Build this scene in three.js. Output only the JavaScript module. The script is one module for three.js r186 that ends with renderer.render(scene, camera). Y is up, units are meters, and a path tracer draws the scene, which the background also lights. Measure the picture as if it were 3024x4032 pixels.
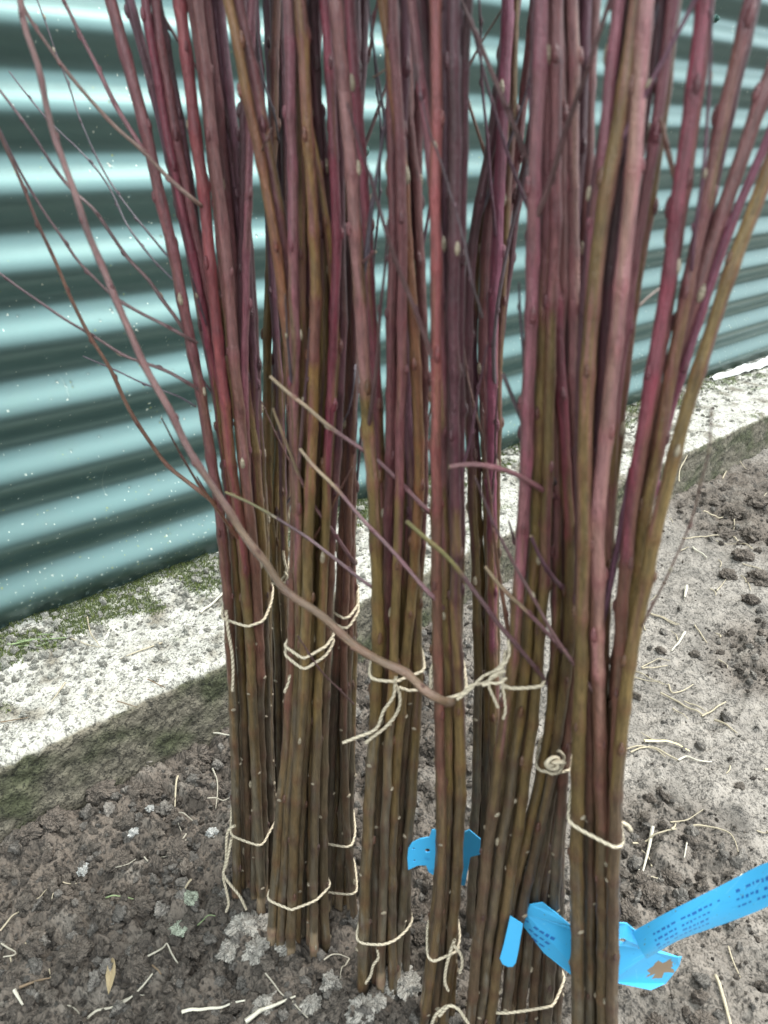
import * as THREE from 'three';
import { mergeGeometries, mergeVertices } from 'three/addons/utils/BufferGeometryUtils.js';
import { ImprovedNoise } from 'three/addons/math/ImprovedNoise.js';

// ---------- camera, sky, sun, exposure ----------
const scene = new THREE.Scene();
const camera = new THREE.PerspectiveCamera(67.03, 768 / 1024, 0.02, 200);
camera.position.set(0, 0.59, 0);
camera.rotation.x = -25.5 * Math.PI / 180;
camera.focus = 0.86;                 // sharp on the ground and the sheeting, the near stems soft
camera.userData.fStop = 11;
scene.add(camera);

const SKY_LEVEL = 1.0;
{
  const w = 256, h = 128, data = new Float32Array(w * h * 4), N = new ImprovedNoise();
  for (let j = 0; j < h; j++) for (let i = 0; i < w; i++) {
    const el = ((j + 0.5) / h - 0.5) * Math.PI, az = (i / w) * Math.PI * 2, k = (j * w + i) * 4;
    const cx = Math.cos(el) * Math.cos(az), cy = Math.sin(el), cz = Math.cos(el) * Math.sin(az);
    const cloud = N.noise(cx * 2.3, cy * 3.1, cz * 2.3) * 0.10 + N.noise(cx * 5 + 9, cy * 7, cz * 5) * 0.06;
    const l = SKY_LEVEL * (0.30 + 1.0 * Math.pow(Math.max(0, Math.sin(el)), 0.85)) * (1 + cloud);     // even overcast
    data[k] = l * 0.88; data[k + 1] = l * 0.985; data[k + 2] = l * 1.03; data[k + 3] = 1;
  }
  const sky = new THREE.DataTexture(data, w, h, THREE.RGBAFormat, THREE.FloatType);
  sky.mapping = THREE.EquirectangularReflectionMapping; sky.magFilter = sky.minFilter = THREE.LinearFilter;
  sky.wrapS = THREE.RepeatWrapping; sky.needsUpdate = true;
  scene.background = sky; scene.environment = sky;
}
const sun = new THREE.DirectionalLight(new THREE.Color(1.0, 0.965, 0.9), 1.1);
sun.position.set(2.2, 4.4, -1.9); sun.target.position.set(0.1, 0, -0.6);
sun.castShadow = true; sun.shadow.radius = 60; sun.shadow.mapSize.set(2048, 2048);
Object.assign(sun.shadow.camera, { left: -2.5, right: 2.5, top: 2.5, bottom: -2.5, near: 0.5, far: 12 });
scene.add(sun, sun.target);
const renderer = new THREE.WebGLRenderer({ antialias: true });
renderer.shadowMap.enabled = true;
renderer.toneMapping = THREE.LinearToneMapping;
renderer.toneMappingExposure = 3.75;

// ---------- helpers ----------
function rng(seed) { let s = seed >>> 0; return () => { s = (s + 0x6D2B79F5) >>> 0; let t = Math.imul(s ^ (s >>> 15), 1 | s); t = (t + Math.imul(t ^ (t >>> 7), 61 | t)) ^ t; return ((t ^ (t >>> 14)) >>> 0) / 4294967296; }; }
const noise = new ImprovedNoise();
const sm = (a, b, x) => { const t = Math.min(1, Math.max(0, (x - a) / (b - a))); return t * t * (3 - 2 * t); };
const mix = (a, b, t) => a + (b - a) * t;
const hash = (i, j, k) => { let h = Math.imul(i, 374761393) ^ Math.imul(j, 668265263) ^ Math.imul(k, 2147483647 - 58); h = Math.imul(h ^ (h >>> 13), 1274126177); return ((h ^ (h >>> 16)) >>> 0) / 4294967296; };
const fbm = (x, y, z, n = 4) => { let a = 0, f = 1, g = 0.5; for (let i = 0; i < n; i++) { a += g * noise.noise(x * f, y * f, z * f); f *= 2.07; g *= 0.5; } return a; };
const used = {};
function numbered(name) { used[name] = (used[name] ?? -1) + 1; return used[name] ? `${name}_${String(used[name]).padStart(3, '0')}` : name; }
function ready(o) { o.castShadow = o.receiveShadow = true; return o; }
function mesh(name, geometry, material, parent) { const m = ready(new THREE.Mesh(geometry, material)); m.name = name; if (parent) parent.add(m); return m; }
function tag(o, label, category, group, kind) { o.userData.label = label; if (category) o.userData.category = category; if (group) o.userData.group = group; if (kind) o.userData.kind = kind; return o; }
function thing(name, label, category, p, group) { const g = new THREE.Group(); g.name = numbered(name); g.position.set(...p); scene.add(g); return tag(g, label, category, group); }
// the wall's own axes: u along it (away to the right), v towards the camera's side
const UX = 0.752, UZ = -0.659, VX = 0.659, VZ = 0.752;
const W = (u, y, v) => new THREE.Vector3(u * UX + v * VX, y, u * UZ + v * VZ);
const uOf = (x, z) => x * UX + z * UZ, vOf = (x, z) => x * VX + z * VZ;
function texture(w, h, fill, srgb) {
  const d = new Uint8Array(w * h * 4);
  for (let j = 0; j < h; j++) for (let i = 0; i < w; i++) { const c = fill(i, j), k = (j * w + i) * 4; for (let n = 0; n < 3; n++) d[k + n] = Math.max(0, Math.min(255, Math.round(c[n] * 255))); d[k + 3] = 255; }
  const t = new THREE.DataTexture(d, w, h); t.wrapS = t.wrapT = THREE.RepeatWrapping; t.magFilter = THREE.LinearFilter; t.minFilter = THREE.LinearMipmapLinearFilter; t.generateMipmaps = true;
  if (srgb) t.colorSpace = THREE.SRGBColorSpace; t.needsUpdate = true; return t;
}
// seamless noise on a tile
function tileNoise(i, j, size, cells, seed) {
  const x = i / size * cells, y = j / size * cells, x0 = Math.floor(x), y0 = Math.floor(y), fx = x - x0, fy = y - y0, s = (t) => t * t * (3 - 2 * t);
  const q = (a, b) => hash(((a % cells) + cells) % cells, ((b % cells) + cells) % cells, seed);
  return mix(mix(q(x0, y0), q(x0 + 1, y0), s(fx)), mix(q(x0, y0 + 1), q(x0 + 1, y0 + 1), s(fx)), s(fy));
}
const grainFill = (size, list, lo, hi) => (i, j) => { let a = 0, t = 0; for (const [c, g, s] of list) { a += g * tileNoise(i, j, size, c, s); t += g; } const q = a / t, v = mix(lo, hi, sm(0.22, 0.78, q)); return [v, v, v]; };
const soilGrain = texture(512, 512, grainFill(512, [[24, 0.5, 1], [60, 0.8, 2], [128, 1, 3], [256, 1, 4]], 0.22, 1.55));
const soilBump = texture(512, 512, grainFill(512, [[40, 1, 5], [90, 0.9, 6], [200, 0.7, 7]], 0, 1));

// ---------- ground ----------
// rounded lumps of several sizes
function lumps(x, z, s, seed) {
  const gx = x / s, gz = z / s, ix = Math.floor(gx), iz = Math.floor(gz); let best = 0;
  for (let a = -1; a <= 1; a++) for (let b = -1; b <= 1; b++) {
    const cx = ix + a + hash(ix + a, iz + b, seed), cz = iz + b + hash(ix + a, iz + b, seed + 1), r = 0.45 + 0.5 * hash(ix + a, iz + b, seed + 2);
    const d = ((gx - cx) ** 2 + (gz - cz) ** 2) / (r * r);
    if (d < 1) best = Math.max(best, Math.sqrt(1 - d) * r);
  }
  return best;
}
const puff = (a, c) => Math.abs(noise.noise(a, 0.37, c)) - 0.2;       // rounded crumbs with creases between them
const blob = (x, z, cx, cz, r) => 1 - sm(r * 0.55, r * 1.25, Math.hypot(x - cx, z - cz));
function loose(x, z) {      // 1 = freshly dug and cloddy, 0 = trodden smooth
  const wob = fbm(x * 6, 3.3, z * 6, 3) * 0.14;
  let l = 1 - 0.92 * sm(0.00, 0.24, x + wob + Math.max(0, -0.75 - z) * 0.35);
  l = Math.max(l, 0.95 * blob(x + wob * 0.5, z, 0.72, -1.27, 0.24), 0.8 * blob(x, z + wob * 0.4, 0.50, -0.80, 0.10), 0.7 * blob(x, z + wob * 0.4, 0.25, -0.50, 0.10), 0.55 * blob(x, z, 0.26, -0.36, 0.10), 0.6 * blob(x, z, 0.10, -0.42, 0.10));
  return l;
}
function groundY(x, z) {
  const u = uOf(x, z), v = vOf(x, z), l = loose(x, z), wob = fbm(x * 8, 12.3, z * 8, 3);
  let y = -0.004 - 0.012 * l + 0.010 * sm(-0.48, -0.62, v) + 0.012 * sm(-0.57, -0.47, v) * sm(0.2, 0.02, x) + 0.006 * fbm(x * 9, 1.7, z * 9, 3);
  const wx = x + 0.010 * noise.noise(x * 48, 0.3, z * 48) + 0.004 * noise.noise(x * 150, 4.3, z * 150), wz = z + 0.010 * noise.noise(x * 48, 9.3, z * 48) + 0.004 * noise.noise(x * 150, 7.1, z * 150);
  y += l * (0.013 * lumps(wx, wz, 0.040, 11) + 0.019 * puff(wx * 22, wz * 22) + 0.013 * puff(wx * 52 + 3, wz * 52) + 0.008 * puff(x * 125, z * 125 + 7) + 0.0035 * puff(x * 290, z * 290));
  y += (1 - l) * (0.004 * fbm(x * 22, 7.7, z * 22, 4) + 0.0065 * puff((x * 0.75 - z * 0.66) * 16 + wob * 3, (x * 0.66 + z * 0.75) * 46 + wob * 5) + 0.0045 * puff(x * 70, z * 70) * sm(-0.2, 0.25, wob) + 0.0022 * puff(x * 190, z * 190) + 0.0045 * lumps(x, z, 0.014, 41) * sm(-0.05, 0.25, fbm(x * 14, 2.2, z * 14, 2)) + 0.003 * lumps(x, z, 0.006, 51));
  y += 0.0022 * fbm(x * 130, 0.4, z * 130, 2);
  return y;
}
function soilColour(x, z) {
  const l = loose(x, z), n = fbm(x * 18, 4.1, z * 18, 4), m = fbm(x * 55, 8.2, z * 55, 3), dry = sm(0.05, 0.35, fbm(x * 30, 6.6, z * 30, 3));
  const k = 1 + n * 0.5 + m * 0.5, g = sm(0.12, 0.4, fbm(x * 12, 1.1, z * 12, 3));
  const a = [0.118, 0.094, 0.075], b = [0.235, 0.208, 0.180], d = [0.20, 0.175, 0.148];
  return [0, 1, 2].map((i) => mix(mix(b[i], b[i] * 0.5, g), mix(a[i], d[i], dry * 0.5), l) * k);
}
function gridMesh(us, vs, place, colour, uvScale) {
  const n = us.length, m = vs.length, pos = new Float32Array(n * m * 3), col = new Float32Array(n * m * 3), uv = new Float32Array(n * m * 2), idx = [];
  for (let j = 0; j < m; j++) for (let i = 0; i < n; i++) {
    const k = j * n + i, p = place(us[i], vs[j]), c = colour(p, us[i], vs[j]);
    pos.set([p.x, p.y, p.z], k * 3); col.set(c, k * 3); uv.set([us[i] * uvScale, vs[j] * uvScale], k * 2);
    if (i < n - 1 && j < m - 1) idx.push(k, k + 1, k + n, k + 1, k + n + 1, k + n);
  }
  const g = new THREE.BufferGeometry();
  g.setAttribute('position', new THREE.BufferAttribute(pos, 3)); g.setAttribute('color', new THREE.BufferAttribute(col, 3)); g.setAttribute('uv', new THREE.BufferAttribute(uv, 2));
  g.setIndex(idx); g.computeVertexNormals(); return g;
}
const soilMaterial = new THREE.MeshStandardMaterial({ vertexColors: true, map: soilGrain, bumpMap: soilBump, bumpScale: 0.0016, roughness: 0.95, side: THREE.DoubleSide });
{
  const us = [], vs = []; for (let u = -0.35, s = 0.0024; u < 2.9; u += s) { us.push(u); s = 0.0024 + Math.max(0, u - 0.45) * 0.0032; }
  for (let v = 0.14; v > -0.66; v -= 0.0028) vs.push(v);
  const g = gridMesh(us, vs, (u, v) => { const p = W(u, 0, v); const rim = sm(0.06, 0.14, v) + sm(-0.22, -0.35, u) + sm(2.7, 2.9, u); p.y = groundY(p.x, p.z) - 0.05 * rim; return p; }, (p) => soilColour(p.x, p.z), 5);
  tag(mesh('soil', g, soilMaterial, scene), 'bare soil, cloddy on the left and trodden smooth on the right', null, null, 'structure');
  // the plot goes on all round, beyond the camera's sight
  const far = gridMesh([-30, -12, -5, -2, -0.5, 1, 2.5, 4, 8, 20, 45], [40, 18, 8, 3.5, 1.5, 0.5, 0.1, -0.3, -0.62, -2, -8], (u, v) => { const p = W(u, -0.022, v); return p; }, (p) => [0.085, 0.072, 0.056], 5);
  tag(mesh('ground', far, soilMaterial, scene), 'bare ground of the plot running on beyond the soil bed', null, null, 'structure');
}

// ---------- concrete footing under the sheeting ----------
const FOOT = 0.088, EDGE = -0.622;
const mossy = (u, v) => sm(0.02, 0.22, 1.5 * fbm(u * 14, 3.1, v * 14, 4) + 0.50 * sm(-0.735, -0.80, v) - 0.26 + 0.12 * sm(0.5, 0.1, u) * sm(-0.72, -0.78, v));
const concreteMaterial = new THREE.MeshStandardMaterial({ vertexColors: true, map: soilGrain, bumpMap: soilBump, bumpScale: 0.0012, roughness: 0.95 });
function footTop(u, v) { return FOOT + 0.003 * fbm(u * 14, 1, v * 14, 3) + 0.0035 * lumps(u, v, 0.011, 61) * sm(-0.08, 0.15, fbm(u * 8, 5, v * 8, 2) + 0.1) + 0.0018 * lumps(u, v, 0.005, 71) + 0.005 * mossy(u, v) * lumps(u, v, 0.02, 81); }
{
  const us = []; for (let u = -0.6, s = 0.0035; u < 4; u += s) { us.push(u); s = 0.0032 + Math.max(0, u - 0.5) * 0.004 + Math.max(0, -u) * 0.02; }
  const ss = []; for (let s = -0.30; s < 0.135; s += 0.0032) ss.push(s);     // across the top, over the edge and down the side
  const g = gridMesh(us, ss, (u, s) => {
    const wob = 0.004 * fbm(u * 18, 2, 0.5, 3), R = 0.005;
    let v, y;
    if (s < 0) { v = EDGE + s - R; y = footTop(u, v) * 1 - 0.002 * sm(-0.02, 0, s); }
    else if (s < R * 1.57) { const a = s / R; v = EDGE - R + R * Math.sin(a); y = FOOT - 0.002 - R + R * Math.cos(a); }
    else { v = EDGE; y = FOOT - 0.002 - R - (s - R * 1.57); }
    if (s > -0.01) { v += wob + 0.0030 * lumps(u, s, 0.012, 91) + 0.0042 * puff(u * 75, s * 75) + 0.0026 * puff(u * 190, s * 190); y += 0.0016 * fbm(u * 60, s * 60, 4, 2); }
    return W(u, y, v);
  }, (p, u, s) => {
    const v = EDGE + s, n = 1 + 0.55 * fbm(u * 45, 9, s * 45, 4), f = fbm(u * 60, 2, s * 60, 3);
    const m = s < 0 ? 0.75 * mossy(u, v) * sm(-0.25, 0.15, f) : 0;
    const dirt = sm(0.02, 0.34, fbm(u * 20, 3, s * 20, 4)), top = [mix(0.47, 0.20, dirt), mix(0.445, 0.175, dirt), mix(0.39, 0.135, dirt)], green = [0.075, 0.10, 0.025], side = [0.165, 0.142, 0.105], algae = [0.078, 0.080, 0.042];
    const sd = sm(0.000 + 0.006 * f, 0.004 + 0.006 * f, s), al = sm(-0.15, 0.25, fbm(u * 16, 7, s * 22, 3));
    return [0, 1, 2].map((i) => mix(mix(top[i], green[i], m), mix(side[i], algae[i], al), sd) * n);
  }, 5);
  const footing = thing('concrete_footing', 'pale crusted concrete footing strip with dark mossy side below the corrugated wall', 'footing', [0, 0, 0]);
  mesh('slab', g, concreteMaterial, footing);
}

// ---------- corrugated sheeting ----------
const PITCH = 0.0705, DEPTH = 0.0085, WALLV = -0.832;
const profile = (y) => DEPTH * Math.sin(2 * Math.PI * (y - 0.599) / PITCH);
{
  const cw = 2048, ch = 1024;      // 2.4 m x 1.2 m of paint: splashes of dried soil, lichen specks, drips
  const R = rng(77), base = new Float32Array(cw * ch * 2);
  const splat = (cx, cy, r, k, a) => { for (let j = Math.floor(cy - r * 2); j <= cy + r * 2; j++) for (let i = Math.floor(cx - r * 2); i <= cx + r * 2; i++) { if (j < 0 || j >= ch) continue; const ii = ((i % cw) + cw) % cw, ang = Math.atan2(j - cy, i - cx), d = Math.hypot(i - cx, (j - cy)) / (r * (1 + 0.45 * noise.noise(Math.cos(ang) * 1.4 + cx, Math.sin(ang) * 1.4 + cy, 3))); if (d < 1) { const q = (j * cw + ii) * 2 + k; base[q] = Math.max(base[q], a * sm(1, 0.6, d)); } } };
  for (let n = 0; n < 11000; n++) { const y = Math.pow(R(), 2.6), i = R() * cw; splat(i, y * ch, 0.55 + 0.8 * Math.pow(R(), 5), R() < 0.75 ? 0 : 1, 0.35 + 0.65 * R()); }
  for (let n = 0; n < 60; n++) { const y = Math.pow(R(), 2.2) * 0.7, i = R() * cw; const c = 2 + R() * 5; for (let q = 0; q < c; q++) splat(i + (R() - 0.5) * 12, y * ch + (R() - 0.5) * 10, 0.7 + 1.5 * R() * R(), R() < 0.8 ? 0 : 1, 0.9); }
  for (let n = 0; n < 60; n++) { let y = R() * 0.6 * ch, i = R() * cw; const len = 10 + R() * 40; for (let q = 0; q < len; q++) { splat(i, y, 0.9, 0, 0.16); y -= 1.2; i += (R() - 0.5) * 0.8; } }
  const film = (i, j) => { const n = fbm(i / cw * 26, j / ch * 13, 2.5, 4), f = tileNoise(i, j, 2048, 700, 8); return Math.max(0, Math.min(1, 0.10 + 0.42 * n + 0.12 * (f - 0.5))); };
  const map = texture(cw, ch, (i, j) => { const q = (j * cw + i) * 2, a = base[q], b = base[q + 1], d = film(i, j) * 0.5; const paint = [0.350, 0.448, 0.440], dust = [0.42, 0.46, 0.44], w = [0.80, 0.79, 0.73], g = [0.50, 0.54, 0.36]; return [0, 1, 2].map((n) => mix(mix(mix(paint[n], dust[n], d), g[n], b), w[n], a)); }, true);
  const rough = texture(1024, 512, (i, j) => { const q = (j * 2 * cw + i * 2) * 2, a = Math.max(base[q], base[q + 1]), d = film(i * 2, j * 2); return [0, mix(0.40 + 0.16 * d, 0.9, a), mix(0.8, 0.0, a)]; });
  const material = new THREE.MeshPhysicalMaterial({ map, roughness: 1, roughnessMap: rough, metalness: 1, metalnessMap: rough, clearcoat: 0.3, clearcoatRoughness: 0.25, side: THREE.DoubleSide });
  for (const t of [map, rough]) t.repeat.set(1 / 2.4, 1 / 1.2);
  const pos = [], uv = [], idx = [], y0 = 0.0915, y1 = 2.35, per = 30, rows = Math.round((y1 - y0) / PITCH * per), us = [-2.6, -1, -0.2, 0.3, 0.8, 1.4, 2.1, 3, 4.5, 7];
  for (const back of [0, 1]) for (let j = 0; j <= rows; j++) for (const u of us) { const y = y0 + (y1 - y0) * j / rows, p = W(u, y, WALLV + profile(y) - back * 0.0011); pos.push(p.x, p.y, p.z); uv.push(u, y - y0); }
  const n = us.length, off = n * (rows + 1);
  for (let j = 0; j < rows; j++) for (let i = 0; i < n - 1; i++) { const a = j * n + i; idx.push(a, a + 1, a + n, a + 1, a + n + 1, a + n); const b = a + off; idx.push(b, b + n, b + 1, b + 1, b + n, b + n + 1); }
  for (let i = 0; i < n - 1; i++) { idx.push(i, i + off, i + 1, i + 1, i + off, i + 1 + off); const t = rows * n + i; idx.push(t, t + 1, t + off, t + 1, t + 1 + off, t + off); }
  const g = new THREE.BufferGeometry(); g.setAttribute('position', new THREE.Float32BufferAttribute(pos, 3)); g.setAttribute('uv', new THREE.Float32BufferAttribute(uv, 2)); g.setIndex(idx); g.computeVertexNormals();
  const wall = thing('corrugated_wall', 'dark green corrugated metal sheeting standing behind the stem bundles', 'wall', [0, 0, 0]);
  mesh('corrugated_sheet', g, material, wall);
  const cap = new THREE.MeshStandardMaterial({ color: new THREE.Color(0.035, 0.095, 0.075), roughness: 0.4, metalness: 0.2 });
  const washer = new THREE.MeshStandardMaterial({ color: new THREE.Color(0.16, 0.20, 0.18), roughness: 0.6, metalness: 0.3 });
  const headG = new THREE.LatheGeometry([[0, 0.0072], [0.0028, 0.0070], [0.0040, 0.0060], [0.0046, 0.0028], [0.0050, 0.0012], [0.0078, 0.0006], [0.0078, 0]].map(([a, b]) => new THREE.Vector2(a, b)), 12);
  const washG = new THREE.LatheGeometry([[0.0060, 0.0002], [0.0090, 0.0002], [0.0097, -0.0006], [0.0095, -0.0030]].map(([a, b]) => new THREE.Vector2(a, b)), 20);
  for (const [u, k] of [[0.702, 0], [1.633, -3], [1.53, 3], [-0.25, 0], [2.6, -3]]) {
    const y = 0.599 - PITCH * 0.25 + k * PITCH, p = W(u, y, WALLV + profile(y) + 0.0008), s = mesh('screw', headG, cap, wall);
    s.position.copy(p); s.quaternion.setFromUnitVectors(new THREE.Vector3(0, 1, 0), new THREE.Vector3(VX, 0, VZ).normalize()); mesh('washer', washG, washer, s);
  }
}

// ---------- stems ----------
const TONES = {      // bark colours seen high on the stem: two alternatives, linear
  russet: [[0.20, 0.085, 0.075], [0.155, 0.062, 0.06]], crimson: [[0.225, 0.050, 0.066], [0.16, 0.048, 0.055]], red: [[0.235, 0.062, 0.055], [0.19, 0.05, 0.05]],
  coral: [[0.27, 0.085, 0.072], [0.22, 0.095, 0.055]], maroon: [[0.105, 0.042, 0.048], [0.085, 0.045, 0.042]], mauve: [[0.155, 0.075, 0.09], [0.12, 0.06, 0.065]],
  pink: [[0.26, 0.105, 0.115], [0.21, 0.098, 0.09]], magenta: [[0.235, 0.075, 0.11], [0.20, 0.062, 0.085]], roselight: [[0.315, 0.165, 0.145], [0.30, 0.185, 0.125]],
  olive: [[0.165, 0.112, 0.034], [0.20, 0.10, 0.07]], yellow: [[0.245, 0.160, 0.040], [0.20, 0.085, 0.06]], orange: [[0.225, 0.105, 0.045], [0.20, 0.115, 0.035]], tan: [[0.265, 0.14, 0.115], [0.215, 0.105, 0.085]],
  shoot: [[0.185, 0.135, 0.070], [0.215, 0.125, 0.098]], rust: [[0.19, 0.10, 0.052], [0.15, 0.075, 0.05]], twig: [[0.16, 0.10, 0.085], [0.13, 0.075, 0.075]], straw: [[0.30, 0.22, 0.15], [0.24, 0.16, 0.12]],
  pinktwig: [[0.25, 0.12, 0.115], [0.21, 0.10, 0.09]], greytwig: [[0.12, 0.115, 0.12], [0.10, 0.085, 0.095]], pale: [[0.22, 0.13, 0.12], [0.36, 0.30, 0.16]], greentip: [[0.15, 0.09, 0.085], [0.19, 0.19, 0.055]],
  grey: [[0.20, 0.18, 0.17], [0.17, 0.15, 0.145]], mauvetwig: [[0.19, 0.10, 0.125], [0.16, 0.085, 0.10]],
};
const OLD = [[0.118, 0.083, 0.047], [0.098, 0.074, 0.050], [0.138, 0.088, 0.040], [0.105, 0.066, 0.038], [0.125, 0.098, 0.065]], MID = [[0.165, 0.105, 0.034], [0.135, 0.088, 0.032], [0.15, 0.068, 0.045], [0.185, 0.118, 0.042]], CUT = [0.30, 0.215, 0.135];
const barkMap = texture(256, 1024, (i, j) => { const a = tileNoise(i * 4, j, 1024, 128, 14) * 0.5 + tileNoise(i * 4, j * 1, 1024, 32, 15) * 0.5, b = tileNoise(i * 4, j, 1024, 256, 16), streak = tileNoise(i * 4, 0, 1024, 64, 18), spot = tileNoise(i * 4, j, 1024, 200, 19) > 0.93 ? 0.5 : 0; const fleck = tileNoise(i * 4, j, 1024, 170, 23) < 0.06 ? -0.3 : 0, v = 0.30 + 0.62 * a + 0.34 * b + 0.26 * streak + spot * 0.7 + fleck; return [v, v, v * 0.98]; });
const barkBump = texture(256, 1024, (i, j) => { const v = 0.5 * tileNoise(i * 4, j, 1024, 256, 16) + 0.5 * tileNoise(i * 4, j, 1024, 64, 17); return [v, v, v]; });
const bark = new THREE.MeshPhysicalMaterial({ vertexColors: true, map: barkMap, bumpMap: barkBump, bumpScale: 0.0007, roughness: 0.45, clearcoat: 0.42, clearcoatRoughness: 0.28 });
const budShape = new THREE.SphereGeometry(1, 7, 5);

function stemGeometry(points, r0, r1, tone, seed, origin, opts = {}) {
  const R = rng(seed), curve = new THREE.CatmullRomCurve3(points, false, 'centripetal'), L = curve.getLength(), step = opts.twig ? 0.006 : 0.005, n = Math.max(8, Math.ceil(L / step)), rad = opts.twig ? 7 : 11;
  curve.arcLengthDivisions = 300; const P = curve.getSpacedPoints(n);
  // nodes
  const gap = opts.twig ? 0.022 : 0.031, nodes = []; for (let s = gap * (0.3 + R()); s < L - 0.004; s += gap * (0.65 + 0.8 * R())) nodes.push({ s, a: 0 });
  let ang = R() * 6.28; for (const q of nodes) { q.a = ang; ang += 2.4 + (R() - 0.5) * 0.7; }
  const T = TONES[tone].map((c) => [c[0] * 0.98, c[1] * 0.84, c[2] * 0.97]);
  const change = opts.twig ? -1 : 0.22 + 0.10 * R(), change2 = opts.twig ? -1 : change + 0.09 + 0.14 * R();
  const old = OLD[Math.floor(R() * OLD.length)], old2 = OLD[Math.floor(R() * OLD.length)], mid = MID[Math.floor(R() * MID.length)];
  const cols = [];       // each internode leans a little to one or other of the stem's colours
  for (let k = 0; k <= nodes.length; k++) cols.push({ lift: 0.84 + 0.32 * R(), pick: R() < 0.72 ? 0 : 1, up: (R() - 0.5) * 0.10, f: k / Math.max(1, nodes.length) });
  const pigment = (q, y, s, ca, sa) => {
    const n1 = noise.noise(ca * 1.1 + seed * 1.3, sa * 1.1, s * 11), n2 = noise.noise(ca * 1.6 + seed * 2.1, sa * 1.6 + 4, s * 26), T0 = T[q.pick], T1 = T[1 - q.pick], side = sm(-0.1, 0.45, n1 + 0.5 * n2);
    const top = [0, 1, 2].map((x) => mix(T0[x], T1[x], side));
    if (opts.tip) { const e = sm(-0.05, 0.05, q.f - (tone === 'shoot' ? 0.45 : 0.68) + 0.1 * n1); return [0, 1, 2].map((x) => mix(T[0][x], T[1][x], e)); }
    const m1 = sm(-0.05, 0.05, y + q.up * 0.6 - change + 0.09 * n1 + 0.06 * n2), m2 = sm(-0.07, 0.07, y + q.up - change2 + 0.16 * n1 + 0.08 * n2), o = sm(-0.2, 0.3, n1 - n2);
    return [0, 1, 2].map((x) => mix(mix(mix(old[x], old2[x], o), mid[x], m1), top[x], m2));
  };
  const pos = [], col = [], uv = [], idx = [], nrm = new THREE.Vector3(0, 0, 1), tmp = new THREE.Vector3(), tan = new THREE.Vector3(), bin = new THREE.Vector3(), frames = [];
  const cutLen = opts.twig ? 0 : 0.012 + 0.022 * R(), hasCut = !opts.twig && R() < 0.45, u0 = R(), v0 = R();
  for (let i = 0; i <= n; i++) {
    tan.subVectors(P[Math.min(n, i + 1)], P[Math.max(0, i - 1)]).normalize();
    nrm.addScaledVector(tan, -nrm.dot(tan)).normalize(); bin.crossVectors(tan, nrm);
    const s = i / n * L, f = i / n; let r = mix(r0, r1, f), k = 0; while (k < nodes.length && nodes[k].s < s) k++;
    let swell = 0, sx = 0, sy = 0; for (const q of nodes) { const d = (s - q.s) / 0.0042; if (Math.abs(d) < 3) { const e = Math.exp(-d * d); swell += e; } const w = (s - q.s) / 0.014; if (Math.abs(w) < 3) { const e = Math.exp(-w * w); sx += Math.cos(q.a) * e; sy += Math.sin(q.a) * e; } }
    r *= 1 + 0.17 * Math.min(1, swell); const kink = opts.twig ? 0.0005 : 0.0004;
    const cx = P[i].x + (nrm.x * sx + bin.x * sy) * kink, cy = P[i].y + (nrm.y * sx + bin.y * sy) * kink, cz = P[i].z + (nrm.z * sx + bin.z * sy) * kink;
    frames.push({ c: new THREE.Vector3(cx, cy, cz), n: nrm.clone(), b: bin.clone(), t: tan.clone(), r });
    for (let a = 0; a <= rad; a++) {
      const th = a / rad * Math.PI * 2, ca = Math.cos(th), sa = Math.sin(th);
      const rr = r * (1 + 0.05 * noise.noise(ca * 1.5 + seed, sa * 1.5, s * 60));
      pos.push(cx + (nrm.x * ca + bin.x * sa) * rr - origin.x, cy + (nrm.y * ca + bin.y * sa) * rr - origin.y, cz + (nrm.z * ca + bin.z * sa) * rr - origin.z);
      const g = cols[k].lift * (1 + 0.40 * noise.noise(ca * 3 + seed, sa * 3, s * 70) + 0.34 * noise.noise(ca * 5, sa * 5 + seed, s * 210));
      let o = pigment(cols[k], P[i].y, s, ca, sa).map((x) => x * g);
      if (hasCut && P[i].y < cutLen + 0.006 * noise.noise(ca * 2, sa * 2, seed)) o = CUT.map((x) => x * g);
      if (!opts.twig && P[i].y < 0.14) { const m = sm(0.16, 0.34, fbm(ca * 2 + seed, sa * 2, s * 30, 3)); o = [0, 1, 2].map((x) => mix(o[x], [0.20, 0.175, 0.14][x], m * 0.7)); }   // splashes of dried soil
      if (swell > 0.25) { const m = Math.min(1, swell) * 0.5; o = [o[0] * (1 - 0.25 * m), o[1] * (1 - 0.55 * m), o[2] * (1 - 0.45 * m)]; }
      col.push(...o); uv.push(u0 + a / rad * 0.5, v0 + s / 0.22);
    }
  }
  for (let i = 0; i < n; i++) for (let a = 0; a < rad; a++) { const q = i * (rad + 1) + a, w = q + rad + 1; idx.push(q, q + 1, w, q + 1, w + 1, w); }
  for (const end of [0, n]) {                             // cut faces
    const f = frames[end], base = pos.length / 3; pos.push(f.c.x - origin.x, f.c.y - origin.y, f.c.z - origin.z); col.push(...CUT.map((x) => x * 1.5)); uv.push(0, 0);
    for (let a = 0; a <= rad; a++) { const q = end * (rad + 1) + a; pos.push(pos[q * 3], pos[q * 3 + 1], pos[q * 3 + 2]); col.push(...CUT.map((x) => x * 1.2)); uv.push(a / rad, 0); }
    for (let a = 0; a < rad; a++) end ? idx.push(base, base + 1 + a, base + 2 + a) : idx.push(base, base + 2 + a, base + 1 + a);
  }
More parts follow.
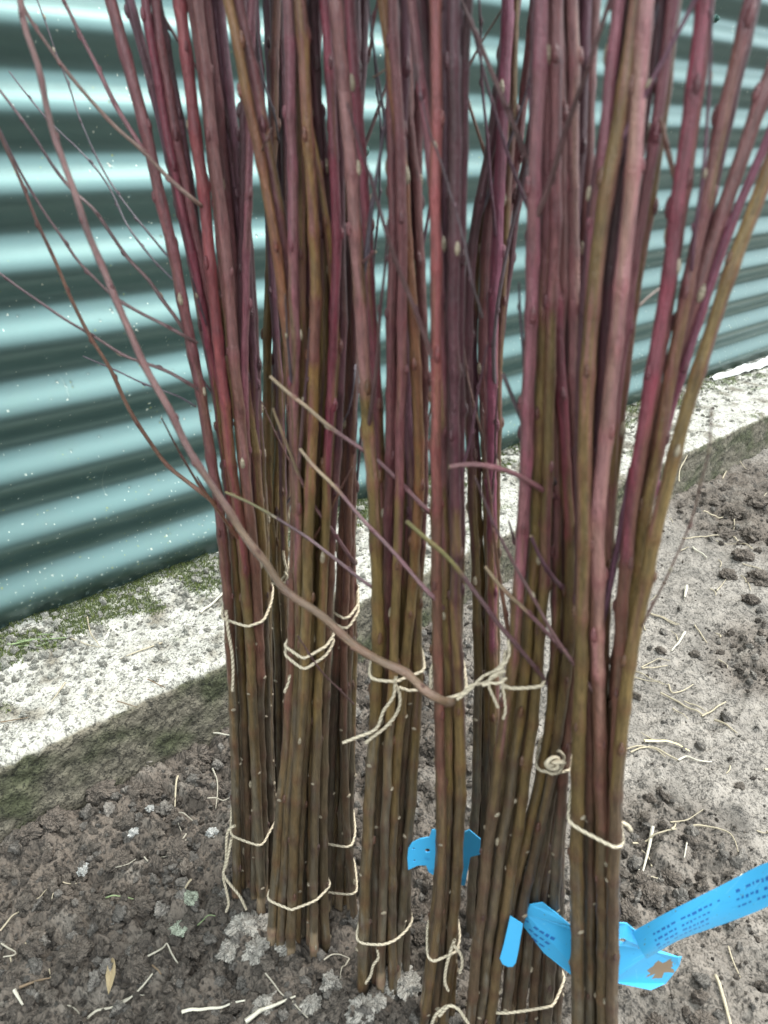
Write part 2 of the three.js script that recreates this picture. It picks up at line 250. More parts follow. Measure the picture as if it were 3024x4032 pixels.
  for (const [qi, q] of nodes.entries()) {                // buds and leaf scars
    if (!opts.twig && R() < 0.15) continue;
    const f = frames[Math.min(n, Math.round(q.s / L * n))], dir = f.n.clone().multiplyScalar(Math.cos(q.a)).addScaledVector(f.b, Math.sin(q.a)), side = new THREE.Vector3().crossVectors(f.t, dir);
    const sc = opts.twig ? 0.55 : 0.8 + 0.5 * R(), low = f.c.y < 0.28 && !opts.twig, scar = low && R() < 0.6;
    const lx = (scar ? 0.0011 : 0.0034) * sc, wx = (scar ? 0.0019 : 0.0015) * sc, hx = (scar ? 0.0011 : 0.0013) * sc, base = pos.length / 3, B = budShape.attributes.position;
    const bc = scar || R() < 0.16 ? [0.36, 0.29, 0.20] : pigment(cols[Math.min(cols.length - 1, qi)], f.c.y, q.s, Math.cos(q.a), Math.sin(q.a)).map((x, i) => x * [0.7, 0.45, 0.5][i]);
    for (let k = 0; k < B.count; k++) {
      tmp.copy(f.c).addScaledVector(dir, f.r * 0.92 + B.getX(k) * hx).addScaledVector(f.t, lx * 0.7 + B.getY(k) * lx).addScaledVector(side, B.getZ(k) * wx * (B.getY(k) > 0 ? 1 - 0.45 * B.getY(k) : 1));
      pos.push(tmp.x - origin.x, tmp.y - origin.y, tmp.z - origin.z); col.push(...bc); uv.push(u0 + k * 0.01, v0);
    }
    for (let k = 0; k < budShape.index.count; k++) idx.push(base + budShape.index.getX(k));
  }
  const g = new THREE.BufferGeometry(); g.setAttribute('position', new THREE.Float32BufferAttribute(pos, 3)); g.setAttribute('color', new THREE.Float32BufferAttribute(col, 3)); g.setAttribute('uv', new THREE.Float32BufferAttribute(uv, 2)); g.setIndex(idx); g.computeVertexNormals();
  return g;
}
const twineMap = texture(64, 64, (i, j) => { const d = ((i + j) % 32) / 32, v = 0.72 + 0.28 * Math.sin(d * Math.PI) + 0.12 * (tileNoise(i, j, 64, 32, 3) - 0.5); return [v, v * 0.985, v * 0.95]; });
const twineBump = texture(64, 64, (i, j) => { const d = ((i + j) % 32) / 32, v = Math.sin(d * Math.PI); return [v, v, v]; });
const twineMaterial = new THREE.MeshStandardMaterial({ color: new THREE.Color(0.62, 0.53, 0.40), map: twineMap, bumpMap: twineBump, bumpScale: 0.0006, roughness: 0.9 });
function cord(points, r, closed, seed = 1) {
  const R = rng(seed), c = new THREE.CatmullRomCurve3(points, closed, 'centripetal'), L = c.getLength(), n = Math.max(16, Math.ceil(L / 0.0022)), g = new THREE.TubeGeometry(c, n, r, 7, closed), p = g.attributes.position, nn = g.attributes.normal, uv = g.attributes.uv;
  for (let i = 0; i < p.count; i++) { const k = 0.10 * r * Math.sin(uv.getX(i) * L / 0.0045 * 6.28 + uv.getY(i) * 6.28) + 0.12 * r * (R() - 0.5); p.setXYZ(i, p.getX(i) + nn.getX(i) * k, p.getY(i) + nn.getY(i) * k, p.getZ(i) + nn.getZ(i) * k); uv.setXY(i, uv.getX(i) * L / 0.008, uv.getY(i)); }
  return g;
}
function hull(pts) {
  pts = pts.slice().sort((a, b) => a[0] - b[0] || a[1] - b[1]); const cr = (o, a, b) => (a[0] - o[0]) * (b[1] - o[1]) - (a[1] - o[1]) * (b[0] - o[0]), half = (q) => { const h = []; for (const p of q) { while (h.length > 1 && cr(h[h.length - 2], h[h.length - 1], p) <= 0) h.pop(); h.push(p); } h.pop(); return h; };
  return [...half(pts), ...half(pts.reverse())];
}
const BUNDLES = {   // base of each bundle in millimetres
  A: [-111.4, -466.6], P: [-93.8, -519.6], B: [-69.5, -418.7], C: [-35.7, -450.8], D: [-0.5, -389.1], E: [38.2, -358.4], I: [83.3, -432.1], F: [67.4, -341.7], G: [104.2, -352.1], H: [147.9, -311.5]
};
const STEMS = [   // id, bundle, radius at the foot and at the top, tone, points from foot to tip (millimetres)
  ['A1', 'A', 3.8, 2.6, 'russet', [[-128.1,-30.0,-454.5], [-124.6,18.0,-454.4], [-121.1,66.0,-454.3], [-117.7,114.0,-454.2], [-114.4,162.0,-454.2], [-111.7,210.0,-454.1], [-109.5,258.0,-454.1], [-107.7,306.0,-454.1], [-106.8,354.0,-454.1], [-108.2,402.0,-454.2], [-111.2,450.0,-454.3], [-115.2,498.0,-454.5], [-119.9,546.0,-454.9], [-126.0,594.0,-455.6], [-133.9,642.0,-456.8], [-142.5,690.0,-458.8], [-150.5,738.0,-461.8], [-158.2,786.0,-465.7], [-165.9,834.0,-470.6], [-173.4,882.0,-476.2], [-180.9,930.0,-482.3], [-188.0,978.0,-488.7]]],
  ['A2', 'A', 3.5, 1.7, 'crimson', [[-117.7,-30.0,-459.7], [-115.0,18.0,-459.8], [-112.4,66.0,-460.1], [-109.9,114.0,-460.2], [-107.5,162.0,-460.2], [-105.4,210.0,-460.3], [-103.7,258.0,-460.4], [-102.0,306.0,-460.3], [-101.0,354.0,-460.2], [-101.6,402.0,-460.4], [-103.1,450.0,-460.7], [-106.0,498.0,-461.1], [-111.5,546.0,-461.7], [-116.9,594.0,-462.5], [-120.0,642.0,-463.7], [-122.3,690.0,-465.7], [-124.2,738.0,-468.7], [-126.1,786.0,-472.7], [-128.0,834.0,-477.6], [-129.8,882.0,-483.2], [-131.5,930.0,-489.3], [-133.0,978.0,-495.7]]],
  ['A3', 'A', 3.9, 2.6, 'red', [[-104.9,-30.0,-445.0], [-103.0,18.0,-445.5], [-101.1,66.0,-446.0], [-99.3,114.0,-446.1], [-97.6,162.0,-446.1], [-95.9,210.0,-446.4], [-94.1,258.0,-447.3], [-93.2,306.0,-448.3], [-93.4,354.0,-448.8], [-95.0,402.0,-449.0], [-96.4,450.0,-449.2], [-96.8,498.0,-449.7], [-97.3,546.0,-450.4], [-98.6,594.0,-451.3], [-100.7,642.0,-452.6], [-103.2,690.0,-454.7], [-105.3,738.0,-457.7], [-107.3,786.0,-461.7], [-109.2,834.0,-466.6], [-111.1,882.0,-472.2], [-112.9,930.0,-478.3], [-114.6,978.0,-484.7]]],
  ['A4', 'A', 3.4, 1.8, 'maroon', [[-123.7,-30.0,-466.8], [-120.0,18.0,-466.8], [-116.4,66.0,-466.8], [-113.0,114.0,-467.1], [-109.7,162.0,-467.7], [-106.6,210.0,-468.2], [-103.9,258.0,-468.5], [-102.1,306.0,-468.5], [-101.8,354.0,-468.1], [-102.9,402.0,-468.1], [-104.5,450.0,-468.3], [-105.7,498.0,-468.4], [-107.1,546.0,-468.7], [-110.1,594.0,-469.0], [-114.7,642.0,-470.2], [-119.8,690.0,-472.0], [-124.3,738.0,-474.5], [-128.7,786.0,-478.2], [-133.1,834.0,-482.9], [-137.4,882.0,-488.3], [-141.7,930.0,-494.3], [-145.7,978.0,-500.7]]],
  ['A5', 'A', 4.3, 2.0, 'tan', [[-106.3,-30.0,-452.4], [-102.5,18.0,-453.1], [-98.9,66.0,-453.2], [-96.5,114.0,-452.8], [-94.6,162.0,-452.2], [-92.1,210.0,-451.7], [-88.9,258.0,-451.5], [-86.7,306.0,-451.4], [-86.7,354.0,-451.3], [-87.9,402.0,-451.5], [-88.5,450.0,-452.1], [-88.5,498.0,-452.7], [-88.8,546.0,-453.2], [-90.5,594.0,-453.8], [-92.1,642.0,-455.0], [-93.3,690.0,-456.9], [-94.7,738.0,-459.9], [-96.1,786.0,-463.9], [-97.5,834.0,-468.8], [-98.9,882.0,-474.3], [-100.1,930.0,-480.4], [-101.3,978.0,-486.9]]],
  ['A6', 'A', 3.7, 1.8, 'russet', [[-97.8,-30.0,-464.0], [-95.6,18.0,-463.6], [-93.7,66.0,-463.3], [-92.1,114.0,-463.2], [-90.7,162.0,-463.4], [-88.7,210.0,-464.3], [-86.3,258.0,-464.7], [-84.1,306.0,-464.8], [-82.6,354.0,-464.5], [-82.8,402.0,-464.8], [-84.8,450.0,-465.8], [-86.4,498.0,-466.0], [-87.0,546.0,-465.2], [-88.0,594.0,-465.4], [-89.5,642.0,-466.5], [-90.8,690.0,-468.5], [-92.0,738.0,-471.7], [-93.2,786.0,-475.8], [-94.3,834.0,-480.7], [-95.3,882.0,-486.3], [-96.3,930.0,-492.4], [-97.2,978.0,-498.8]]],
  ['A7', 'A', 3.2, 1.4, 'maroon', [[-102.5,-30.0,-469.8], [-99.6,18.0,-469.9], [-96.6,66.0,-470.0], [-93.7,114.0,-470.0], [-90.8,162.0,-470.2], [-88.0,210.0,-470.3], [-85.3,258.0,-470.4], [-83.1,306.0,-470.2], [-81.3,354.0,-470.1], [-80.2,402.0,-470.2], [-79.5,450.0,-470.7], [-78.4,498.0,-471.4], [-78.2,546.0,-471.5], [-83.3,594.0,-470.9], [-92.6,642.0,-471.6], [-102.1,690.0,-473.9], [-112.9,738.0,-477.1], [-123.8,786.0,-481.3], [-134.8,834.0,-486.4], [-145.6,882.0,-492.0], [-156.3,930.0,-498.2], [-166.7,978.0,-504.7]]],
  ['A8', 'A', 3.2, 1.7, 'mauve', [[-104.4,-30.0,-466.1], [-101.3,18.0,-466.5], [-98.2,66.0,-466.8], [-95.1,114.0,-467.1], [-92.1,162.0,-467.4], [-89.3,210.0,-467.8], [-86.9,258.0,-468.0], [-85.2,306.0,-468.0], [-83.9,354.0,-467.9], [-82.5,402.0,-468.0], [-80.9,450.0,-467.9], [-79.5,498.0,-467.9], [-79.4,546.0,-468.3], [-81.4,594.0,-468.7], [-83.5,642.0,-470.1], [-84.6,690.0,-471.9], [-86.1,738.0,-474.9], [-87.6,786.0,-479.2], [-89.1,834.0,-484.2], [-90.6,882.0,-490.0], [-92.0,930.0,-496.1], [-93.2,978.0,-502.6]]],
  ['A10', 'A', 2.9, 1.5, 'pink', [[-114.2,-30.0,-454.6], [-110.4,18.0,-454.6], [-106.7,66.0,-454.7], [-103.0,114.0,-455.0], [-99.3,162.0,-455.5], [-95.8,210.0,-455.7], [-92.5,258.0,-455.7], [-90.1,306.0,-455.9], [-88.7,354.0,-456.1], [-87.3,402.0,-456.3], [-85.0,450.0,-456.4], [-81.1,498.0,-456.6], [-76.2,546.0,-456.9], [-71.5,594.0,-457.8], [-66.9,642.0,-459.3], [-62.1,690.0,-461.5], [-57.1,738.0,-464.6], [-52.1,786.0,-468.6], [-47.0,834.0,-473.5], [-42.0,882.0,-479.1], [-36.9,930.0,-485.2], [-31.8,978.0,-491.6]]],
  ['A11', 'A', 3.2, 1.6, 'maroon', [[-132.8,-30.0,-473.1], [-128.6,18.0,-473.3], [-124.4,66.0,-473.3], [-120.2,114.0,-473.3], [-116.2,162.0,-473.3], [-112.7,210.0,-473.2], [-109.6,258.0,-473.0], [-106.6,306.0,-472.5], [-103.9,354.0,-472.1], [-101.3,402.0,-472.0], [-97.8,450.0,-472.2], [-94.0,498.0,-472.4], [-91.3,546.0,-472.7], [-90.0,594.0,-473.2], [-89.6,642.0,-474.4], [-89.1,690.0,-476.5], [-88.5,738.0,-479.9], [-87.8,786.0,-484.0], [-87.0,834.0,-488.7], [-86.2,882.0,-494.2], [-85.4,930.0,-500.3], [-84.4,978.0,-506.7]]],
  ['P1', 'P', 3.8, 1.9, 'olive', [[-96.3,-30.0,-513.1], [-93.9,18.0,-513.0], [-91.5,66.0,-512.9], [-89.2,114.0,-512.7], [-87.2,162.0,-512.3], [-85.4,210.0,-511.7], [-84.1,258.0,-511.1], [-83.8,306.0,-511.0], [-83.8,354.0,-511.5], [-82.4,402.0,-512.0], [-79.0,450.0,-512.5], [-75.2,498.0,-513.1], [-71.0,546.0,-513.8], [-66.2,594.0,-514.2], [-62.1,642.0,-515.1], [-58.4,690.0,-517.0], [-54.0,738.0,-519.9], [-49.5,786.0,-523.8], [-45.0,834.0,-528.6], [-40.5,882.0,-534.2], [-36.0,930.0,-540.3], [-31.5,978.0,-546.7]]],
  ['P2', 'P', 3.2, 1.7, 'maroon', [[-104.0,-30.0,-516.5], [-101.4,18.0,-516.5], [-98.8,66.0,-516.3], [-96.1,114.0,-515.9], [-93.2,162.0,-515.5], [-90.3,210.0,-515.4], [-87.2,258.0,-515.7], [-83.9,306.0,-516.1], [-79.7,354.0,-516.4], [-74.3,402.0,-516.8], [-68.8,450.0,-517.2], [-64.2,498.0,-517.9], [-61.3,546.0,-518.5], [-60.1,594.0,-519.4], [-59.4,642.0,-520.7], [-58.2,690.0,-522.7], [-56.3,738.0,-525.7], [-54.3,786.0,-529.7], [-52.2,834.0,-534.6], [-50.1,882.0,-540.2], [-48.1,930.0,-546.3], [-45.9,978.0,-552.7]]],
  ['P3', 'P', 3.2, 1.7, 'mauve', [[-91.0,-30.0,-508.9], [-88.7,18.0,-508.9], [-86.4,66.0,-509.0], [-84.1,114.0,-509.1], [-81.9,162.0,-509.3], [-79.7,210.0,-509.6], [-77.4,258.0,-509.7], [-75.2,306.0,-509.8], [-73.2,354.0,-509.8], [-71.8,402.0,-509.8], [-71.1,450.0,-509.8], [-71.3,498.0,-509.7], [-71.5,546.0,-509.9], [-71.8,594.0,-510.9], [-72.0,642.0,-512.4], [-71.9,690.0,-514.5], [-71.9,738.0,-517.6], [-71.8,786.0,-521.7], [-71.7,834.0,-526.5], [-71.6,882.0,-532.1], [-71.4,930.0,-538.3], [-71.2,978.0,-544.7]]],
  ['P4', 'P', 3.2, 1.5, 'maroon', [[-86.0,-30.0,-521.5], [-86.1,18.0,-521.8], [-86.3,66.0,-522.2], [-86.5,114.0,-522.7], [-86.4,162.0,-523.1], [-85.7,210.0,-523.1], [-83.5,258.0,-523.4], [-79.1,306.0,-523.8], [-72.7,354.0,-523.4], [-65.1,402.0,-522.9], [-57.8,450.0,-522.7], [-51.5,498.0,-522.7], [-46.5,546.0,-523.0], [-42.3,594.0,-523.7], [-38.4,642.0,-524.8], [-34.1,690.0,-526.8], [-29.4,738.0,-529.8], [-24.7,786.0,-533.7], [-19.9,834.0,-538.6], [-15.1,882.0,-544.2], [-10.4,930.0,-550.3], [-5.6,978.0,-556.7]]],
  ['B1', 'B', 4.1, 1.5, 'orange', [[-94.2,-30.0,-411.7], [-89.5,18.0,-411.3], [-84.7,66.0,-410.9], [-79.5,114.0,-410.9], [-73.9,162.0,-411.1], [-67.8,210.0,-411.3], [-62.6,258.0,-411.2], [-58.6,306.0,-411.1], [-55.0,354.0,-411.1], [-52.1,402.0,-411.3], [-50.7,450.0,-411.7], [-51.4,498.0,-412.2], [-55.3,546.0,-412.7], [-62.0,594.0,-413.5], [-69.5,642.0,-414.7], [-77.0,690.0,-416.7], [-84.3,738.0,-419.7], [-91.6,786.0,-423.7], [-98.8,834.0,-428.6], [-105.9,882.0,-434.2], [-112.9,930.0,-440.3], [-119.7,978.0,-446.7]]],
  ['B2', 'B', 4.0, 2.1, 'yellow', [[-76.7,-30.0,-405.0], [-73.6,18.0,-404.8], [-70.4,66.0,-404.6], [-66.9,114.0,-404.3], [-63.0,162.0,-403.8], [-58.4,210.0,-403.4], [-53.6,258.0,-403.4], [-49.6,306.0,-403.7], [-46.3,354.0,-404.2], [-43.0,402.0,-404.6], [-39.5,450.0,-405.0], [-36.3,498.0,-405.3], [-34.7,546.0,-405.8], [-35.8,594.0,-406.5], [-37.3,642.0,-407.6], [-38.6,690.0,-409.6], [-39.9,738.0,-412.4], [-41.2,786.0,-416.4], [-42.5,834.0,-421.3], [-43.8,882.0,-427.0], [-45.1,930.0,-433.2], [-46.2,978.0,-439.7]]],
  ['B3', 'B', 3.4, 1.7, 'crimson', [[-58.0,-30.0,-410.0], [-56.1,18.0,-410.0], [-54.2,66.0,-410.0], [-52.0,114.0,-410.0], [-49.4,162.0,-410.0], [-46.6,210.0,-410.0], [-43.7,258.0,-410.0], [-40.4,306.0,-410.0], [-36.7,354.0,-410.1], [-33.7,402.0,-410.1], [-30.6,450.0,-410.3], [-26.7,498.0,-410.5], [-24.2,546.0,-410.9], [-24.4,594.0,-411.6], [-26.4,642.0,-412.8], [-28.6,690.0,-414.8], [-30.5,738.0,-417.8], [-32.3,786.0,-421.9], [-34.1,834.0,-426.8], [-35.8,882.0,-432.6], [-37.6,930.0,-438.8], [-39.2,978.0,-444.7]]],
  ['B4', 'B', 3.7, 1.8, 'pink', [[-86.8,-30.0,-408.0], [-82.3,18.0,-408.0], [-77.8,66.0,-408.0], [-73.1,114.0,-408.0], [-68.2,162.0,-407.9], [-62.6,210.0,-408.0], [-57.4,258.0,-408.2], [-53.7,306.0,-407.9], [-51.6,354.0,-407.2], [-50.4,402.0,-406.8], [-49.2,450.0,-407.2], [-47.3,498.0,-407.9], [-45.5,546.0,-408.6], [-44.0,594.0,-409.4], [-43.0,642.0,-410.8], [-42.5,690.0,-412.9], [-41.6,738.0,-416.0], [-40.6,786.0,-420.0], [-39.6,834.0,-424.6], [-38.6,882.0,-429.9], [-37.5,930.0,-435.8], [-36.5,978.0,-442.7]]],
  ['B5', 'B', 3.3, 1.5, 'olive', [[-74.0,-30.0,-416.0], [-70.2,18.0,-415.6], [-66.4,66.0,-415.1], [-62.7,114.0,-414.4], [-59.0,162.0,-413.3], [-54.9,210.0,-412.6], [-50.4,258.0,-412.5], [-47.5,306.0,-412.9], [-46.3,354.0,-413.8], [-45.8,402.0,-414.7], [-45.0,450.0,-415.3], [-43.7,498.0,-415.7], [-42.0,546.0,-416.1], [-40.5,594.0,-416.5], [-39.5,642.0,-417.5], [-38.7,690.0,-420.0], [-37.7,738.0,-423.3], [-36.6,786.0,-427.4], [-35.5,834.0,-432.3], [-34.4,882.0,-437.9], [-33.3,930.0,-443.8], [-32.1,978.0,-450.0]]],
  ['B6', 'B', 3.6, 1.9, 'maroon', [[-48.3,-30.0,-419.3], [-47.6,18.0,-418.7], [-46.9,66.0,-418.4], [-45.9,114.0,-418.2], [-44.2,162.0,-418.2], [-42.0,210.0,-418.3], [-39.4,258.0,-418.4], [-36.5,306.0,-418.6], [-33.4,354.0,-418.8], [-29.8,402.0,-419.2], [-25.8,450.0,-419.7], [-23.0,498.0,-420.1], [-22.3,546.0,-420.5], [-21.5,594.0,-421.4], [-19.5,642.0,-422.7], [-17.6,690.0,-424.7], [-15.8,738.0,-427.7], [-14.1,786.0,-431.7], [-12.3,834.0,-436.6], [-10.6,882.0,-442.2], [-8.8,930.0,-448.3], [-7.1,978.0,-454.7]]],
  ['B7', 'B', 2.9, 1.3, 'yellow', [[-62.3,-30.0,-418.0], [-59.8,18.0,-417.6], [-57.3,66.0,-417.2], [-54.9,114.0,-416.8], [-52.5,162.0,-416.7], [-49.9,210.0,-416.7], [-46.9,258.0,-416.6], [-43.3,306.0,-416.6], [-39.0,354.0,-416.4], [-34.0,402.0,-416.4], [-29.0,450.0,-416.7], [-26.1,498.0,-417.3], [-28.2,546.0,-418.0], [-35.5,594.0,-418.7], [-41.3,642.0,-419.6], [-45.2,690.0,-421.9], [-49.1,738.0,-425.2], [-52.9,786.0,-429.4], [-56.7,834.0,-434.4], [-60.4,882.0,-440.1], [-64.1,930.0,-446.2], [-67.7,978.0,-452.7]]],
  ['B8', 'B', 3.1, 1.7, 'maroon', [[-68.9,-30.0,-423.3], [-66.4,18.0,-423.9], [-63.8,66.0,-424.2], [-60.9,114.0,-424.3], [-57.3,162.0,-424.2], [-53.4,210.0,-424.1], [-49.6,258.0,-424.0], [-46.2,306.0,-424.2], [-43.6,354.0,-424.6], [-40.1,402.0,-424.3], [-35.6,450.0,-423.8], [-32.6,498.0,-423.7], [-31.4,546.0,-423.8], [-31.8,594.0,-424.1], [-32.9,642.0,-425.5], [-33.6,690.0,-427.7], [-34.0,738.0,-430.9], [-34.5,786.0,-435.1], [-34.9,834.0,-440.2], [-35.3,882.0,-446.0], [-35.7,930.0,-452.4], [-36.0,978.0,-459.0]]],
  ['C1', 'C', 3.6, 1.9, 'maroon', [[-48.4,-30.0,-439.8], [-46.9,18.0,-439.9], [-45.3,66.0,-440.0], [-43.0,114.0,-440.0], [-40.0,162.0,-440.0], [-36.8,210.0,-440.1], [-33.5,258.0,-440.2], [-30.3,306.0,-440.3], [-27.2,354.0,-440.3], [-24.4,402.0,-440.0], [-21.7,450.0,-439.9], [-19.4,498.0,-440.2], [-17.6,546.0,-440.8], [-15.8,594.0,-441.7], [-13.9,642.0,-443.0], [-12.5,690.0,-445.0], [-10.9,738.0,-447.9], [-9.3,786.0,-451.8], [-7.7,834.0,-456.6], [-6.0,882.0,-462.2], [-4.4,930.0,-468.3], [-2.8,978.0,-474.7]]],
  ['C2', 'C', 3.6, 1.9, 'mauve', [[-40.4,-30.0,-445.0], [-37.8,18.0,-445.2], [-35.2,66.0,-445.0], [-32.4,114.0,-444.2], [-29.5,162.0,-443.6], [-27.0,210.0,-443.3], [-25.0,258.0,-443.1], [-23.2,306.0,-442.9], [-21.6,354.0,-442.7], [-20.1,402.0,-443.0], [-18.9,450.0,-444.0], [-17.7,498.0,-444.7], [-16.0,546.0,-445.1], [-13.5,594.0,-445.8], [-10.1,642.0,-446.9], [-6.3,690.0,-448.8], [-2.8,738.0,-451.8], [0.8,786.0,-455.8], [4.3,834.0,-460.6], [7.8,882.0,-466.2], [11.3,930.0,-472.3], [14.8,978.0,-478.7]]],
  ['C3', 'C', 3.3, 1.6, 'crimson', [[-28.9,-30.0,-445.0], [-28.4,18.0,-445.0], [-27.9,66.0,-445.0], [-26.7,114.0,-445.5], [-25.1,162.0,-446.1], [-23.4,210.0,-446.4], [-22.0,258.0,-446.6], [-21.4,306.0,-446.6], [-21.7,354.0,-446.4], [-22.8,402.0,-446.0], [-23.9,450.0,-445.8], [-24.6,498.0,-446.7], [-25.1,546.0,-447.8], [-25.8,594.0,-449.0], [-26.4,642.0,-450.4], [-26.8,690.0,-452.6], [-27.2,738.0,-455.7], [-27.6,786.0,-459.7], [-28.0,834.0,-464.6], [-28.4,882.0,-470.1], [-28.8,930.0,-476.3], [-29.1,978.0,-482.7]]],
  ['C4', 'C', 3.2, 1.5, 'maroon', [[-22.7,-30.0,-437.1], [-25.2,18.0,-437.1], [-27.5,66.0,-437.1], [-29.1,114.0,-437.1], [-29.6,162.0,-437.1], [-29.3,210.0,-437.0], [-28.1,258.0,-436.9], [-26.2,306.0,-436.8], [-23.8,354.0,-436.7], [-21.2,402.0,-436.6], [-18.7,450.0,-436.5], [-16.8,498.0,-436.7], [-15.3,546.0,-437.2], [-14.2,594.0,-438.0], [-13.5,642.0,-439.2], [-12.8,690.0,-441.4], [-11.9,738.0,-444.5], [-10.9,786.0,-448.6], [-9.9,834.0,-453.5], [-8.9,882.0,-459.1], [-7.9,930.0,-465.2], [-6.9,978.0,-471.7]]],
  ['C5', 'C', 3.0, 1.7, 'mauve', [[-44.3,-30.0,-452.0], [-42.4,18.0,-452.0], [-40.5,66.0,-451.9], [-38.6,114.0,-451.9], [-36.6,162.0,-451.8], [-34.3,210.0,-451.6], [-31.6,258.0,-451.4], [-28.6,306.0,-451.2], [-25.3,354.0,-451.2], [-23.3,402.0,-451.5], [-22.7,450.0,-451.9], [-23.2,498.0,-452.8], [-24.5,546.0,-453.3], [-26.3,594.0,-453.8], [-27.6,642.0,-455.0], [-28.9,690.0,-456.9], [-30.2,738.0,-459.9], [-31.5,786.0,-463.9], [-32.8,834.0,-468.8], [-34.1,882.0,-474.3], [-35.3,930.0,-480.4], [-36.5,978.0,-486.9]]],
  ['C6', 'C', 3.2, 1.7, 'maroon', [[-35.8,-30.0,-454.6], [-33.9,18.0,-454.3], [-32.0,66.0,-453.8], [-30.1,114.0,-453.6], [-28.2,162.0,-453.7], [-26.4,210.0,-453.8], [-24.7,258.0,-453.9], [-23.4,306.0,-453.9], [-22.6,354.0,-453.9], [-21.5,402.0,-453.8], [-19.8,450.0,-453.7], [-17.9,498.0,-453.8], [-16.3,546.0,-454.4], [-15.8,594.0,-455.1], [-16.5,642.0,-456.3], [-16.8,690.0,-458.2], [-16.3,738.0,-461.3], [-15.8,786.0,-465.5], [-15.2,834.0,-470.4], [-14.6,882.0,-476.1], [-14.1,930.0,-482.2], [-13.4,978.0,-488.7]]],
  ['D1', 'D', 4.3, 2.1, 'tan', [[-17.7,-30.0,-375.1], [-16.3,18.0,-375.5], [-14.8,66.0,-375.7], [-13.2,114.0,-375.8], [-11.3,162.0,-375.9], [-8.9,210.0,-376.0], [-6.0,258.0,-376.0], [-4.0,306.0,-376.0], [-3.6,354.0,-376.1], [-4.8,402.0,-376.1], [-7.5,450.0,-376.2], [-10.3,498.0,-376.5], [-12.7,546.0,-376.9], [-15.9,594.0,-377.6], [-19.7,642.0,-378.7], [-23.0,690.0,-380.7], [-26.3,738.0,-383.6], [-29.5,786.0,-387.5], [-32.7,834.0,-392.1], [-35.9,882.0,-397.5], [-39.1,930.0,-403.9], [-42.2,978.0,-410.7]]],
  ['D2', 'D', 3.7, 1.6, 'russet', [[-6.4,-30.0,-381.4], [-6.2,18.0,-381.5], [-6.0,66.0,-381.5], [-5.7,114.0,-381.7], [-5.0,162.0,-381.9], [-3.8,210.0,-382.3], [-1.8,258.0,-382.9], [0.4,306.0,-383.5], [1.9,354.0,-384.2], [2.7,402.0,-384.9], [3.3,450.0,-385.4], [3.8,498.0,-385.8], [4.3,546.0,-386.1], [3.8,594.0,-386.4], [1.4,642.0,-387.0], [-1.5,690.0,-388.7], [-4.3,738.0,-392.5], [-6.9,786.0,-397.0], [-9.6,834.0,-402.2], [-12.3,882.0,-407.9], [-14.9,930.0,-414.2], [-17.5,978.0,-420.7]]],
  ['D3', 'D', 3.6, 1.8, 'orange', [[7.1,-30.0,-375.0], [6.5,18.0,-375.8], [5.9,66.0,-376.6], [5.4,114.0,-377.2], [5.8,162.0,-377.5], [7.2,210.0,-377.7], [9.4,258.0,-377.7], [12.3,306.0,-377.6], [15.5,354.0,-377.5], [18.1,402.0,-377.5], [18.2,450.0,-377.9], [15.1,498.0,-378.3], [11.2,546.0,-378.8], [6.6,594.0,-379.5], [0.0,642.0,-380.8], [-7.4,690.0,-382.8], [-14.7,738.0,-385.9], [-21.9,786.0,-390.0], [-29.1,834.0,-395.1], [-36.3,882.0,-400.8], [-43.3,930.0,-406.6], [-50.2,978.0,-412.7]]],
  ['D4', 'D', 3.0, 1.4, 'tan', [[17.1,-30.0,-388.1], [17.0,18.0,-387.9], [16.9,66.0,-387.8], [16.8,114.0,-387.8], [16.9,162.0,-387.8], [17.3,210.0,-388.1], [18.1,258.0,-388.6], [19.4,306.0,-389.3], [20.7,354.0,-389.4], [21.6,402.0,-389.1], [21.6,450.0,-388.9], [20.1,498.0,-389.0], [17.2,546.0,-389.4], [12.3,594.0,-390.2], [4.8,642.0,-391.3], [-3.8,690.0,-393.3], [-12.3,738.0,-396.4], [-20.7,786.0,-400.1], [-29.1,834.0,-404.8], [-37.5,882.0,-410.3], [-45.8,930.0,-416.3], [-53.9,978.0,-422.7]]],
  ['D5', 'D', 3.4, 1.5, 'russet', [[-3.8,-30.0,-374.0], [-2.8,18.0,-374.0], [-1.7,66.0,-374.0], [-0.7,114.0,-374.0], [0.4,162.0,-374.0], [1.6,210.0,-374.0], [3.2,258.0,-374.0], [5.2,306.0,-374.0], [6.8,354.0,-374.1], [7.8,402.0,-374.1], [8.2,450.0,-374.3], [8.6,498.0,-374.5], [8.5,546.0,-374.9], [6.6,594.0,-375.6], [3.7,642.0,-376.8], [0.8,690.0,-378.8], [-2.0,738.0,-381.8], [-4.7,786.0,-385.7], [-7.5,834.0,-390.6], [-10.3,882.0,-396.2], [-13.0,930.0,-402.3], [-15.7,978.0,-408.7]]],
  ['D6', 'D', 3.5, 1.6, 'mauve', [[6.9,-30.0,-381.7], [9.4,18.0,-381.6], [12.0,66.0,-381.6], [14.4,114.0,-381.7], [16.8,162.0,-381.8], [18.8,210.0,-381.8], [20.3,258.0,-381.8], [20.4,306.0,-381.7], [18.6,354.0,-381.8], [16.0,402.0,-382.2], [12.9,450.0,-382.3], [10.2,498.0,-382.5], [8.4,546.0,-382.9], [8.4,594.0,-383.6], [9.1,642.0,-384.8], [9.5,690.0,-386.8], [9.6,738.0,-389.8], [9.7,786.0,-393.7], [9.8,834.0,-398.6], [9.9,882.0,-404.2], [9.9,930.0,-410.3], [10.0,978.0,-416.7]]],
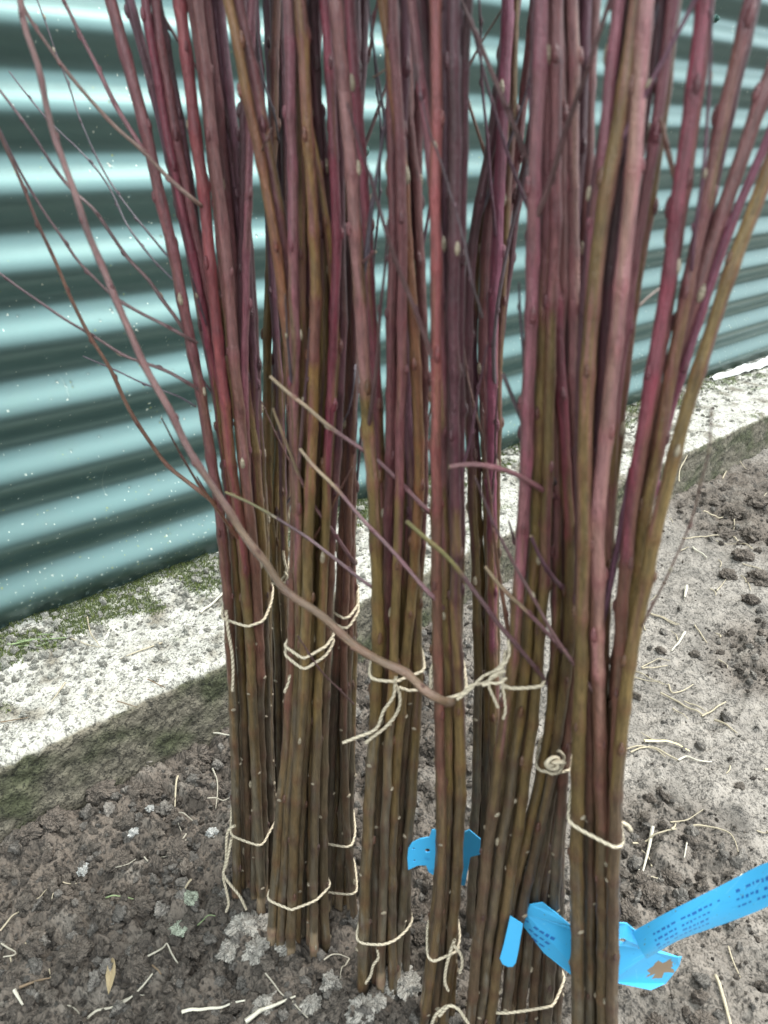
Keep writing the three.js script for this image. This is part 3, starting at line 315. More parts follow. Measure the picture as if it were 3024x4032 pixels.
  ['D7', 'D', 3.3, 1.5, 'maroon', [[-10.9,-30.0,-391.7], [-10.2,18.0,-391.4], [-9.5,66.0,-391.2], [-8.8,114.0,-391.2], [-7.4,162.0,-391.5], [-5.1,210.0,-392.2], [-1.5,258.0,-393.0], [2.9,306.0,-393.5], [7.0,354.0,-392.7], [10.1,402.0,-391.0], [11.4,450.0,-390.5], [11.3,498.0,-391.4], [10.3,546.0,-392.4], [7.7,594.0,-394.0], [3.8,642.0,-396.1], [-0.5,690.0,-398.6], [-4.5,738.0,-401.5], [-8.4,786.0,-405.0], [-12.4,834.0,-409.4], [-16.3,882.0,-414.6], [-20.2,930.0,-420.5], [-24.0,978.0,-426.7]]],
  ['D8', 'D', 3.2, 1.5, 'russet', [[2.5,-30.0,-394.0], [3.2,18.0,-394.0], [3.9,66.0,-394.0], [4.6,114.0,-394.0], [5.8,162.0,-393.9], [7.7,210.0,-393.9], [9.9,258.0,-393.8], [12.0,306.0,-393.6], [12.9,354.0,-393.5], [13.2,402.0,-393.5], [14.4,450.0,-392.8], [15.6,498.0,-392.4], [15.8,546.0,-393.4], [15.9,594.0,-394.7], [16.9,642.0,-396.3], [17.6,690.0,-398.5], [18.0,738.0,-401.6], [18.3,786.0,-405.7], [18.6,834.0,-410.6], [18.9,882.0,-416.1], [19.2,930.0,-422.3], [19.5,978.0,-428.7]]],
  ['E1', 'E', 3.4, 1.6, 'coral', [[25.3,-30.0,-345.5], [29.0,18.0,-345.7], [32.4,66.0,-345.7], [34.9,114.0,-345.7], [36.3,162.0,-345.6], [35.6,210.0,-345.5], [33.3,258.0,-345.2], [30.8,306.0,-345.0], [28.6,354.0,-345.1], [26.7,402.0,-345.2], [25.1,450.0,-345.2], [23.6,498.0,-345.3], [22.1,546.0,-345.8], [20.9,594.0,-346.7], [19.6,642.0,-347.9], [18.3,690.0,-349.9], [17.1,738.0,-352.9], [15.8,786.0,-356.9], [14.6,834.0,-361.8], [13.4,882.0,-367.5], [12.1,930.0,-373.6], [10.8,978.0,-379.9]]],
  ['E2', 'E', 3.7, 2.0, 'maroon', [[41.6,-30.0,-350.4], [43.9,18.0,-350.8], [45.8,66.0,-350.9], [46.7,114.0,-350.8], [47.0,162.0,-350.3], [46.8,210.0,-349.8], [45.5,258.0,-349.4], [42.4,306.0,-349.2], [39.0,354.0,-349.2], [36.6,402.0,-349.5], [34.2,450.0,-349.7], [31.8,498.0,-350.0], [30.2,546.0,-350.3], [28.8,594.0,-350.7], [26.6,642.0,-351.5], [24.3,690.0,-353.3], [21.8,738.0,-356.2], [19.3,786.0,-360.1], [16.9,834.0,-365.1], [14.4,882.0,-370.8], [12.0,930.0,-377.2], [9.5,978.0,-383.8]]],
  ['E3', 'E', 3.0, 1.3, 'pink', [[35.9,-30.0,-353.5], [37.4,18.0,-353.2], [38.9,66.0,-353.1], [39.9,114.0,-353.1], [40.4,162.0,-353.3], [40.0,210.0,-353.5], [38.8,258.0,-353.7], [37.1,306.0,-353.8], [34.4,354.0,-353.9], [31.5,402.0,-354.1], [29.1,450.0,-354.2], [27.1,498.0,-354.5], [23.8,546.0,-355.0], [18.1,594.0,-355.8], [10.1,642.0,-357.2], [1.5,690.0,-359.4], [-7.2,738.0,-362.6], [-15.9,786.0,-366.6], [-24.5,834.0,-371.2], [-33.0,882.0,-376.5], [-41.5,930.0,-382.4], [-49.8,978.0,-388.7]]],
  ['E5', 'E', 2.7, 1.3, 'maroon', [[50.4,-30.0,-356.0], [49.8,18.0,-356.1], [49.2,66.0,-356.2], [48.4,114.0,-356.3], [47.3,162.0,-356.2], [45.8,210.0,-356.1], [43.8,258.0,-356.1], [42.0,306.0,-356.1], [41.2,354.0,-356.1], [40.1,402.0,-356.1], [38.0,450.0,-356.3], [35.8,498.0,-356.5], [34.2,546.0,-356.9], [33.3,594.0,-357.6], [32.8,642.0,-358.8], [32.5,690.0,-360.7], [32.1,738.0,-363.7], [31.6,786.0,-367.6], [31.1,834.0,-372.4], [30.6,882.0,-377.8], [30.1,930.0,-384.1], [29.6,978.0,-390.7]]],
  ['E6', 'E', 2.9, 1.3, 'mauve', [[33.8,-30.0,-358.7], [35.0,18.0,-358.3], [36.2,66.0,-357.8], [37.5,114.0,-357.7], [38.6,162.0,-357.9], [38.3,210.0,-358.4], [36.4,258.0,-359.1], [34.2,306.0,-359.5], [31.8,354.0,-359.3], [30.1,402.0,-359.0], [29.6,450.0,-358.8], [29.1,498.0,-358.9], [27.6,546.0,-359.2], [25.9,594.0,-359.9], [23.5,642.0,-361.1], [21.2,690.0,-363.1], [19.0,738.0,-366.1], [16.8,786.0,-370.1], [14.6,834.0,-375.0], [12.4,882.0,-380.6], [10.2,930.0,-386.6], [8.0,978.0,-392.9]]],
  ['I1', 'I', 3.5, 1.8, 'maroon', [[71.4,-30.0,-423.4], [70.4,18.0,-423.8], [69.4,66.0,-424.0], [68.5,114.0,-424.0], [67.6,162.0,-424.0], [66.0,210.0,-423.9], [63.9,258.0,-423.9], [61.1,306.0,-424.0], [57.1,354.0,-424.2], [52.9,402.0,-424.1], [48.9,450.0,-424.0], [45.9,498.0,-424.3], [47.0,546.0,-425.1], [53.5,594.0,-426.4], [58.8,642.0,-428.0], [63.0,690.0,-430.1], [67.6,738.0,-433.0], [72.3,786.0,-436.9], [77.0,834.0,-441.7], [81.6,882.0,-447.2], [86.2,930.0,-453.3], [90.6,978.0,-459.7]]],
  ['I2', 'I', 3.5, 1.8, 'russet', [[79.7,-30.0,-429.8], [78.7,18.0,-429.4], [77.8,66.0,-429.3], [76.7,114.0,-429.5], [75.6,162.0,-429.8], [74.0,210.0,-430.1], [72.1,258.0,-430.4], [69.8,306.0,-430.5], [66.8,354.0,-430.7], [62.9,402.0,-431.2], [58.4,450.0,-431.6], [54.8,498.0,-432.1], [54.5,546.0,-432.8], [57.9,594.0,-433.6], [62.2,642.0,-434.9], [66.3,690.0,-436.6], [70.5,738.0,-439.2], [74.7,786.0,-442.9], [78.8,834.0,-447.5], [82.9,882.0,-452.8], [87.0,930.0,-459.0], [91.0,978.0,-465.7]]],
  ['I3', 'I', 3.7, 2.4, 'magenta', [[90.3,-30.0,-420.3], [87.8,18.0,-420.0], [85.3,66.0,-419.8], [82.8,114.0,-419.5], [80.2,162.0,-419.3], [77.3,210.0,-419.4], [74.0,258.0,-419.5], [70.5,306.0,-419.7], [67.2,354.0,-420.1], [64.1,402.0,-420.5], [61.5,450.0,-420.8], [59.3,498.0,-421.2], [58.5,546.0,-421.6], [57.9,594.0,-422.2], [57.1,642.0,-423.3], [56.3,690.0,-425.2], [55.4,738.0,-428.1], [54.4,786.0,-431.9], [53.5,834.0,-436.7], [52.5,882.0,-442.4], [51.6,930.0,-448.9], [50.6,978.0,-455.7]]],
  ['I4', 'I', 2.4, 1.2, 'olive', [[95.6,-30.0,-423.3], [92.5,18.0,-423.6], [89.4,66.0,-423.7], [86.3,114.0,-423.8], [83.2,162.0,-423.8], [80.0,210.0,-423.8], [76.7,258.0,-423.8], [73.4,306.0,-423.8], [70.4,354.0,-423.7], [67.9,402.0,-423.5], [65.5,450.0,-423.4], [63.8,498.0,-423.5], [63.3,546.0,-423.7], [63.0,594.0,-424.2], [61.7,642.0,-425.3], [59.6,690.0,-427.5], [57.6,738.0,-430.9], [55.6,786.0,-435.2], [53.5,834.0,-440.2], [51.4,882.0,-445.7], [49.2,930.0,-451.6], [47.0,978.0,-457.7]]],
  ['I5', 'I', 2.8, 1.4, 'maroon', [[85.6,-30.0,-431.5], [83.2,18.0,-432.2], [80.9,66.0,-432.7], [78.5,114.0,-433.2], [76.1,162.0,-433.5], [73.9,210.0,-433.6], [71.8,258.0,-433.6], [69.9,306.0,-433.6], [68.1,354.0,-433.6], [66.5,402.0,-433.6], [65.4,450.0,-433.5], [65.8,498.0,-433.6], [68.8,546.0,-434.0], [73.7,594.0,-434.6], [76.5,642.0,-435.8], [78.2,690.0,-437.8], [79.6,738.0,-440.9], [81.1,786.0,-444.9], [82.5,834.0,-449.9], [83.9,882.0,-455.6], [85.1,930.0,-461.6], [86.2,978.0,-467.7]]],
  ['F1', 'F', 3.7, 2.0, 'pink', [[59.0,-30.0,-331.4], [59.5,18.0,-331.5], [60.0,66.0,-331.7], [60.6,114.0,-331.9], [61.4,162.0,-331.8], [62.4,210.0,-331.5], [63.7,258.0,-331.1], [65.6,306.0,-330.6], [66.9,354.0,-330.4], [66.7,402.0,-330.3], [65.5,450.0,-330.3], [63.4,498.0,-330.5], [61.1,546.0,-330.8], [58.6,594.0,-331.4], [56.6,642.0,-332.5], [54.5,690.0,-334.3], [52.3,738.0,-337.1], [50.0,786.0,-341.2], [47.8,834.0,-346.3], [45.5,882.0,-352.0], [43.2,930.0,-358.2], [40.8,978.0,-364.7]]],
  ['F2', 'F', 3.6, 1.6, 'russet', [[65.8,-30.0,-334.7], [66.7,18.0,-334.8], [67.6,66.0,-334.8], [68.6,114.0,-334.9], [69.6,162.0,-334.9], [71.2,210.0,-335.0], [73.3,258.0,-335.0], [74.7,306.0,-335.0], [74.9,354.0,-335.0], [74.2,402.0,-335.0], [72.0,450.0,-335.1], [69.4,498.0,-335.2], [67.0,546.0,-335.4], [63.7,594.0,-336.0], [59.4,642.0,-337.4], [55.2,690.0,-339.5], [50.9,738.0,-342.6], [46.6,786.0,-346.7], [42.3,834.0,-351.6], [37.9,882.0,-357.1], [33.6,930.0,-363.3], [29.2,978.0,-369.7]]],
  ['F3', 'F', 3.5, 1.5, 'russet', [[72.3,-30.0,-330.9], [73.1,18.0,-331.2], [74.1,66.0,-331.6], [75.3,114.0,-332.0], [77.1,162.0,-332.1], [78.9,210.0,-332.0], [80.4,258.0,-332.0], [81.2,306.0,-332.0], [80.7,354.0,-332.1], [79.1,402.0,-332.1], [76.1,450.0,-332.2], [72.8,498.0,-332.5], [70.2,546.0,-332.8], [66.5,594.0,-333.5], [62.0,642.0,-334.9], [57.6,690.0,-337.1], [53.0,738.0,-340.3], [48.3,786.0,-344.2], [43.6,834.0,-348.9], [38.8,882.0,-354.3], [34.1,930.0,-360.3], [29.3,978.0,-366.7]]],
  ['F4', 'F', 3.3, 1.5, 'maroon', [[70.8,-30.0,-339.5], [71.7,18.0,-340.0], [72.5,66.0,-340.7], [73.4,114.0,-340.4], [74.4,162.0,-339.8], [76.1,210.0,-339.5], [78.1,258.0,-339.5], [79.3,306.0,-339.6], [79.1,354.0,-339.8], [77.8,402.0,-340.2], [75.5,450.0,-340.8], [72.8,498.0,-341.4], [70.2,546.0,-342.2], [67.7,594.0,-343.1], [64.8,642.0,-344.1], [61.9,690.0,-345.4], [58.7,738.0,-347.5], [55.6,786.0,-351.3], [52.7,834.0,-356.7], [49.7,882.0,-362.7], [46.6,930.0,-369.1], [43.4,978.0,-375.7]]],
  ['F5', 'F', 3.2, 1.4, 'maroon', [[66.3,-30.0,-341.7], [66.3,18.0,-341.5], [66.3,66.0,-341.0], [66.8,114.0,-340.8], [67.8,162.0,-340.7], [69.1,210.0,-340.6], [70.8,258.0,-340.7], [72.2,306.0,-340.7], [72.8,354.0,-340.9], [72.2,402.0,-341.0], [70.4,450.0,-341.1], [68.1,498.0,-341.4], [65.8,546.0,-342.1], [62.9,594.0,-343.2], [59.7,642.0,-344.8], [56.5,690.0,-347.1], [53.3,738.0,-350.4], [49.9,786.0,-354.8], [46.5,834.0,-359.8], [43.1,882.0,-365.6], [39.7,930.0,-372.0], [36.2,978.0,-378.7]]],
  ['G1', 'G', 3.3, 1.3, 'tan', [[73.9,-30.0,-335.9], [74.7,18.0,-336.4], [75.7,66.0,-336.8], [78.0,114.0,-337.6], [82.0,162.0,-338.7], [87.0,210.0,-339.4], [91.2,258.0,-339.6], [92.4,306.0,-339.8], [90.6,354.0,-340.0], [86.8,402.0,-340.4], [82.1,450.0,-340.9], [78.9,498.0,-341.4], [75.7,546.0,-341.2], [70.3,594.0,-341.0], [64.1,642.0,-341.7], [58.1,690.0,-344.2], [51.7,738.0,-347.5], [45.3,786.0,-351.6], [39.0,834.0,-356.8], [32.6,882.0,-362.7], [26.2,930.0,-369.1], [19.7,978.0,-375.7]]],
  ['G2', 'G', 3.5, 1.8, 'crimson', [[86.8,-30.0,-336.2], [85.8,18.0,-336.6], [85.0,66.0,-337.1], [86.1,114.0,-337.6], [89.7,162.0,-338.1], [93.6,210.0,-338.4], [96.7,258.0,-338.5], [98.1,306.0,-338.5], [97.2,354.0,-338.3], [92.9,402.0,-338.2], [86.1,450.0,-338.0], [78.4,498.0,-337.9], [70.6,546.0,-338.6], [63.9,594.0,-339.8], [58.0,642.0,-341.3], [52.2,690.0,-343.5], [46.2,738.0,-346.6], [40.0,786.0,-350.6], [33.9,834.0,-355.5], [27.7,882.0,-361.1], [21.6,930.0,-367.3], [15.4,978.0,-373.7]]],
  ['G3', 'G', 3.4, 1.5, 'maroon', [[99.1,-30.0,-347.0], [98.5,18.0,-346.9], [97.9,66.0,-346.7], [97.8,114.0,-346.4], [98.5,162.0,-346.0], [99.8,210.0,-345.5], [100.8,258.0,-345.1], [99.4,306.0,-344.9], [95.4,354.0,-344.9], [89.8,402.0,-345.2], [85.5,450.0,-345.6], [82.8,498.0,-346.4], [78.2,546.0,-347.3], [73.1,594.0,-348.4], [69.0,642.0,-349.8], [64.6,690.0,-352.1], [59.7,738.0,-355.5], [54.8,786.0,-359.9], [49.9,834.0,-364.9], [44.8,882.0,-370.2], [39.6,930.0,-375.6], [34.4,978.0,-381.3]]],
  ['G4', 'G', 3.5, 1.8, 'roselight', [[119.5,-30.0,-341.8], [116.8,18.0,-341.5], [114.2,66.0,-341.2], [111.5,114.0,-341.0], [109.0,162.0,-340.9], [106.6,210.0,-340.9], [104.7,258.0,-340.9], [103.5,306.0,-341.0], [101.5,354.0,-341.1], [97.3,402.0,-341.2], [91.4,450.0,-341.3], [85.3,498.0,-341.7], [80.3,546.0,-342.3], [75.3,594.0,-343.3], [70.2,642.0,-344.8], [65.2,690.0,-347.1], [60.0,738.0,-350.1], [54.6,786.0,-353.6], [49.1,834.0,-357.8], [43.8,882.0,-363.0], [38.5,930.0,-369.5], [33.2,978.0,-376.6]]],
  ['G5', 'G', 3.6, 1.3, 'mauve', [[110.4,-30.0,-353.0], [108.5,18.0,-352.5], [106.6,66.0,-351.9], [105.3,114.0,-351.2], [104.6,162.0,-350.4], [104.4,210.0,-349.6], [104.2,258.0,-349.3], [102.9,306.0,-350.0], [99.5,354.0,-351.0], [94.2,402.0,-351.6], [88.6,450.0,-352.1], [84.5,498.0,-352.0], [82.6,546.0,-352.2], [80.8,594.0,-352.8], [78.2,642.0,-354.2], [75.7,690.0,-356.4], [73.1,738.0,-359.7], [70.5,786.0,-363.8], [67.7,834.0,-368.6], [65.0,882.0,-374.1], [62.1,930.0,-380.2], [59.1,978.0,-386.4]]],
  ['G6', 'G', 3.6, 1.1, 'tan', [[120.3,-30.0,-352.8], [117.5,18.0,-352.3], [114.7,66.0,-351.8], [112.3,114.0,-351.5], [110.1,162.0,-351.9], [108.1,210.0,-352.2], [106.7,258.0,-352.3], [105.8,306.0,-352.4], [104.2,354.0,-352.9], [101.5,402.0,-353.4], [97.5,450.0,-353.8], [92.3,498.0,-353.6], [87.9,546.0,-353.7], [84.7,594.0,-355.1], [82.0,642.0,-356.9], [79.2,690.0,-359.3], [76.1,738.0,-362.5], [72.8,786.0,-366.5], [69.3,834.0,-371.1], [65.8,882.0,-376.2], [62.4,930.0,-382.1], [58.8,978.0,-388.3]]],
  ['G7', 'G', 3.5, 1.5, 'maroon', [[130.9,-30.0,-356.0], [127.0,18.0,-355.8], [123.1,66.0,-355.7], [119.0,114.0,-355.4], [114.8,162.0,-355.1], [111.1,210.0,-355.1], [107.9,258.0,-355.0], [104.3,306.0,-354.8], [99.4,354.0,-354.8], [94.8,402.0,-355.1], [91.4,450.0,-355.0], [89.1,498.0,-354.9], [86.3,546.0,-355.6], [81.4,594.0,-356.1], [75.8,642.0,-357.2], [70.3,690.0,-359.4], [64.5,738.0,-362.7], [58.7,786.0,-366.7], [52.9,834.0,-371.6], [47.0,882.0,-377.2], [41.1,930.0,-383.4], [35.2,978.0,-390.0]]],
  ['H1', 'H', 4.2, 1.9, 'olive', [[135.5,-30.0,-301.8], [130.2,18.0,-302.0], [124.9,66.0,-302.1], [119.6,114.0,-302.3], [114.3,162.0,-302.4], [108.9,210.0,-302.5], [103.9,258.0,-302.6], [99.4,306.0,-302.8], [95.5,354.0,-303.2], [91.4,402.0,-303.8], [86.9,450.0,-304.6], [82.6,498.0,-305.2], [80.9,546.0,-306.0], [83.2,594.0,-307.0], [85.5,642.0,-308.5], [86.9,690.0,-310.4], [87.7,738.0,-313.1], [88.4,786.0,-317.0], [89.1,834.0,-321.7], [89.7,882.0,-327.2], [90.2,930.0,-333.3], [90.5,978.0,-339.7]]],
  ['H2', 'H', 3.3, 1.5, 'pink', [[145.2,-30.0,-306.4], [139.7,18.0,-306.8], [134.3,66.0,-307.2], [128.9,114.0,-307.5], [123.4,162.0,-307.9], [118.0,210.0,-308.2], [112.5,258.0,-308.4], [106.8,306.0,-308.5], [101.0,354.0,-308.6], [95.2,402.0,-308.9], [89.5,450.0,-309.1], [84.2,498.0,-309.6], [80.4,546.0,-310.4], [79.9,594.0,-311.3], [80.4,642.0,-312.6], [81.0,690.0,-314.7], [81.4,738.0,-317.7], [81.7,786.0,-321.7], [82.0,834.0,-326.6], [82.2,882.0,-332.2], [82.3,930.0,-338.3], [82.2,978.0,-344.7]]],
  ['H3', 'H', 4.3, 1.8, 'roselight', [[152.3,-30.0,-297.2], [146.4,18.0,-297.5], [140.5,66.0,-297.9], [134.6,114.0,-298.3], [128.7,162.0,-298.7], [122.7,210.0,-299.3], [116.6,258.0,-300.1], [110.5,306.0,-301.2], [103.8,354.0,-302.0], [97.6,402.0,-302.5], [93.2,450.0,-302.9], [91.5,498.0,-303.1], [90.7,546.0,-303.5], [88.8,594.0,-304.0], [86.6,642.0,-304.9], [84.4,690.0,-307.1], [81.9,738.0,-310.4], [79.2,786.0,-314.5], [76.5,834.0,-319.5], [73.8,882.0,-325.1], [70.9,930.0,-331.2], [67.9,978.0,-337.7]]],
  ['H4', 'H', 3.8, 1.6, 'crimson', [[156.4,-30.0,-292.3], [150.5,18.0,-292.8], [144.5,66.0,-293.4], [138.6,114.0,-294.0], [132.7,162.0,-294.7], [127.1,210.0,-295.7], [121.8,258.0,-296.9], [117.1,306.0,-297.9], [112.8,354.0,-298.8], [108.5,402.0,-299.8], [106.2,450.0,-300.5], [106.6,498.0,-301.1], [107.1,546.0,-301.7], [106.4,594.0,-302.5], [105.4,642.0,-303.7], [104.4,690.0,-305.7], [102.8,738.0,-308.7], [101.2,786.0,-312.7], [99.5,834.0,-317.6], [97.7,882.0,-323.2], [95.8,930.0,-329.3], [93.6,978.0,-335.7]]],
  ['H5', 'H', 3.7, 1.6, 'russet', [[156.4,-30.0,-301.5], [150.4,18.0,-301.7], [144.5,66.0,-301.8], [138.5,114.0,-302.0], [132.7,162.0,-302.2], [127.1,210.0,-302.3], [122.0,258.0,-302.3], [117.4,306.0,-302.5], [114.7,354.0,-303.0], [114.1,402.0,-303.7], [114.5,450.0,-305.0], [116.0,498.0,-306.2], [117.5,546.0,-307.1], [120.3,594.0,-308.2], [123.9,642.0,-309.5], [127.5,690.0,-311.6], [130.6,738.0,-314.7], [133.6,786.0,-318.7], [136.5,834.0,-323.6], [139.2,882.0,-329.1], [141.8,930.0,-335.3], [143.9,978.0,-341.7]]],
  ['H6', 'H', 3.2, 1.4, 'pink', [[151.3,-30.0,-313.1], [145.6,18.0,-313.2], [140.0,66.0,-313.3], [134.3,114.0,-313.4], [128.8,162.0,-313.5], [123.6,210.0,-313.6], [118.6,258.0,-313.6], [113.4,306.0,-313.3], [108.5,354.0,-312.9], [104.2,402.0,-313.0], [100.2,450.0,-313.2], [97.3,498.0,-313.4], [97.4,546.0,-313.8], [99.0,594.0,-314.4], [98.7,642.0,-315.5], [98.1,690.0,-317.5], [97.2,738.0,-320.6], [96.2,786.0,-324.7], [95.1,834.0,-329.5], [94.0,882.0,-335.1], [92.7,930.0,-341.3], [91.2,978.0,-347.7]]],
  ['H7', 'H', 3.9, 1.6, 'olive', [[154.7,-30.0,-286.0], [148.9,18.0,-286.7], [143.1,66.0,-287.5], [137.3,114.0,-288.3], [131.6,162.0,-289.3], [126.2,210.0,-290.4], [121.2,258.0,-291.6], [117.0,306.0,-292.8], [114.7,354.0,-294.3], [115.4,402.0,-295.9], [117.7,450.0,-297.0], [121.9,498.0,-297.8], [129.2,546.0,-298.5], [138.2,594.0,-299.4], [148.0,642.0,-300.7], [157.9,690.0,-302.7], [167.2,738.0,-305.7], [176.3,786.0,-309.7], [185.2,834.0,-314.6], [194.0,882.0,-320.2], [202.4,930.0,-326.3], [210.0,978.0,-332.7]]],
  ['H8', 'H', 2.4, 1.1, 'magenta', [[156.2,-30.0,-308.6], [150.5,18.0,-308.7], [144.7,66.0,-308.7], [139.0,114.0,-308.8], [133.2,162.0,-308.8], [127.7,210.0,-308.9], [122.7,258.0,-309.0], [118.7,306.0,-309.3], [116.3,354.0,-309.4], [115.4,402.0,-309.1], [116.7,450.0,-308.8], [120.9,498.0,-309.5], [128.5,546.0,-310.6], [139.7,594.0,-311.9], [153.1,642.0,-313.4], [166.8,690.0,-315.5], [179.9,738.0,-318.6], [192.7,786.0,-322.7], [205.4,834.0,-327.6], [217.8,882.0,-333.1], [229.9,930.0,-339.3], [241.2,978.0,-345.7]]],
  ['H9', 'H', 3.3, 1.2, 'maroon', [[144.0,-30.0,-312.6], [138.6,18.0,-312.7], [133.2,66.0,-312.9], [127.8,114.0,-313.1], [122.4,162.0,-313.2], [117.0,210.0,-313.3], [111.6,258.0,-313.3], [106.2,306.0,-313.1], [101.3,354.0,-313.0], [97.2,402.0,-313.3], [93.5,450.0,-313.6], [90.3,498.0,-313.9], [88.3,546.0,-314.2], [86.7,594.0,-314.6], [84.1,642.0,-315.4], [81.4,690.0,-317.5], [78.6,738.0,-321.0], [75.6,786.0,-325.3], [72.6,834.0,-330.3], [69.6,882.0,-336.0], [66.4,930.0,-342.2], [63.1,978.0,-348.7]]],
  ['H10', 'H', 3.3, 1.1, 'maroon', [[152.8,-30.0,-318.2], [146.9,18.0,-318.0], [141.0,66.0,-317.9], [135.1,114.0,-317.7], [129.1,162.0,-317.5], [123.1,210.0,-316.9], [117.2,258.0,-316.6], [111.2,306.0,-316.4], [105.5,354.0,-316.0], [100.4,402.0,-315.8], [96.8,450.0,-315.9], [94.7,498.0,-316.2], [93.7,546.0,-316.9], [94.9,594.0,-317.8], [96.8,642.0,-319.2], [98.8,690.0,-321.1], [100.9,738.0,-324.2], [103.1,786.0,-328.4], [105.1,834.0,-333.4], [107.1,882.0,-339.0], [108.9,930.0,-345.2], [110.4,978.0,-351.7]]],
  ['Af0', 'A', 3.9, 1.9, 'mauve', [[-131.7,-30.0,-483.1], [-127.8,18.0,-483.1], [-124.0,66.0,-483.1], [-120.2,114.0,-483.1], [-116.5,162.0,-483.0], [-113.4,210.0,-482.9], [-110.8,258.0,-482.6], [-108.4,306.0,-482.5], [-106.7,354.0,-482.2], [-106.0,402.0,-481.4], [-107.9,450.0,-479.7], [-111.6,498.0,-478.4], [-116.1,546.0,-478.0], [-122.2,594.0,-478.3], [-130.0,642.0,-479.3], [-138.6,690.0,-481.4], [-146.6,738.0,-484.4], [-154.3,786.0,-488.2], [-161.9,834.0,-492.8], [-169.4,882.0,-498.2], [-176.8,930.0,-504.2], [-184.0,978.0,-510.5]]],
  ['Af1', 'A', 3.6, 2.0, 'crimson', [[-128.3,-30.0,-477.6], [-124.2,18.0,-478.0], [-120.2,66.0,-478.3], [-116.4,114.0,-478.6], [-112.8,162.0,-478.8], [-109.5,210.0,-479.0], [-106.6,258.0,-479.1], [-104.2,306.0,-479.2], [-102.8,354.0,-479.2], [-102.0,402.0,-478.9], [-101.0,450.0,-478.5], [-98.0,498.0,-477.7], [-95.3,546.0,-477.5], [-94.0,594.0,-477.9], [-93.6,642.0,-479.1], [-93.2,690.0,-481.5], [-92.6,738.0,-484.6], [-91.8,786.0,-488.3], [-90.9,834.0,-492.7], [-90.0,882.0,-498.0], [-89.1,930.0,-503.9], [-88.2,978.0,-510.2]]],
  ['Af2', 'A', 3.5, 2.0, 'olive', [[-122.0,-30.0,-475.3], [-118.6,18.0,-475.1], [-115.3,66.0,-475.1], [-112.2,114.0,-475.1], [-109.2,162.0,-475.1], [-106.4,210.0,-475.1], [-104.1,258.0,-475.1], [-102.3,306.0,-475.3], [-101.8,354.0,-475.4], [-102.7,402.0,-475.2], [-104.2,450.0,-475.0], [-106.1,498.0,-475.3], [-109.0,546.0,-475.7], [-112.9,594.0,-476.3], [-116.9,642.0,-477.4], [-120.9,690.0,-478.9], [-124.4,738.0,-481.5], [-127.9,786.0,-485.3], [-131.4,834.0,-490.0], [-134.8,882.0,-495.5], [-138.1,930.0,-501.5], [-141.7,978.0,-507.9]]],
  ['Af3', 'A', 3.6, 2.1, 'russet', [[-114.4,-30.0,-467.5], [-111.7,18.0,-467.3], [-109.0,66.0,-466.8], [-106.5,114.0,-465.9], [-104.3,162.0,-465.2], [-102.3,210.0,-464.8], [-100.4,258.0,-464.6], [-99.0,306.0,-464.5], [-98.4,354.0,-464.5], [-99.4,402.0,-464.7], [-101.0,450.0,-465.1], [-102.8,498.0,-465.1], [-107.5,546.0,-464.8], [-112.8,594.0,-465.3], [-115.8,642.0,-466.4], [-118.1,690.0,-468.5], [-120.1,738.0,-471.8], [-122.1,786.0,-476.0], [-124.0,834.0,-481.0], [-125.8,882.0,-486.7], [-127.5,930.0,-492.9], [-129.1,978.0,-499.3]]],
  ['Af4', 'A', 3.8, 1.9, 'tan', [[-109.1,-30.0,-459.3], [-106.7,18.0,-459.6], [-103.8,66.0,-460.0], [-101.1,114.0,-460.4], [-98.4,162.0,-460.6], [-95.6,210.0,-460.6], [-93.0,258.0,-460.6], [-91.2,306.0,-460.9], [-90.7,354.0,-461.6], [-90.7,402.0,-462.3], [-92.2,450.0,-463.3], [-92.6,498.0,-463.9], [-93.1,546.0,-464.5], [-94.4,594.0,-465.1], [-96.4,642.0,-466.0], [-98.8,690.0,-467.7], [-100.8,738.0,-470.4], [-102.8,786.0,-474.3], [-104.7,834.0,-479.0], [-106.6,882.0,-484.5], [-108.4,930.0,-490.6], [-110.1,978.0,-497.0]]],
  ['Af5', 'A', 3.5, 1.8, 'maroon', [[-110.6,-30.0,-464.0], [-106.8,18.0,-464.0], [-103.2,66.0,-464.2], [-100.1,114.0,-464.5], [-97.2,162.0,-464.8], [-94.1,210.0,-464.2], [-90.7,258.0,-463.7], [-88.5,306.0,-463.8], [-87.7,354.0,-464.4], [-87.4,402.0,-464.2], [-86.2,450.0,-463.2], [-84.0,498.0,-463.5], [-80.3,546.0,-464.4], [-75.5,594.0,-465.3], [-70.9,642.0,-466.5], [-66.1,690.0,-468.5], [-61.1,738.0,-471.7], [-56.1,786.0,-475.8], [-51.0,834.0,-480.7], [-45.9,882.0,-486.3], [-40.9,930.0,-492.4], [-35.8,978.0,-498.9]]],
  ['Af6', 'A', 3.8, 2.0, 'maroon', [[-106.4,-30.0,-476.3], [-102.9,18.0,-476.6], [-99.5,66.0,-476.8], [-96.8,114.0,-476.8], [-94.5,162.0,-476.8], [-91.8,210.0,-476.7], [-89.0,258.0,-476.7], [-87.0,306.0,-476.5], [-86.4,354.0,-476.1], [-86.4,402.0,-475.7], [-86.0,450.0,-475.6], [-85.4,498.0,-475.6], [-85.5,546.0,-475.8], [-87.4,594.0,-476.5], [-89.2,642.0,-477.6], [-90.3,690.0,-479.0], [-91.6,738.0,-481.2], [-92.9,786.0,-484.7], [-94.3,834.0,-489.5], [-95.7,882.0,-495.2], [-97.1,930.0,-501.3], [-98.3,978.0,-507.8]]],
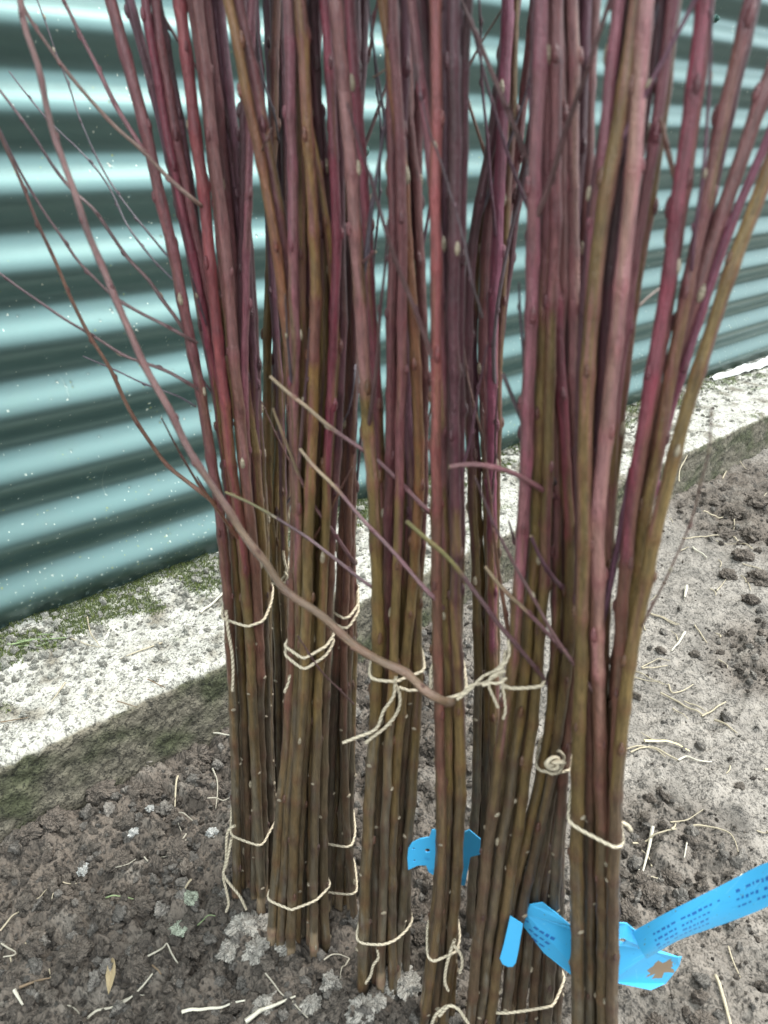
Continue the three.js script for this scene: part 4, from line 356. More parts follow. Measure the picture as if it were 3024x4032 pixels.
  ['Af7', 'A', 3.4, 1.9, 'mauve', [[-100.3,-30.0,-473.7], [-97.8,18.0,-473.6], [-95.4,66.0,-473.5], [-93.2,114.0,-473.4], [-91.1,162.0,-473.4], [-88.7,210.0,-473.4], [-86.2,258.0,-473.3], [-84.2,306.0,-473.0], [-82.9,354.0,-472.9], [-82.4,402.0,-472.8], [-82.8,450.0,-472.4], [-83.1,498.0,-471.6], [-83.2,546.0,-471.8], [-85.1,594.0,-472.8], [-86.5,642.0,-472.8], [-87.6,690.0,-473.9], [-88.9,738.0,-477.0], [-90.3,786.0,-481.5], [-91.6,834.0,-486.9], [-92.8,882.0,-492.7], [-94.0,930.0,-499.0], [-95.1,978.0,-505.6]]],
  ['Af8', 'A', 3.2, 1.8, 'mauve', [[-100.2,-30.0,-482.7], [-97.7,18.0,-482.7], [-95.4,66.0,-482.7], [-93.4,114.0,-482.7], [-91.4,162.0,-482.6], [-89.0,210.0,-482.4], [-86.4,258.0,-482.3], [-84.2,306.0,-482.0], [-82.7,354.0,-481.7], [-82.3,402.0,-481.0], [-83.0,450.0,-480.3], [-83.6,498.0,-480.0], [-84.0,546.0,-480.3], [-86.7,594.0,-481.0], [-91.1,642.0,-482.6], [-95.3,690.0,-484.6], [-96.5,738.0,-487.1], [-97.6,786.0,-490.7], [-98.6,834.0,-495.3], [-99.6,882.0,-500.7], [-100.6,930.0,-506.8], [-101.4,978.0,-513.1]]],
  ['Pf0', 'P', 3.3, 1.6, 'maroon', [[-99.4,-30.0,-527.6], [-96.9,18.0,-527.3], [-94.4,66.0,-527.0], [-91.9,114.0,-526.9], [-89.6,162.0,-527.1], [-87.5,210.0,-527.3], [-85.5,258.0,-527.3], [-84.0,306.0,-527.0], [-82.3,354.0,-526.6], [-79.3,402.0,-526.4], [-74.9,450.0,-526.1], [-70.7,498.0,-525.8], [-66.9,546.0,-526.0], [-63.6,594.0,-527.1], [-60.9,642.0,-528.6], [-58.2,690.0,-530.8], [-54.8,738.0,-534.0], [-51.2,786.0,-538.0], [-47.7,834.0,-542.9], [-44.1,882.0,-548.5], [-40.2,930.0,-554.6], [-35.6,978.0,-561.0]]],
  ['Pf1', 'P', 3.2, 1.7, 'maroon', [[-100.0,-30.0,-521.3], [-97.4,18.0,-521.1], [-94.7,66.0,-520.7], [-92.0,114.0,-520.0], [-89.1,162.0,-519.0], [-86.2,210.0,-518.6], [-83.4,258.0,-519.0], [-80.6,306.0,-519.7], [-77.3,354.0,-520.6], [-73.4,402.0,-521.3], [-69.8,450.0,-521.6], [-66.9,498.0,-521.8], [-65.2,546.0,-522.1], [-64.3,594.0,-522.7], [-63.6,642.0,-523.9], [-62.4,690.0,-525.9], [-60.5,738.0,-528.9], [-58.5,786.0,-532.8], [-56.4,834.0,-537.7], [-54.3,882.0,-543.3], [-52.2,930.0,-549.4], [-50.1,978.0,-555.8]]],
  ['Pf2', 'P', 3.7, 1.9, 'mauve', [[-88.1,-30.0,-527.9], [-87.3,18.0,-528.3], [-86.6,66.0,-528.7], [-85.9,114.0,-529.5], [-85.1,162.0,-530.6], [-83.9,210.0,-531.2], [-81.7,258.0,-530.7], [-77.9,306.0,-529.6], [-73.0,354.0,-528.9], [-67.8,402.0,-528.6], [-67.2,450.0,-528.7], [-67.4,498.0,-529.2], [-67.7,546.0,-529.7], [-67.9,594.0,-529.9], [-68.0,642.0,-530.7], [-67.9,690.0,-532.5], [-67.8,738.0,-535.3], [-67.7,786.0,-539.2], [-67.6,834.0,-544.0], [-67.5,882.0,-549.6], [-67.3,930.0,-555.7], [-67.1,978.0,-562.1]]],
  ['Bf0', 'B', 4.0, 2.0, 'russet', [[-90.8,-30.0,-419.0], [-86.1,18.0,-418.1], [-81.4,66.0,-417.5], [-76.5,114.0,-417.1], [-71.2,162.0,-417.1], [-65.4,210.0,-417.0], [-60.1,258.0,-416.8], [-56.3,306.0,-416.6], [-53.4,354.0,-416.1], [-51.4,402.0,-416.1], [-50.1,450.0,-416.5], [-49.5,498.0,-417.4], [-51.4,546.0,-418.5], [-58.1,594.0,-419.6], [-65.6,642.0,-421.1], [-73.1,690.0,-423.2], [-80.4,738.0,-426.3], [-87.7,786.0,-430.3], [-94.9,834.0,-435.1], [-102.0,882.0,-440.7], [-109.0,930.0,-446.7], [-115.7,978.0,-452.9]]],
  ['Bf1', 'B', 3.3, 2.0, 'tan', [[-82.4,-30.0,-419.3], [-77.8,18.0,-417.9], [-73.2,66.0,-417.0], [-68.5,114.0,-416.6], [-63.6,162.0,-416.6], [-58.3,210.0,-416.5], [-53.5,258.0,-416.5], [-50.2,306.0,-416.8], [-48.7,354.0,-418.0], [-47.9,402.0,-419.3], [-47.0,450.0,-420.1], [-45.4,498.0,-420.3], [-43.6,546.0,-420.6], [-42.1,594.0,-421.2], [-41.1,642.0,-422.2], [-40.3,690.0,-423.7], [-39.4,738.0,-426.7], [-38.3,786.0,-430.8], [-37.3,834.0,-435.7], [-36.2,882.0,-441.1], [-35.1,930.0,-446.8], [-33.9,978.0,-452.9]]],
  ['Bf2', 'B', 4.0, 2.1, 'maroon', [[-76.2,-30.0,-423.0], [-72.8,18.0,-422.3], [-69.3,66.0,-421.8], [-65.8,114.0,-421.5], [-62.0,162.0,-421.5], [-57.7,210.0,-421.3], [-53.0,258.0,-421.1], [-49.3,306.0,-421.3], [-46.8,354.0,-421.9], [-44.4,402.0,-422.5], [-41.9,450.0,-423.0], [-40.0,498.0,-423.3], [-38.2,546.0,-423.7], [-37.9,594.0,-424.2], [-38.5,642.0,-425.3], [-39.1,690.0,-427.5], [-39.6,738.0,-430.8], [-40.1,786.0,-434.6], [-40.2,834.0,-439.2], [-39.0,882.0,-444.3], [-37.8,930.0,-449.8], [-36.5,978.0,-455.8]]],
  ['Bf3', 'B', 3.7, 2.1, 'maroon', [[-73.3,-30.0,-430.0], [-70.4,18.0,-430.1], [-67.6,66.0,-430.4], [-64.5,114.0,-430.8], [-60.8,162.0,-431.4], [-56.7,210.0,-432.0], [-52.4,258.0,-432.3], [-48.7,306.0,-432.3], [-45.7,354.0,-432.1], [-42.3,402.0,-431.9], [-38.2,450.0,-431.6], [-35.1,498.0,-431.9], [-33.8,546.0,-433.0], [-34.6,594.0,-434.1], [-35.9,642.0,-435.2], [-36.9,690.0,-436.8], [-37.7,738.0,-439.2], [-38.5,786.0,-442.7], [-39.3,834.0,-447.4], [-40.5,882.0,-452.8], [-41.7,930.0,-458.9], [-42.9,978.0,-465.2]]],
  ['Bf4', 'B', 3.9, 2.2, 'mauve', [[-65.7,-30.0,-429.9], [-63.2,18.0,-429.7], [-60.7,66.0,-429.7], [-58.0,114.0,-429.7], [-55.1,162.0,-429.7], [-52.0,210.0,-429.6], [-48.6,258.0,-429.5], [-45.1,306.0,-429.5], [-41.6,354.0,-429.6], [-37.2,402.0,-430.3], [-32.5,450.0,-431.2], [-29.5,498.0,-431.1], [-30.1,546.0,-430.1], [-34.5,594.0,-430.1], [-37.7,642.0,-431.6], [-38.3,690.0,-433.0], [-38.7,738.0,-435.1], [-39.0,786.0,-438.7], [-39.4,834.0,-443.3], [-39.7,882.0,-448.9], [-40.1,930.0,-455.2], [-40.4,978.0,-461.9]]],
  ['Bf5', 'B', 3.6, 1.8, 'mauve', [[-60.2,-30.0,-425.4], [-58.0,18.0,-425.5], [-55.9,66.0,-425.7], [-53.6,114.0,-426.0], [-51.1,162.0,-426.1], [-48.4,210.0,-426.2], [-45.5,258.0,-426.5], [-42.0,306.0,-426.5], [-38.1,354.0,-426.6], [-34.0,402.0,-427.0], [-30.0,450.0,-427.3], [-26.6,498.0,-427.5], [-26.4,546.0,-427.5], [-31.4,594.0,-427.5], [-37.2,642.0,-428.4], [-41.1,690.0,-430.6], [-44.9,738.0,-434.0], [-48.8,786.0,-438.2], [-52.6,834.0,-443.2], [-56.3,882.0,-448.9], [-60.0,930.0,-455.2], [-63.7,978.0,-462.0]]],
  ['Bf6', 'B', 3.3, 1.8, 'crimson', [[-53.8,-30.0,-423.3], [-51.9,18.0,-423.6], [-50.0,66.0,-423.7], [-48.5,114.0,-423.7], [-46.5,162.0,-423.6], [-44.0,210.0,-423.6], [-41.3,258.0,-423.6], [-38.2,306.0,-423.7], [-34.9,354.0,-423.8], [-31.5,402.0,-423.8], [-27.9,450.0,-423.8], [-24.7,498.0,-424.1], [-23.2,546.0,-425.0], [-22.9,594.0,-426.3], [-22.5,642.0,-428.0], [-24.5,690.0,-430.2], [-26.4,738.0,-433.4], [-28.2,786.0,-437.5], [-30.0,834.0,-442.6], [-31.8,882.0,-448.5], [-33.6,930.0,-455.1], [-35.4,978.0,-462.0]]],
  ['Cf0', 'C', 3.2, 1.9, 'maroon', [[-47.0,-30.0,-457.7], [-45.3,18.0,-457.4], [-43.6,66.0,-457.6], [-41.5,114.0,-457.6], [-38.9,162.0,-457.2], [-36.0,210.0,-456.7], [-33.0,258.0,-456.4], [-29.9,306.0,-456.0], [-26.7,354.0,-455.8], [-24.3,402.0,-456.1], [-22.6,450.0,-456.3], [-21.4,498.0,-456.5], [-21.1,546.0,-456.7], [-20.4,594.0,-457.7], [-18.6,642.0,-459.7], [-17.2,690.0,-461.9], [-15.6,738.0,-464.8], [-13.9,786.0,-468.7], [-12.3,834.0,-473.5], [-10.7,882.0,-479.1], [-9.1,930.0,-485.3], [-7.5,978.0,-491.9]]],
  ['Cf1', 'C', 3.5, 2.0, 'mauve', [[-39.7,-30.0,-459.7], [-37.8,18.0,-459.3], [-35.9,66.0,-459.2], [-34.9,114.0,-460.0], [-33.8,162.0,-460.6], [-32.3,210.0,-460.9], [-30.1,258.0,-461.0], [-27.5,306.0,-460.8], [-24.5,354.0,-460.7], [-22.2,402.0,-460.8], [-21.0,450.0,-460.9], [-20.6,498.0,-460.7], [-20.9,546.0,-460.8], [-21.7,594.0,-461.4], [-23.1,642.0,-462.4], [-24.3,690.0,-464.7], [-25.7,738.0,-468.0], [-27.0,786.0,-472.2], [-28.3,834.0,-477.1], [-29.6,882.0,-482.7], [-30.8,930.0,-488.8], [-32.0,978.0,-495.1]]],
  ['Cf2', 'C', 3.3, 2.0, 'mauve', [[-26.5,-30.0,-457.6], [-28.5,18.0,-457.1], [-29.0,66.0,-457.5], [-29.1,114.0,-457.7], [-28.6,162.0,-457.7], [-27.7,210.0,-457.7], [-26.3,258.0,-457.5], [-24.7,306.0,-457.6], [-23.0,354.0,-458.0], [-21.0,402.0,-458.1], [-18.8,450.0,-458.1], [-16.9,498.0,-458.3], [-15.4,546.0,-459.4], [-14.6,594.0,-460.7], [-14.5,642.0,-462.3], [-14.3,690.0,-464.7], [-13.5,738.0,-468.1], [-12.7,786.0,-472.2], [-11.9,834.0,-477.2], [-11.1,882.0,-482.8], [-10.3,930.0,-488.9], [-9.4,978.0,-495.2]]],
  ['Cf3', 'C', 3.4, 1.9, 'crimson', [[-32.6,-30.0,-460.1], [-31.5,18.0,-461.4], [-30.3,66.0,-462.1], [-28.7,114.0,-462.2], [-26.9,162.0,-462.1], [-25.2,210.0,-461.8], [-23.6,258.0,-461.8], [-22.6,306.0,-462.5], [-22.5,354.0,-463.5], [-22.4,402.0,-464.0], [-22.0,450.0,-464.1], [-21.3,498.0,-464.3], [-20.7,546.0,-464.8], [-20.3,594.0,-465.3], [-21.0,642.0,-466.2], [-21.3,690.0,-467.7], [-20.8,738.0,-470.4], [-20.2,786.0,-474.2], [-19.6,834.0,-478.9], [-19.0,882.0,-484.4], [-18.4,930.0,-490.5], [-17.8,978.0,-496.8]]],
  ['Cf4', 'C', 3.1, 1.9, 'olive', [[-32.7,-30.0,-449.7], [-31.7,18.0,-449.6], [-30.3,66.0,-449.5], [-28.5,114.0,-449.7], [-26.4,162.0,-450.1], [-24.4,210.0,-450.3], [-22.8,258.0,-450.4], [-21.7,306.0,-450.4], [-21.2,354.0,-449.7], [-21.2,402.0,-449.0], [-21.4,450.0,-449.0], [-21.3,498.0,-449.6], [-20.9,546.0,-450.9], [-21.1,594.0,-452.6], [-21.7,642.0,-454.4], [-22.1,690.0,-456.7], [-22.5,738.0,-459.9], [-22.9,786.0,-463.9], [-23.4,834.0,-468.8], [-23.8,882.0,-474.3], [-24.1,930.0,-480.5], [-24.5,978.0,-486.9]]],
  ['Df0', 'D', 3.6, 1.8, 'crimson', [[-13.1,-30.0,-397.1], [-11.7,18.0,-396.6], [-10.8,66.0,-396.4], [-9.7,114.0,-396.2], [-8.3,162.0,-396.3], [-6.3,210.0,-396.9], [-3.8,258.0,-397.3], [-1.7,306.0,-396.7], [-0.8,354.0,-396.1], [-1.3,402.0,-395.7], [-2.7,450.0,-395.6], [-5.5,498.0,-395.7], [-7.9,546.0,-396.0], [-11.2,594.0,-396.7], [-14.9,642.0,-397.9], [-18.2,690.0,-399.8], [-21.5,738.0,-402.7], [-24.7,786.0,-406.7], [-28.0,834.0,-411.5], [-31.2,882.0,-417.1], [-34.4,930.0,-423.2], [-37.4,978.0,-429.6]]],
  ['Df1', 'D', 3.7, 2.2, 'olive', [[-5.8,-30.0,-388.1], [-5.3,18.0,-387.9], [-4.8,66.0,-387.7], [-4.2,114.0,-387.7], [-3.3,162.0,-387.8], [-2.1,210.0,-388.0], [-0.3,258.0,-388.4], [1.8,306.0,-388.9], [3.3,354.0,-389.4], [4.2,402.0,-390.1], [4.7,450.0,-390.6], [5.2,498.0,-390.9], [5.5,546.0,-391.1], [4.5,594.0,-391.6], [1.9,642.0,-393.2], [-1.0,690.0,-395.4], [-3.8,738.0,-398.1], [-6.5,786.0,-402.2], [-9.2,834.0,-407.4], [-11.9,882.0,-413.2], [-14.5,930.0,-419.5], [-17.2,978.0,-426.0]]],
  ['Df2', 'D', 3.2, 1.6, 'russet', [[-7.5,-30.0,-404.7], [-6.7,18.0,-404.7], [-5.8,66.0,-404.6], [-4.9,114.0,-404.3], [-3.6,162.0,-403.9], [-1.9,210.0,-403.2], [0.6,258.0,-402.3], [3.8,306.0,-401.5], [6.5,354.0,-401.2], [8.4,402.0,-401.3], [9.3,450.0,-401.2], [9.4,498.0,-400.8], [8.9,546.0,-400.6], [6.7,594.0,-400.8], [3.3,642.0,-401.7], [-0.2,690.0,-403.6], [-3.5,738.0,-406.7], [-6.9,786.0,-410.9], [-10.2,834.0,-416.0], [-13.5,882.0,-421.7], [-16.8,930.0,-427.8], [-20.0,978.0,-434.3]]],
  ['Df3', 'D', 3.5, 2.0, 'tan', [[-6.5,-30.0,-398.9], [-5.8,18.0,-399.1], [-5.1,66.0,-399.1], [-4.4,114.0,-399.0], [-3.0,162.0,-398.8], [-0.6,210.0,-398.2], [2.9,258.0,-397.5], [7.4,306.0,-397.5], [10.3,354.0,-397.8], [12.0,402.0,-398.0], [13.3,450.0,-398.8], [13.8,498.0,-399.5], [13.4,546.0,-399.9], [12.2,594.0,-400.5], [8.2,642.0,-401.7], [4.0,690.0,-403.3], [0.0,738.0,-405.6], [-3.9,786.0,-408.9], [-7.8,834.0,-413.3], [-11.8,882.0,-418.6], [-15.6,930.0,-424.5], [-19.4,978.0,-430.8]]],
  ['Df4', 'D', 3.3, 1.9, 'maroon', [[5.1,-30.0,-404.5], [5.0,18.0,-404.4], [4.9,66.0,-404.3], [5.0,114.0,-404.1], [5.7,162.0,-403.7], [7.3,210.0,-403.2], [9.5,258.0,-402.9], [12.0,306.0,-402.8], [14.3,354.0,-402.8], [16.0,402.0,-402.9], [16.5,450.0,-403.3], [15.3,498.0,-403.9], [13.1,546.0,-404.4], [11.6,594.0,-404.8], [12.5,642.0,-405.7], [13.3,690.0,-407.4], [13.6,738.0,-410.3], [13.9,786.0,-414.2], [14.3,834.0,-419.0], [14.6,882.0,-424.5], [14.9,930.0,-430.6], [15.1,978.0,-437.0]]],
  ['Df5', 'D', 3.2, 1.6, 'maroon', [[7.5,-30.0,-388.2], [8.7,18.0,-388.0], [9.9,66.0,-387.8], [10.1,114.0,-387.6], [10.4,162.0,-387.3], [11.9,210.0,-386.8], [14.0,258.0,-386.2], [16.9,306.0,-385.9], [17.7,354.0,-386.4], [17.3,402.0,-387.0], [15.6,450.0,-387.3], [12.7,498.0,-387.6], [10.0,546.0,-387.8], [8.1,594.0,-388.1], [4.7,642.0,-388.8], [-2.7,690.0,-391.1], [-9.9,738.0,-394.5], [-17.1,786.0,-399.0], [-24.3,834.0,-404.2], [-31.4,882.0,-409.9], [-38.5,930.0,-416.1], [-45.5,978.0,-422.6]]],
  ['Df6', 'D', 3.2, 1.8, 'mauve', [[10.7,-30.0,-394.8], [12.9,18.0,-394.8], [14.1,66.0,-394.8], [15.3,114.0,-394.8], [16.5,162.0,-394.8], [17.6,210.0,-394.8], [18.8,258.0,-394.9], [19.5,306.0,-395.0], [19.3,354.0,-395.1], [18.4,402.0,-395.4], [16.7,450.0,-395.7], [14.0,498.0,-395.6], [12.3,546.0,-395.8], [10.0,594.0,-396.8], [6.5,642.0,-398.0], [4.8,690.0,-399.6], [4.9,738.0,-402.5], [5.0,786.0,-406.5], [5.1,834.0,-411.4], [5.2,882.0,-416.9], [5.3,930.0,-423.0], [5.4,978.0,-429.5]]],
  ['Ef0', 'E', 3.5, 2.0, 'tan', [[28.3,-30.0,-362.9], [30.9,18.0,-362.8], [33.5,66.0,-362.8], [35.5,114.0,-362.7], [36.8,162.0,-362.8], [36.2,210.0,-363.0], [34.1,258.0,-363.2], [31.7,306.0,-363.3], [29.4,354.0,-363.2], [27.6,402.0,-362.8], [26.4,450.0,-362.1], [25.3,498.0,-361.4], [23.7,546.0,-361.4], [22.3,594.0,-361.8], [20.6,642.0,-363.6], [18.9,690.0,-366.0], [17.3,738.0,-369.3], [15.7,786.0,-373.5], [14.0,834.0,-378.4], [12.4,882.0,-384.1], [10.8,930.0,-390.3], [9.1,978.0,-396.7]]],
  ['Ef1', 'E', 4.0, 2.2, 'maroon', [[34.6,-30.0,-368.2], [36.0,18.0,-368.0], [37.3,66.0,-368.0], [38.6,114.0,-368.1], [39.4,162.0,-368.2], [39.0,210.0,-368.2], [37.4,258.0,-368.1], [35.3,306.0,-367.8], [32.8,354.0,-367.7], [30.6,402.0,-367.4], [29.2,450.0,-367.5], [28.0,498.0,-367.8], [25.7,546.0,-368.2], [22.0,594.0,-368.5], [18.9,642.0,-368.7], [16.6,690.0,-369.9], [14.4,738.0,-372.4], [12.2,786.0,-376.1], [10.0,834.0,-380.7], [7.8,882.0,-386.2], [5.6,930.0,-392.2], [3.4,978.0,-398.6]]],
  ['Ef2', 'E', 3.9, 2.2, 'maroon', [[38.8,-30.0,-362.7], [40.8,18.0,-362.7], [42.5,66.0,-362.9], [43.5,114.0,-362.9], [43.9,162.0,-362.9], [43.7,210.0,-363.0], [42.4,258.0,-363.1], [39.8,306.0,-363.2], [36.7,354.0,-363.1], [34.1,402.0,-362.9], [31.7,450.0,-362.9], [29.4,498.0,-363.5], [27.2,546.0,-364.1], [21.8,594.0,-364.8], [13.8,642.0,-365.8], [5.1,690.0,-367.7], [-3.5,738.0,-370.7], [-12.1,786.0,-374.7], [-20.7,834.0,-379.5], [-29.3,882.0,-385.1], [-37.8,930.0,-391.2], [-46.1,978.0,-397.6]]],
  ['Ef3', 'E', 3.2, 1.8, 'mauve', [[45.9,-30.0,-367.9], [47.1,18.0,-367.7], [47.7,66.0,-367.7], [47.8,114.0,-367.8], [47.4,162.0,-368.0], [46.6,210.0,-368.1], [44.9,258.0,-368.1], [42.5,306.0,-367.8], [40.4,354.0,-367.5], [38.6,402.0,-367.3], [36.4,450.0,-367.3], [34.1,498.0,-367.5], [32.4,546.0,-367.8], [31.2,594.0,-368.1], [29.9,642.0,-368.6], [28.5,690.0,-370.0], [26.1,738.0,-372.7], [23.6,786.0,-376.5], [21.1,834.0,-381.2], [18.6,882.0,-386.7], [16.2,930.0,-392.7], [13.7,978.0,-399.1]]],
  ['If0', 'I', 3.7, 1.9, 'mauve', [[75.5,-30.0,-438.3], [74.5,18.0,-438.4], [73.5,66.0,-438.5], [72.6,114.0,-438.7], [71.6,162.0,-438.9], [70.1,210.0,-439.3], [68.1,258.0,-439.8], [65.3,306.0,-439.7], [61.3,354.0,-439.3], [57.0,402.0,-439.1], [53.0,450.0,-439.1], [50.0,498.0,-439.3], [50.7,546.0,-439.9], [55.6,594.0,-441.0], [60.3,642.0,-441.9], [64.4,690.0,-443.6], [68.8,738.0,-446.4], [73.3,786.0,-450.2], [77.6,834.0,-454.8], [82.0,882.0,-460.4], [86.4,930.0,-466.6], [90.5,978.0,-473.0]]],
  ['If1', 'I', 3.7, 1.8, 'crimson', [[84.0,-30.0,-437.1], [83.1,18.0,-437.1], [82.1,66.0,-437.1], [80.3,114.0,-437.1], [78.3,162.0,-437.1], [76.0,210.0,-437.0], [73.2,258.0,-436.9], [70.3,306.0,-436.9], [67.0,354.0,-436.9], [63.5,402.0,-436.7], [60.0,450.0,-436.6], [57.2,498.0,-436.8], [56.6,546.0,-437.1], [57.7,594.0,-437.5], [59.1,642.0,-438.4], [61.7,690.0,-440.7], [66.0,738.0,-444.0], [70.2,786.0,-448.1], [74.4,834.0,-453.1], [78.6,882.0,-458.9], [82.7,930.0,-465.1], [86.7,978.0,-471.6]]],
  ['If2', 'I', 3.3, 1.9, 'olive', [[88.2,-30.0,-445.2], [85.8,18.0,-445.5], [83.4,66.0,-445.5], [80.9,114.0,-445.3], [78.4,162.0,-445.0], [75.8,210.0,-444.7], [73.1,258.0,-444.4], [70.4,306.0,-444.1], [67.8,354.0,-443.8], [65.5,402.0,-443.8], [63.7,450.0,-444.0], [62.9,498.0,-444.1], [62.8,546.0,-444.2], [62.2,594.0,-444.5], [61.4,642.0,-445.6], [60.6,690.0,-447.1], [59.6,738.0,-449.7], [58.7,786.0,-453.4], [57.7,834.0,-458.1], [56.8,882.0,-463.6], [55.7,930.0,-469.6], [54.7,978.0,-475.9]]],
  ['If3', 'I', 3.1, 1.8, 'russet', [[89.9,-30.0,-439.8], [87.6,18.0,-440.6], [85.2,66.0,-441.1], [82.8,114.0,-441.2], [80.2,162.0,-441.1], [77.4,210.0,-441.0], [74.6,258.0,-440.8], [71.8,306.0,-440.6], [69.3,354.0,-440.3], [67.2,402.0,-439.9], [65.4,450.0,-439.8], [64.5,498.0,-440.1], [65.6,546.0,-440.9], [69.5,594.0,-442.1], [72.3,642.0,-443.6], [74.0,690.0,-445.8], [75.5,738.0,-449.0], [77.0,786.0,-453.1], [78.4,834.0,-458.1], [79.7,882.0,-463.6], [81.0,930.0,-469.6], [82.2,978.0,-475.9]]],
  ['Ff0', 'F', 3.2, 1.6, 'mauve', [[63.6,-30.0,-353.4], [63.8,18.0,-352.8], [64.0,66.0,-352.0], [64.5,114.0,-351.3], [65.3,162.0,-350.6], [66.4,210.0,-349.9], [67.9,258.0,-349.4], [69.5,306.0,-349.2], [70.5,354.0,-349.3], [70.2,402.0,-349.6], [68.7,450.0,-350.1], [66.6,498.0,-351.0], [64.3,546.0,-351.8], [61.6,594.0,-352.8], [59.0,642.0,-354.2], [56.3,690.0,-355.8], [53.3,738.0,-358.1], [50.4,786.0,-361.8], [47.6,834.0,-366.9], [44.7,882.0,-372.8], [41.7,930.0,-378.7], [38.7,978.0,-385.1]]],
  ['Ff1', 'F', 3.4, 1.9, 'mauve', [[65.6,-30.0,-345.5], [66.1,18.0,-345.8], [66.7,66.0,-346.1], [67.4,114.0,-346.2], [68.4,162.0,-345.9], [69.8,210.0,-345.6], [71.7,258.0,-345.4], [73.0,306.0,-345.3], [73.5,354.0,-345.3], [72.8,402.0,-345.3], [70.7,450.0,-345.1], [68.2,498.0,-345.2], [65.9,546.0,-345.6], [62.7,594.0,-346.6], [59.0,642.0,-348.1], [55.2,690.0,-350.1], [51.3,738.0,-353.0], [47.4,786.0,-356.9], [43.5,834.0,-361.8], [39.7,882.0,-367.5], [35.7,930.0,-373.7], [31.7,978.0,-379.8]]],
  ['Ff2', 'F', 3.4, 2.0, 'crimson', [[68.2,-30.0,-351.0], [69.0,18.0,-351.1], [69.9,66.0,-351.3], [70.8,114.0,-351.3], [71.8,162.0,-350.6], [73.4,210.0,-350.0], [75.5,258.0,-349.6], [76.7,306.0,-349.4], [76.7,354.0,-349.5], [75.7,402.0,-349.7], [73.5,450.0,-349.9], [70.7,498.0,-350.1], [68.3,546.0,-350.5], [65.3,594.0,-350.9], [61.6,642.0,-351.5], [58.0,690.0,-353.0], [54.3,738.0,-355.6], [50.1,786.0,-359.5], [45.8,834.0,-364.6], [41.6,882.0,-370.8], [37.3,930.0,-377.4], [32.9,978.0,-383.9]]],
  ['Ff3', 'F', 4.0, 2.4, 'olive', [[72.0,-30.0,-347.0], [72.8,18.0,-346.9], [73.6,66.0,-346.7], [74.5,114.0,-346.3], [75.8,162.0,-345.8], [77.4,210.0,-345.5], [79.2,258.0,-345.2], [80.3,306.0,-345.0], [79.9,354.0,-345.1], [78.5,402.0,-345.4], [76.0,450.0,-345.9], [73.0,498.0,-346.4], [70.4,546.0,-346.9], [67.4,594.0,-347.4], [63.9,642.0,-348.0], [60.4,690.0,-349.7], [56.8,738.0,-352.8], [53.2,786.0,-356.9], [49.6,834.0,-361.8], [46.0,882.0,-367.5], [42.6,930.0,-374.0], [39.6,978.0,-381.2]]],
  ['Gf0', 'G', 3.3, 1.9, 'olive', [[78.3,-30.0,-353.0], [79.1,18.0,-352.5], [80.0,66.0,-352.0], [82.1,114.0,-351.7], [86.0,162.0,-351.9], [91.0,210.0,-352.3], [95.3,258.0,-352.8], [96.6,306.0,-353.1], [93.6,354.0,-353.3], [88.7,402.0,-353.7], [84.3,450.0,-354.1], [81.3,498.0,-354.3], [77.2,546.0,-354.5], [72.0,594.0,-355.5], [67.2,642.0,-357.1], [62.1,690.0,-359.5], [56.3,738.0,-362.8], [49.8,786.0,-366.8], [43.3,834.0,-371.3], [36.6,882.0,-375.9], [30.0,930.0,-381.0], [23.5,978.0,-386.8]]],
  ['Gf1', 'G', 3.2, 1.9, 'russet', [[94.9,-30.0,-353.0], [94.3,18.0,-352.4], [93.6,66.0,-351.8], [93.5,114.0,-351.2], [94.7,162.0,-350.6], [97.0,210.0,-350.0], [98.8,258.0,-349.3], [98.5,306.0,-348.9], [95.8,354.0,-349.1], [90.7,402.0,-349.3], [85.5,450.0,-349.7], [80.7,498.0,-350.2], [74.9,546.0,-351.2], [69.1,594.0,-352.6], [64.5,642.0,-354.2], [60.1,690.0,-356.4], [55.3,738.0,-359.8], [50.3,786.0,-363.9], [45.3,834.0,-368.7], [40.3,882.0,-374.2], [35.2,930.0,-380.3], [30.1,978.0,-386.5]]],
  ['Gf2', 'G', 3.5, 1.9, 'tan', [[91.3,-30.0,-358.7], [90.1,18.0,-358.3], [89.3,66.0,-357.9], [90.2,114.0,-357.8], [93.9,162.0,-358.1], [97.8,210.0,-358.7], [101.1,258.0,-360.1], [101.6,306.0,-360.3], [98.9,354.0,-359.8], [93.7,402.0,-359.1], [87.5,450.0,-358.7], [82.2,498.0,-358.9], [74.8,546.0,-359.3], [68.0,594.0,-359.9], [62.1,642.0,-361.1], [56.3,690.0,-363.1], [50.2,738.0,-366.1], [44.1,786.0,-370.1], [37.9,834.0,-375.0], [31.8,882.0,-380.6], [25.6,930.0,-386.6], [19.4,978.0,-392.9]]],
  ['Gf3', 'G', 3.3, 1.8, 'maroon', [[114.9,-30.0,-363.2], [113.1,18.0,-363.1], [111.3,66.0,-363.1], [110.2,114.0,-363.1], [109.7,162.0,-363.2], [108.5,210.0,-363.3], [106.9,258.0,-363.3], [104.6,306.0,-363.5], [100.4,354.0,-363.5], [95.2,402.0,-363.1], [90.5,450.0,-362.4], [87.2,498.0,-362.2], [84.8,546.0,-362.4], [81.5,594.0,-362.6], [77.5,642.0,-363.6], [73.5,690.0,-365.4], [69.3,738.0,-368.3], [66.1,786.0,-372.2], [63.4,834.0,-377.1], [60.6,882.0,-382.6], [57.8,930.0,-388.7], [54.9,978.0,-395.1]]],
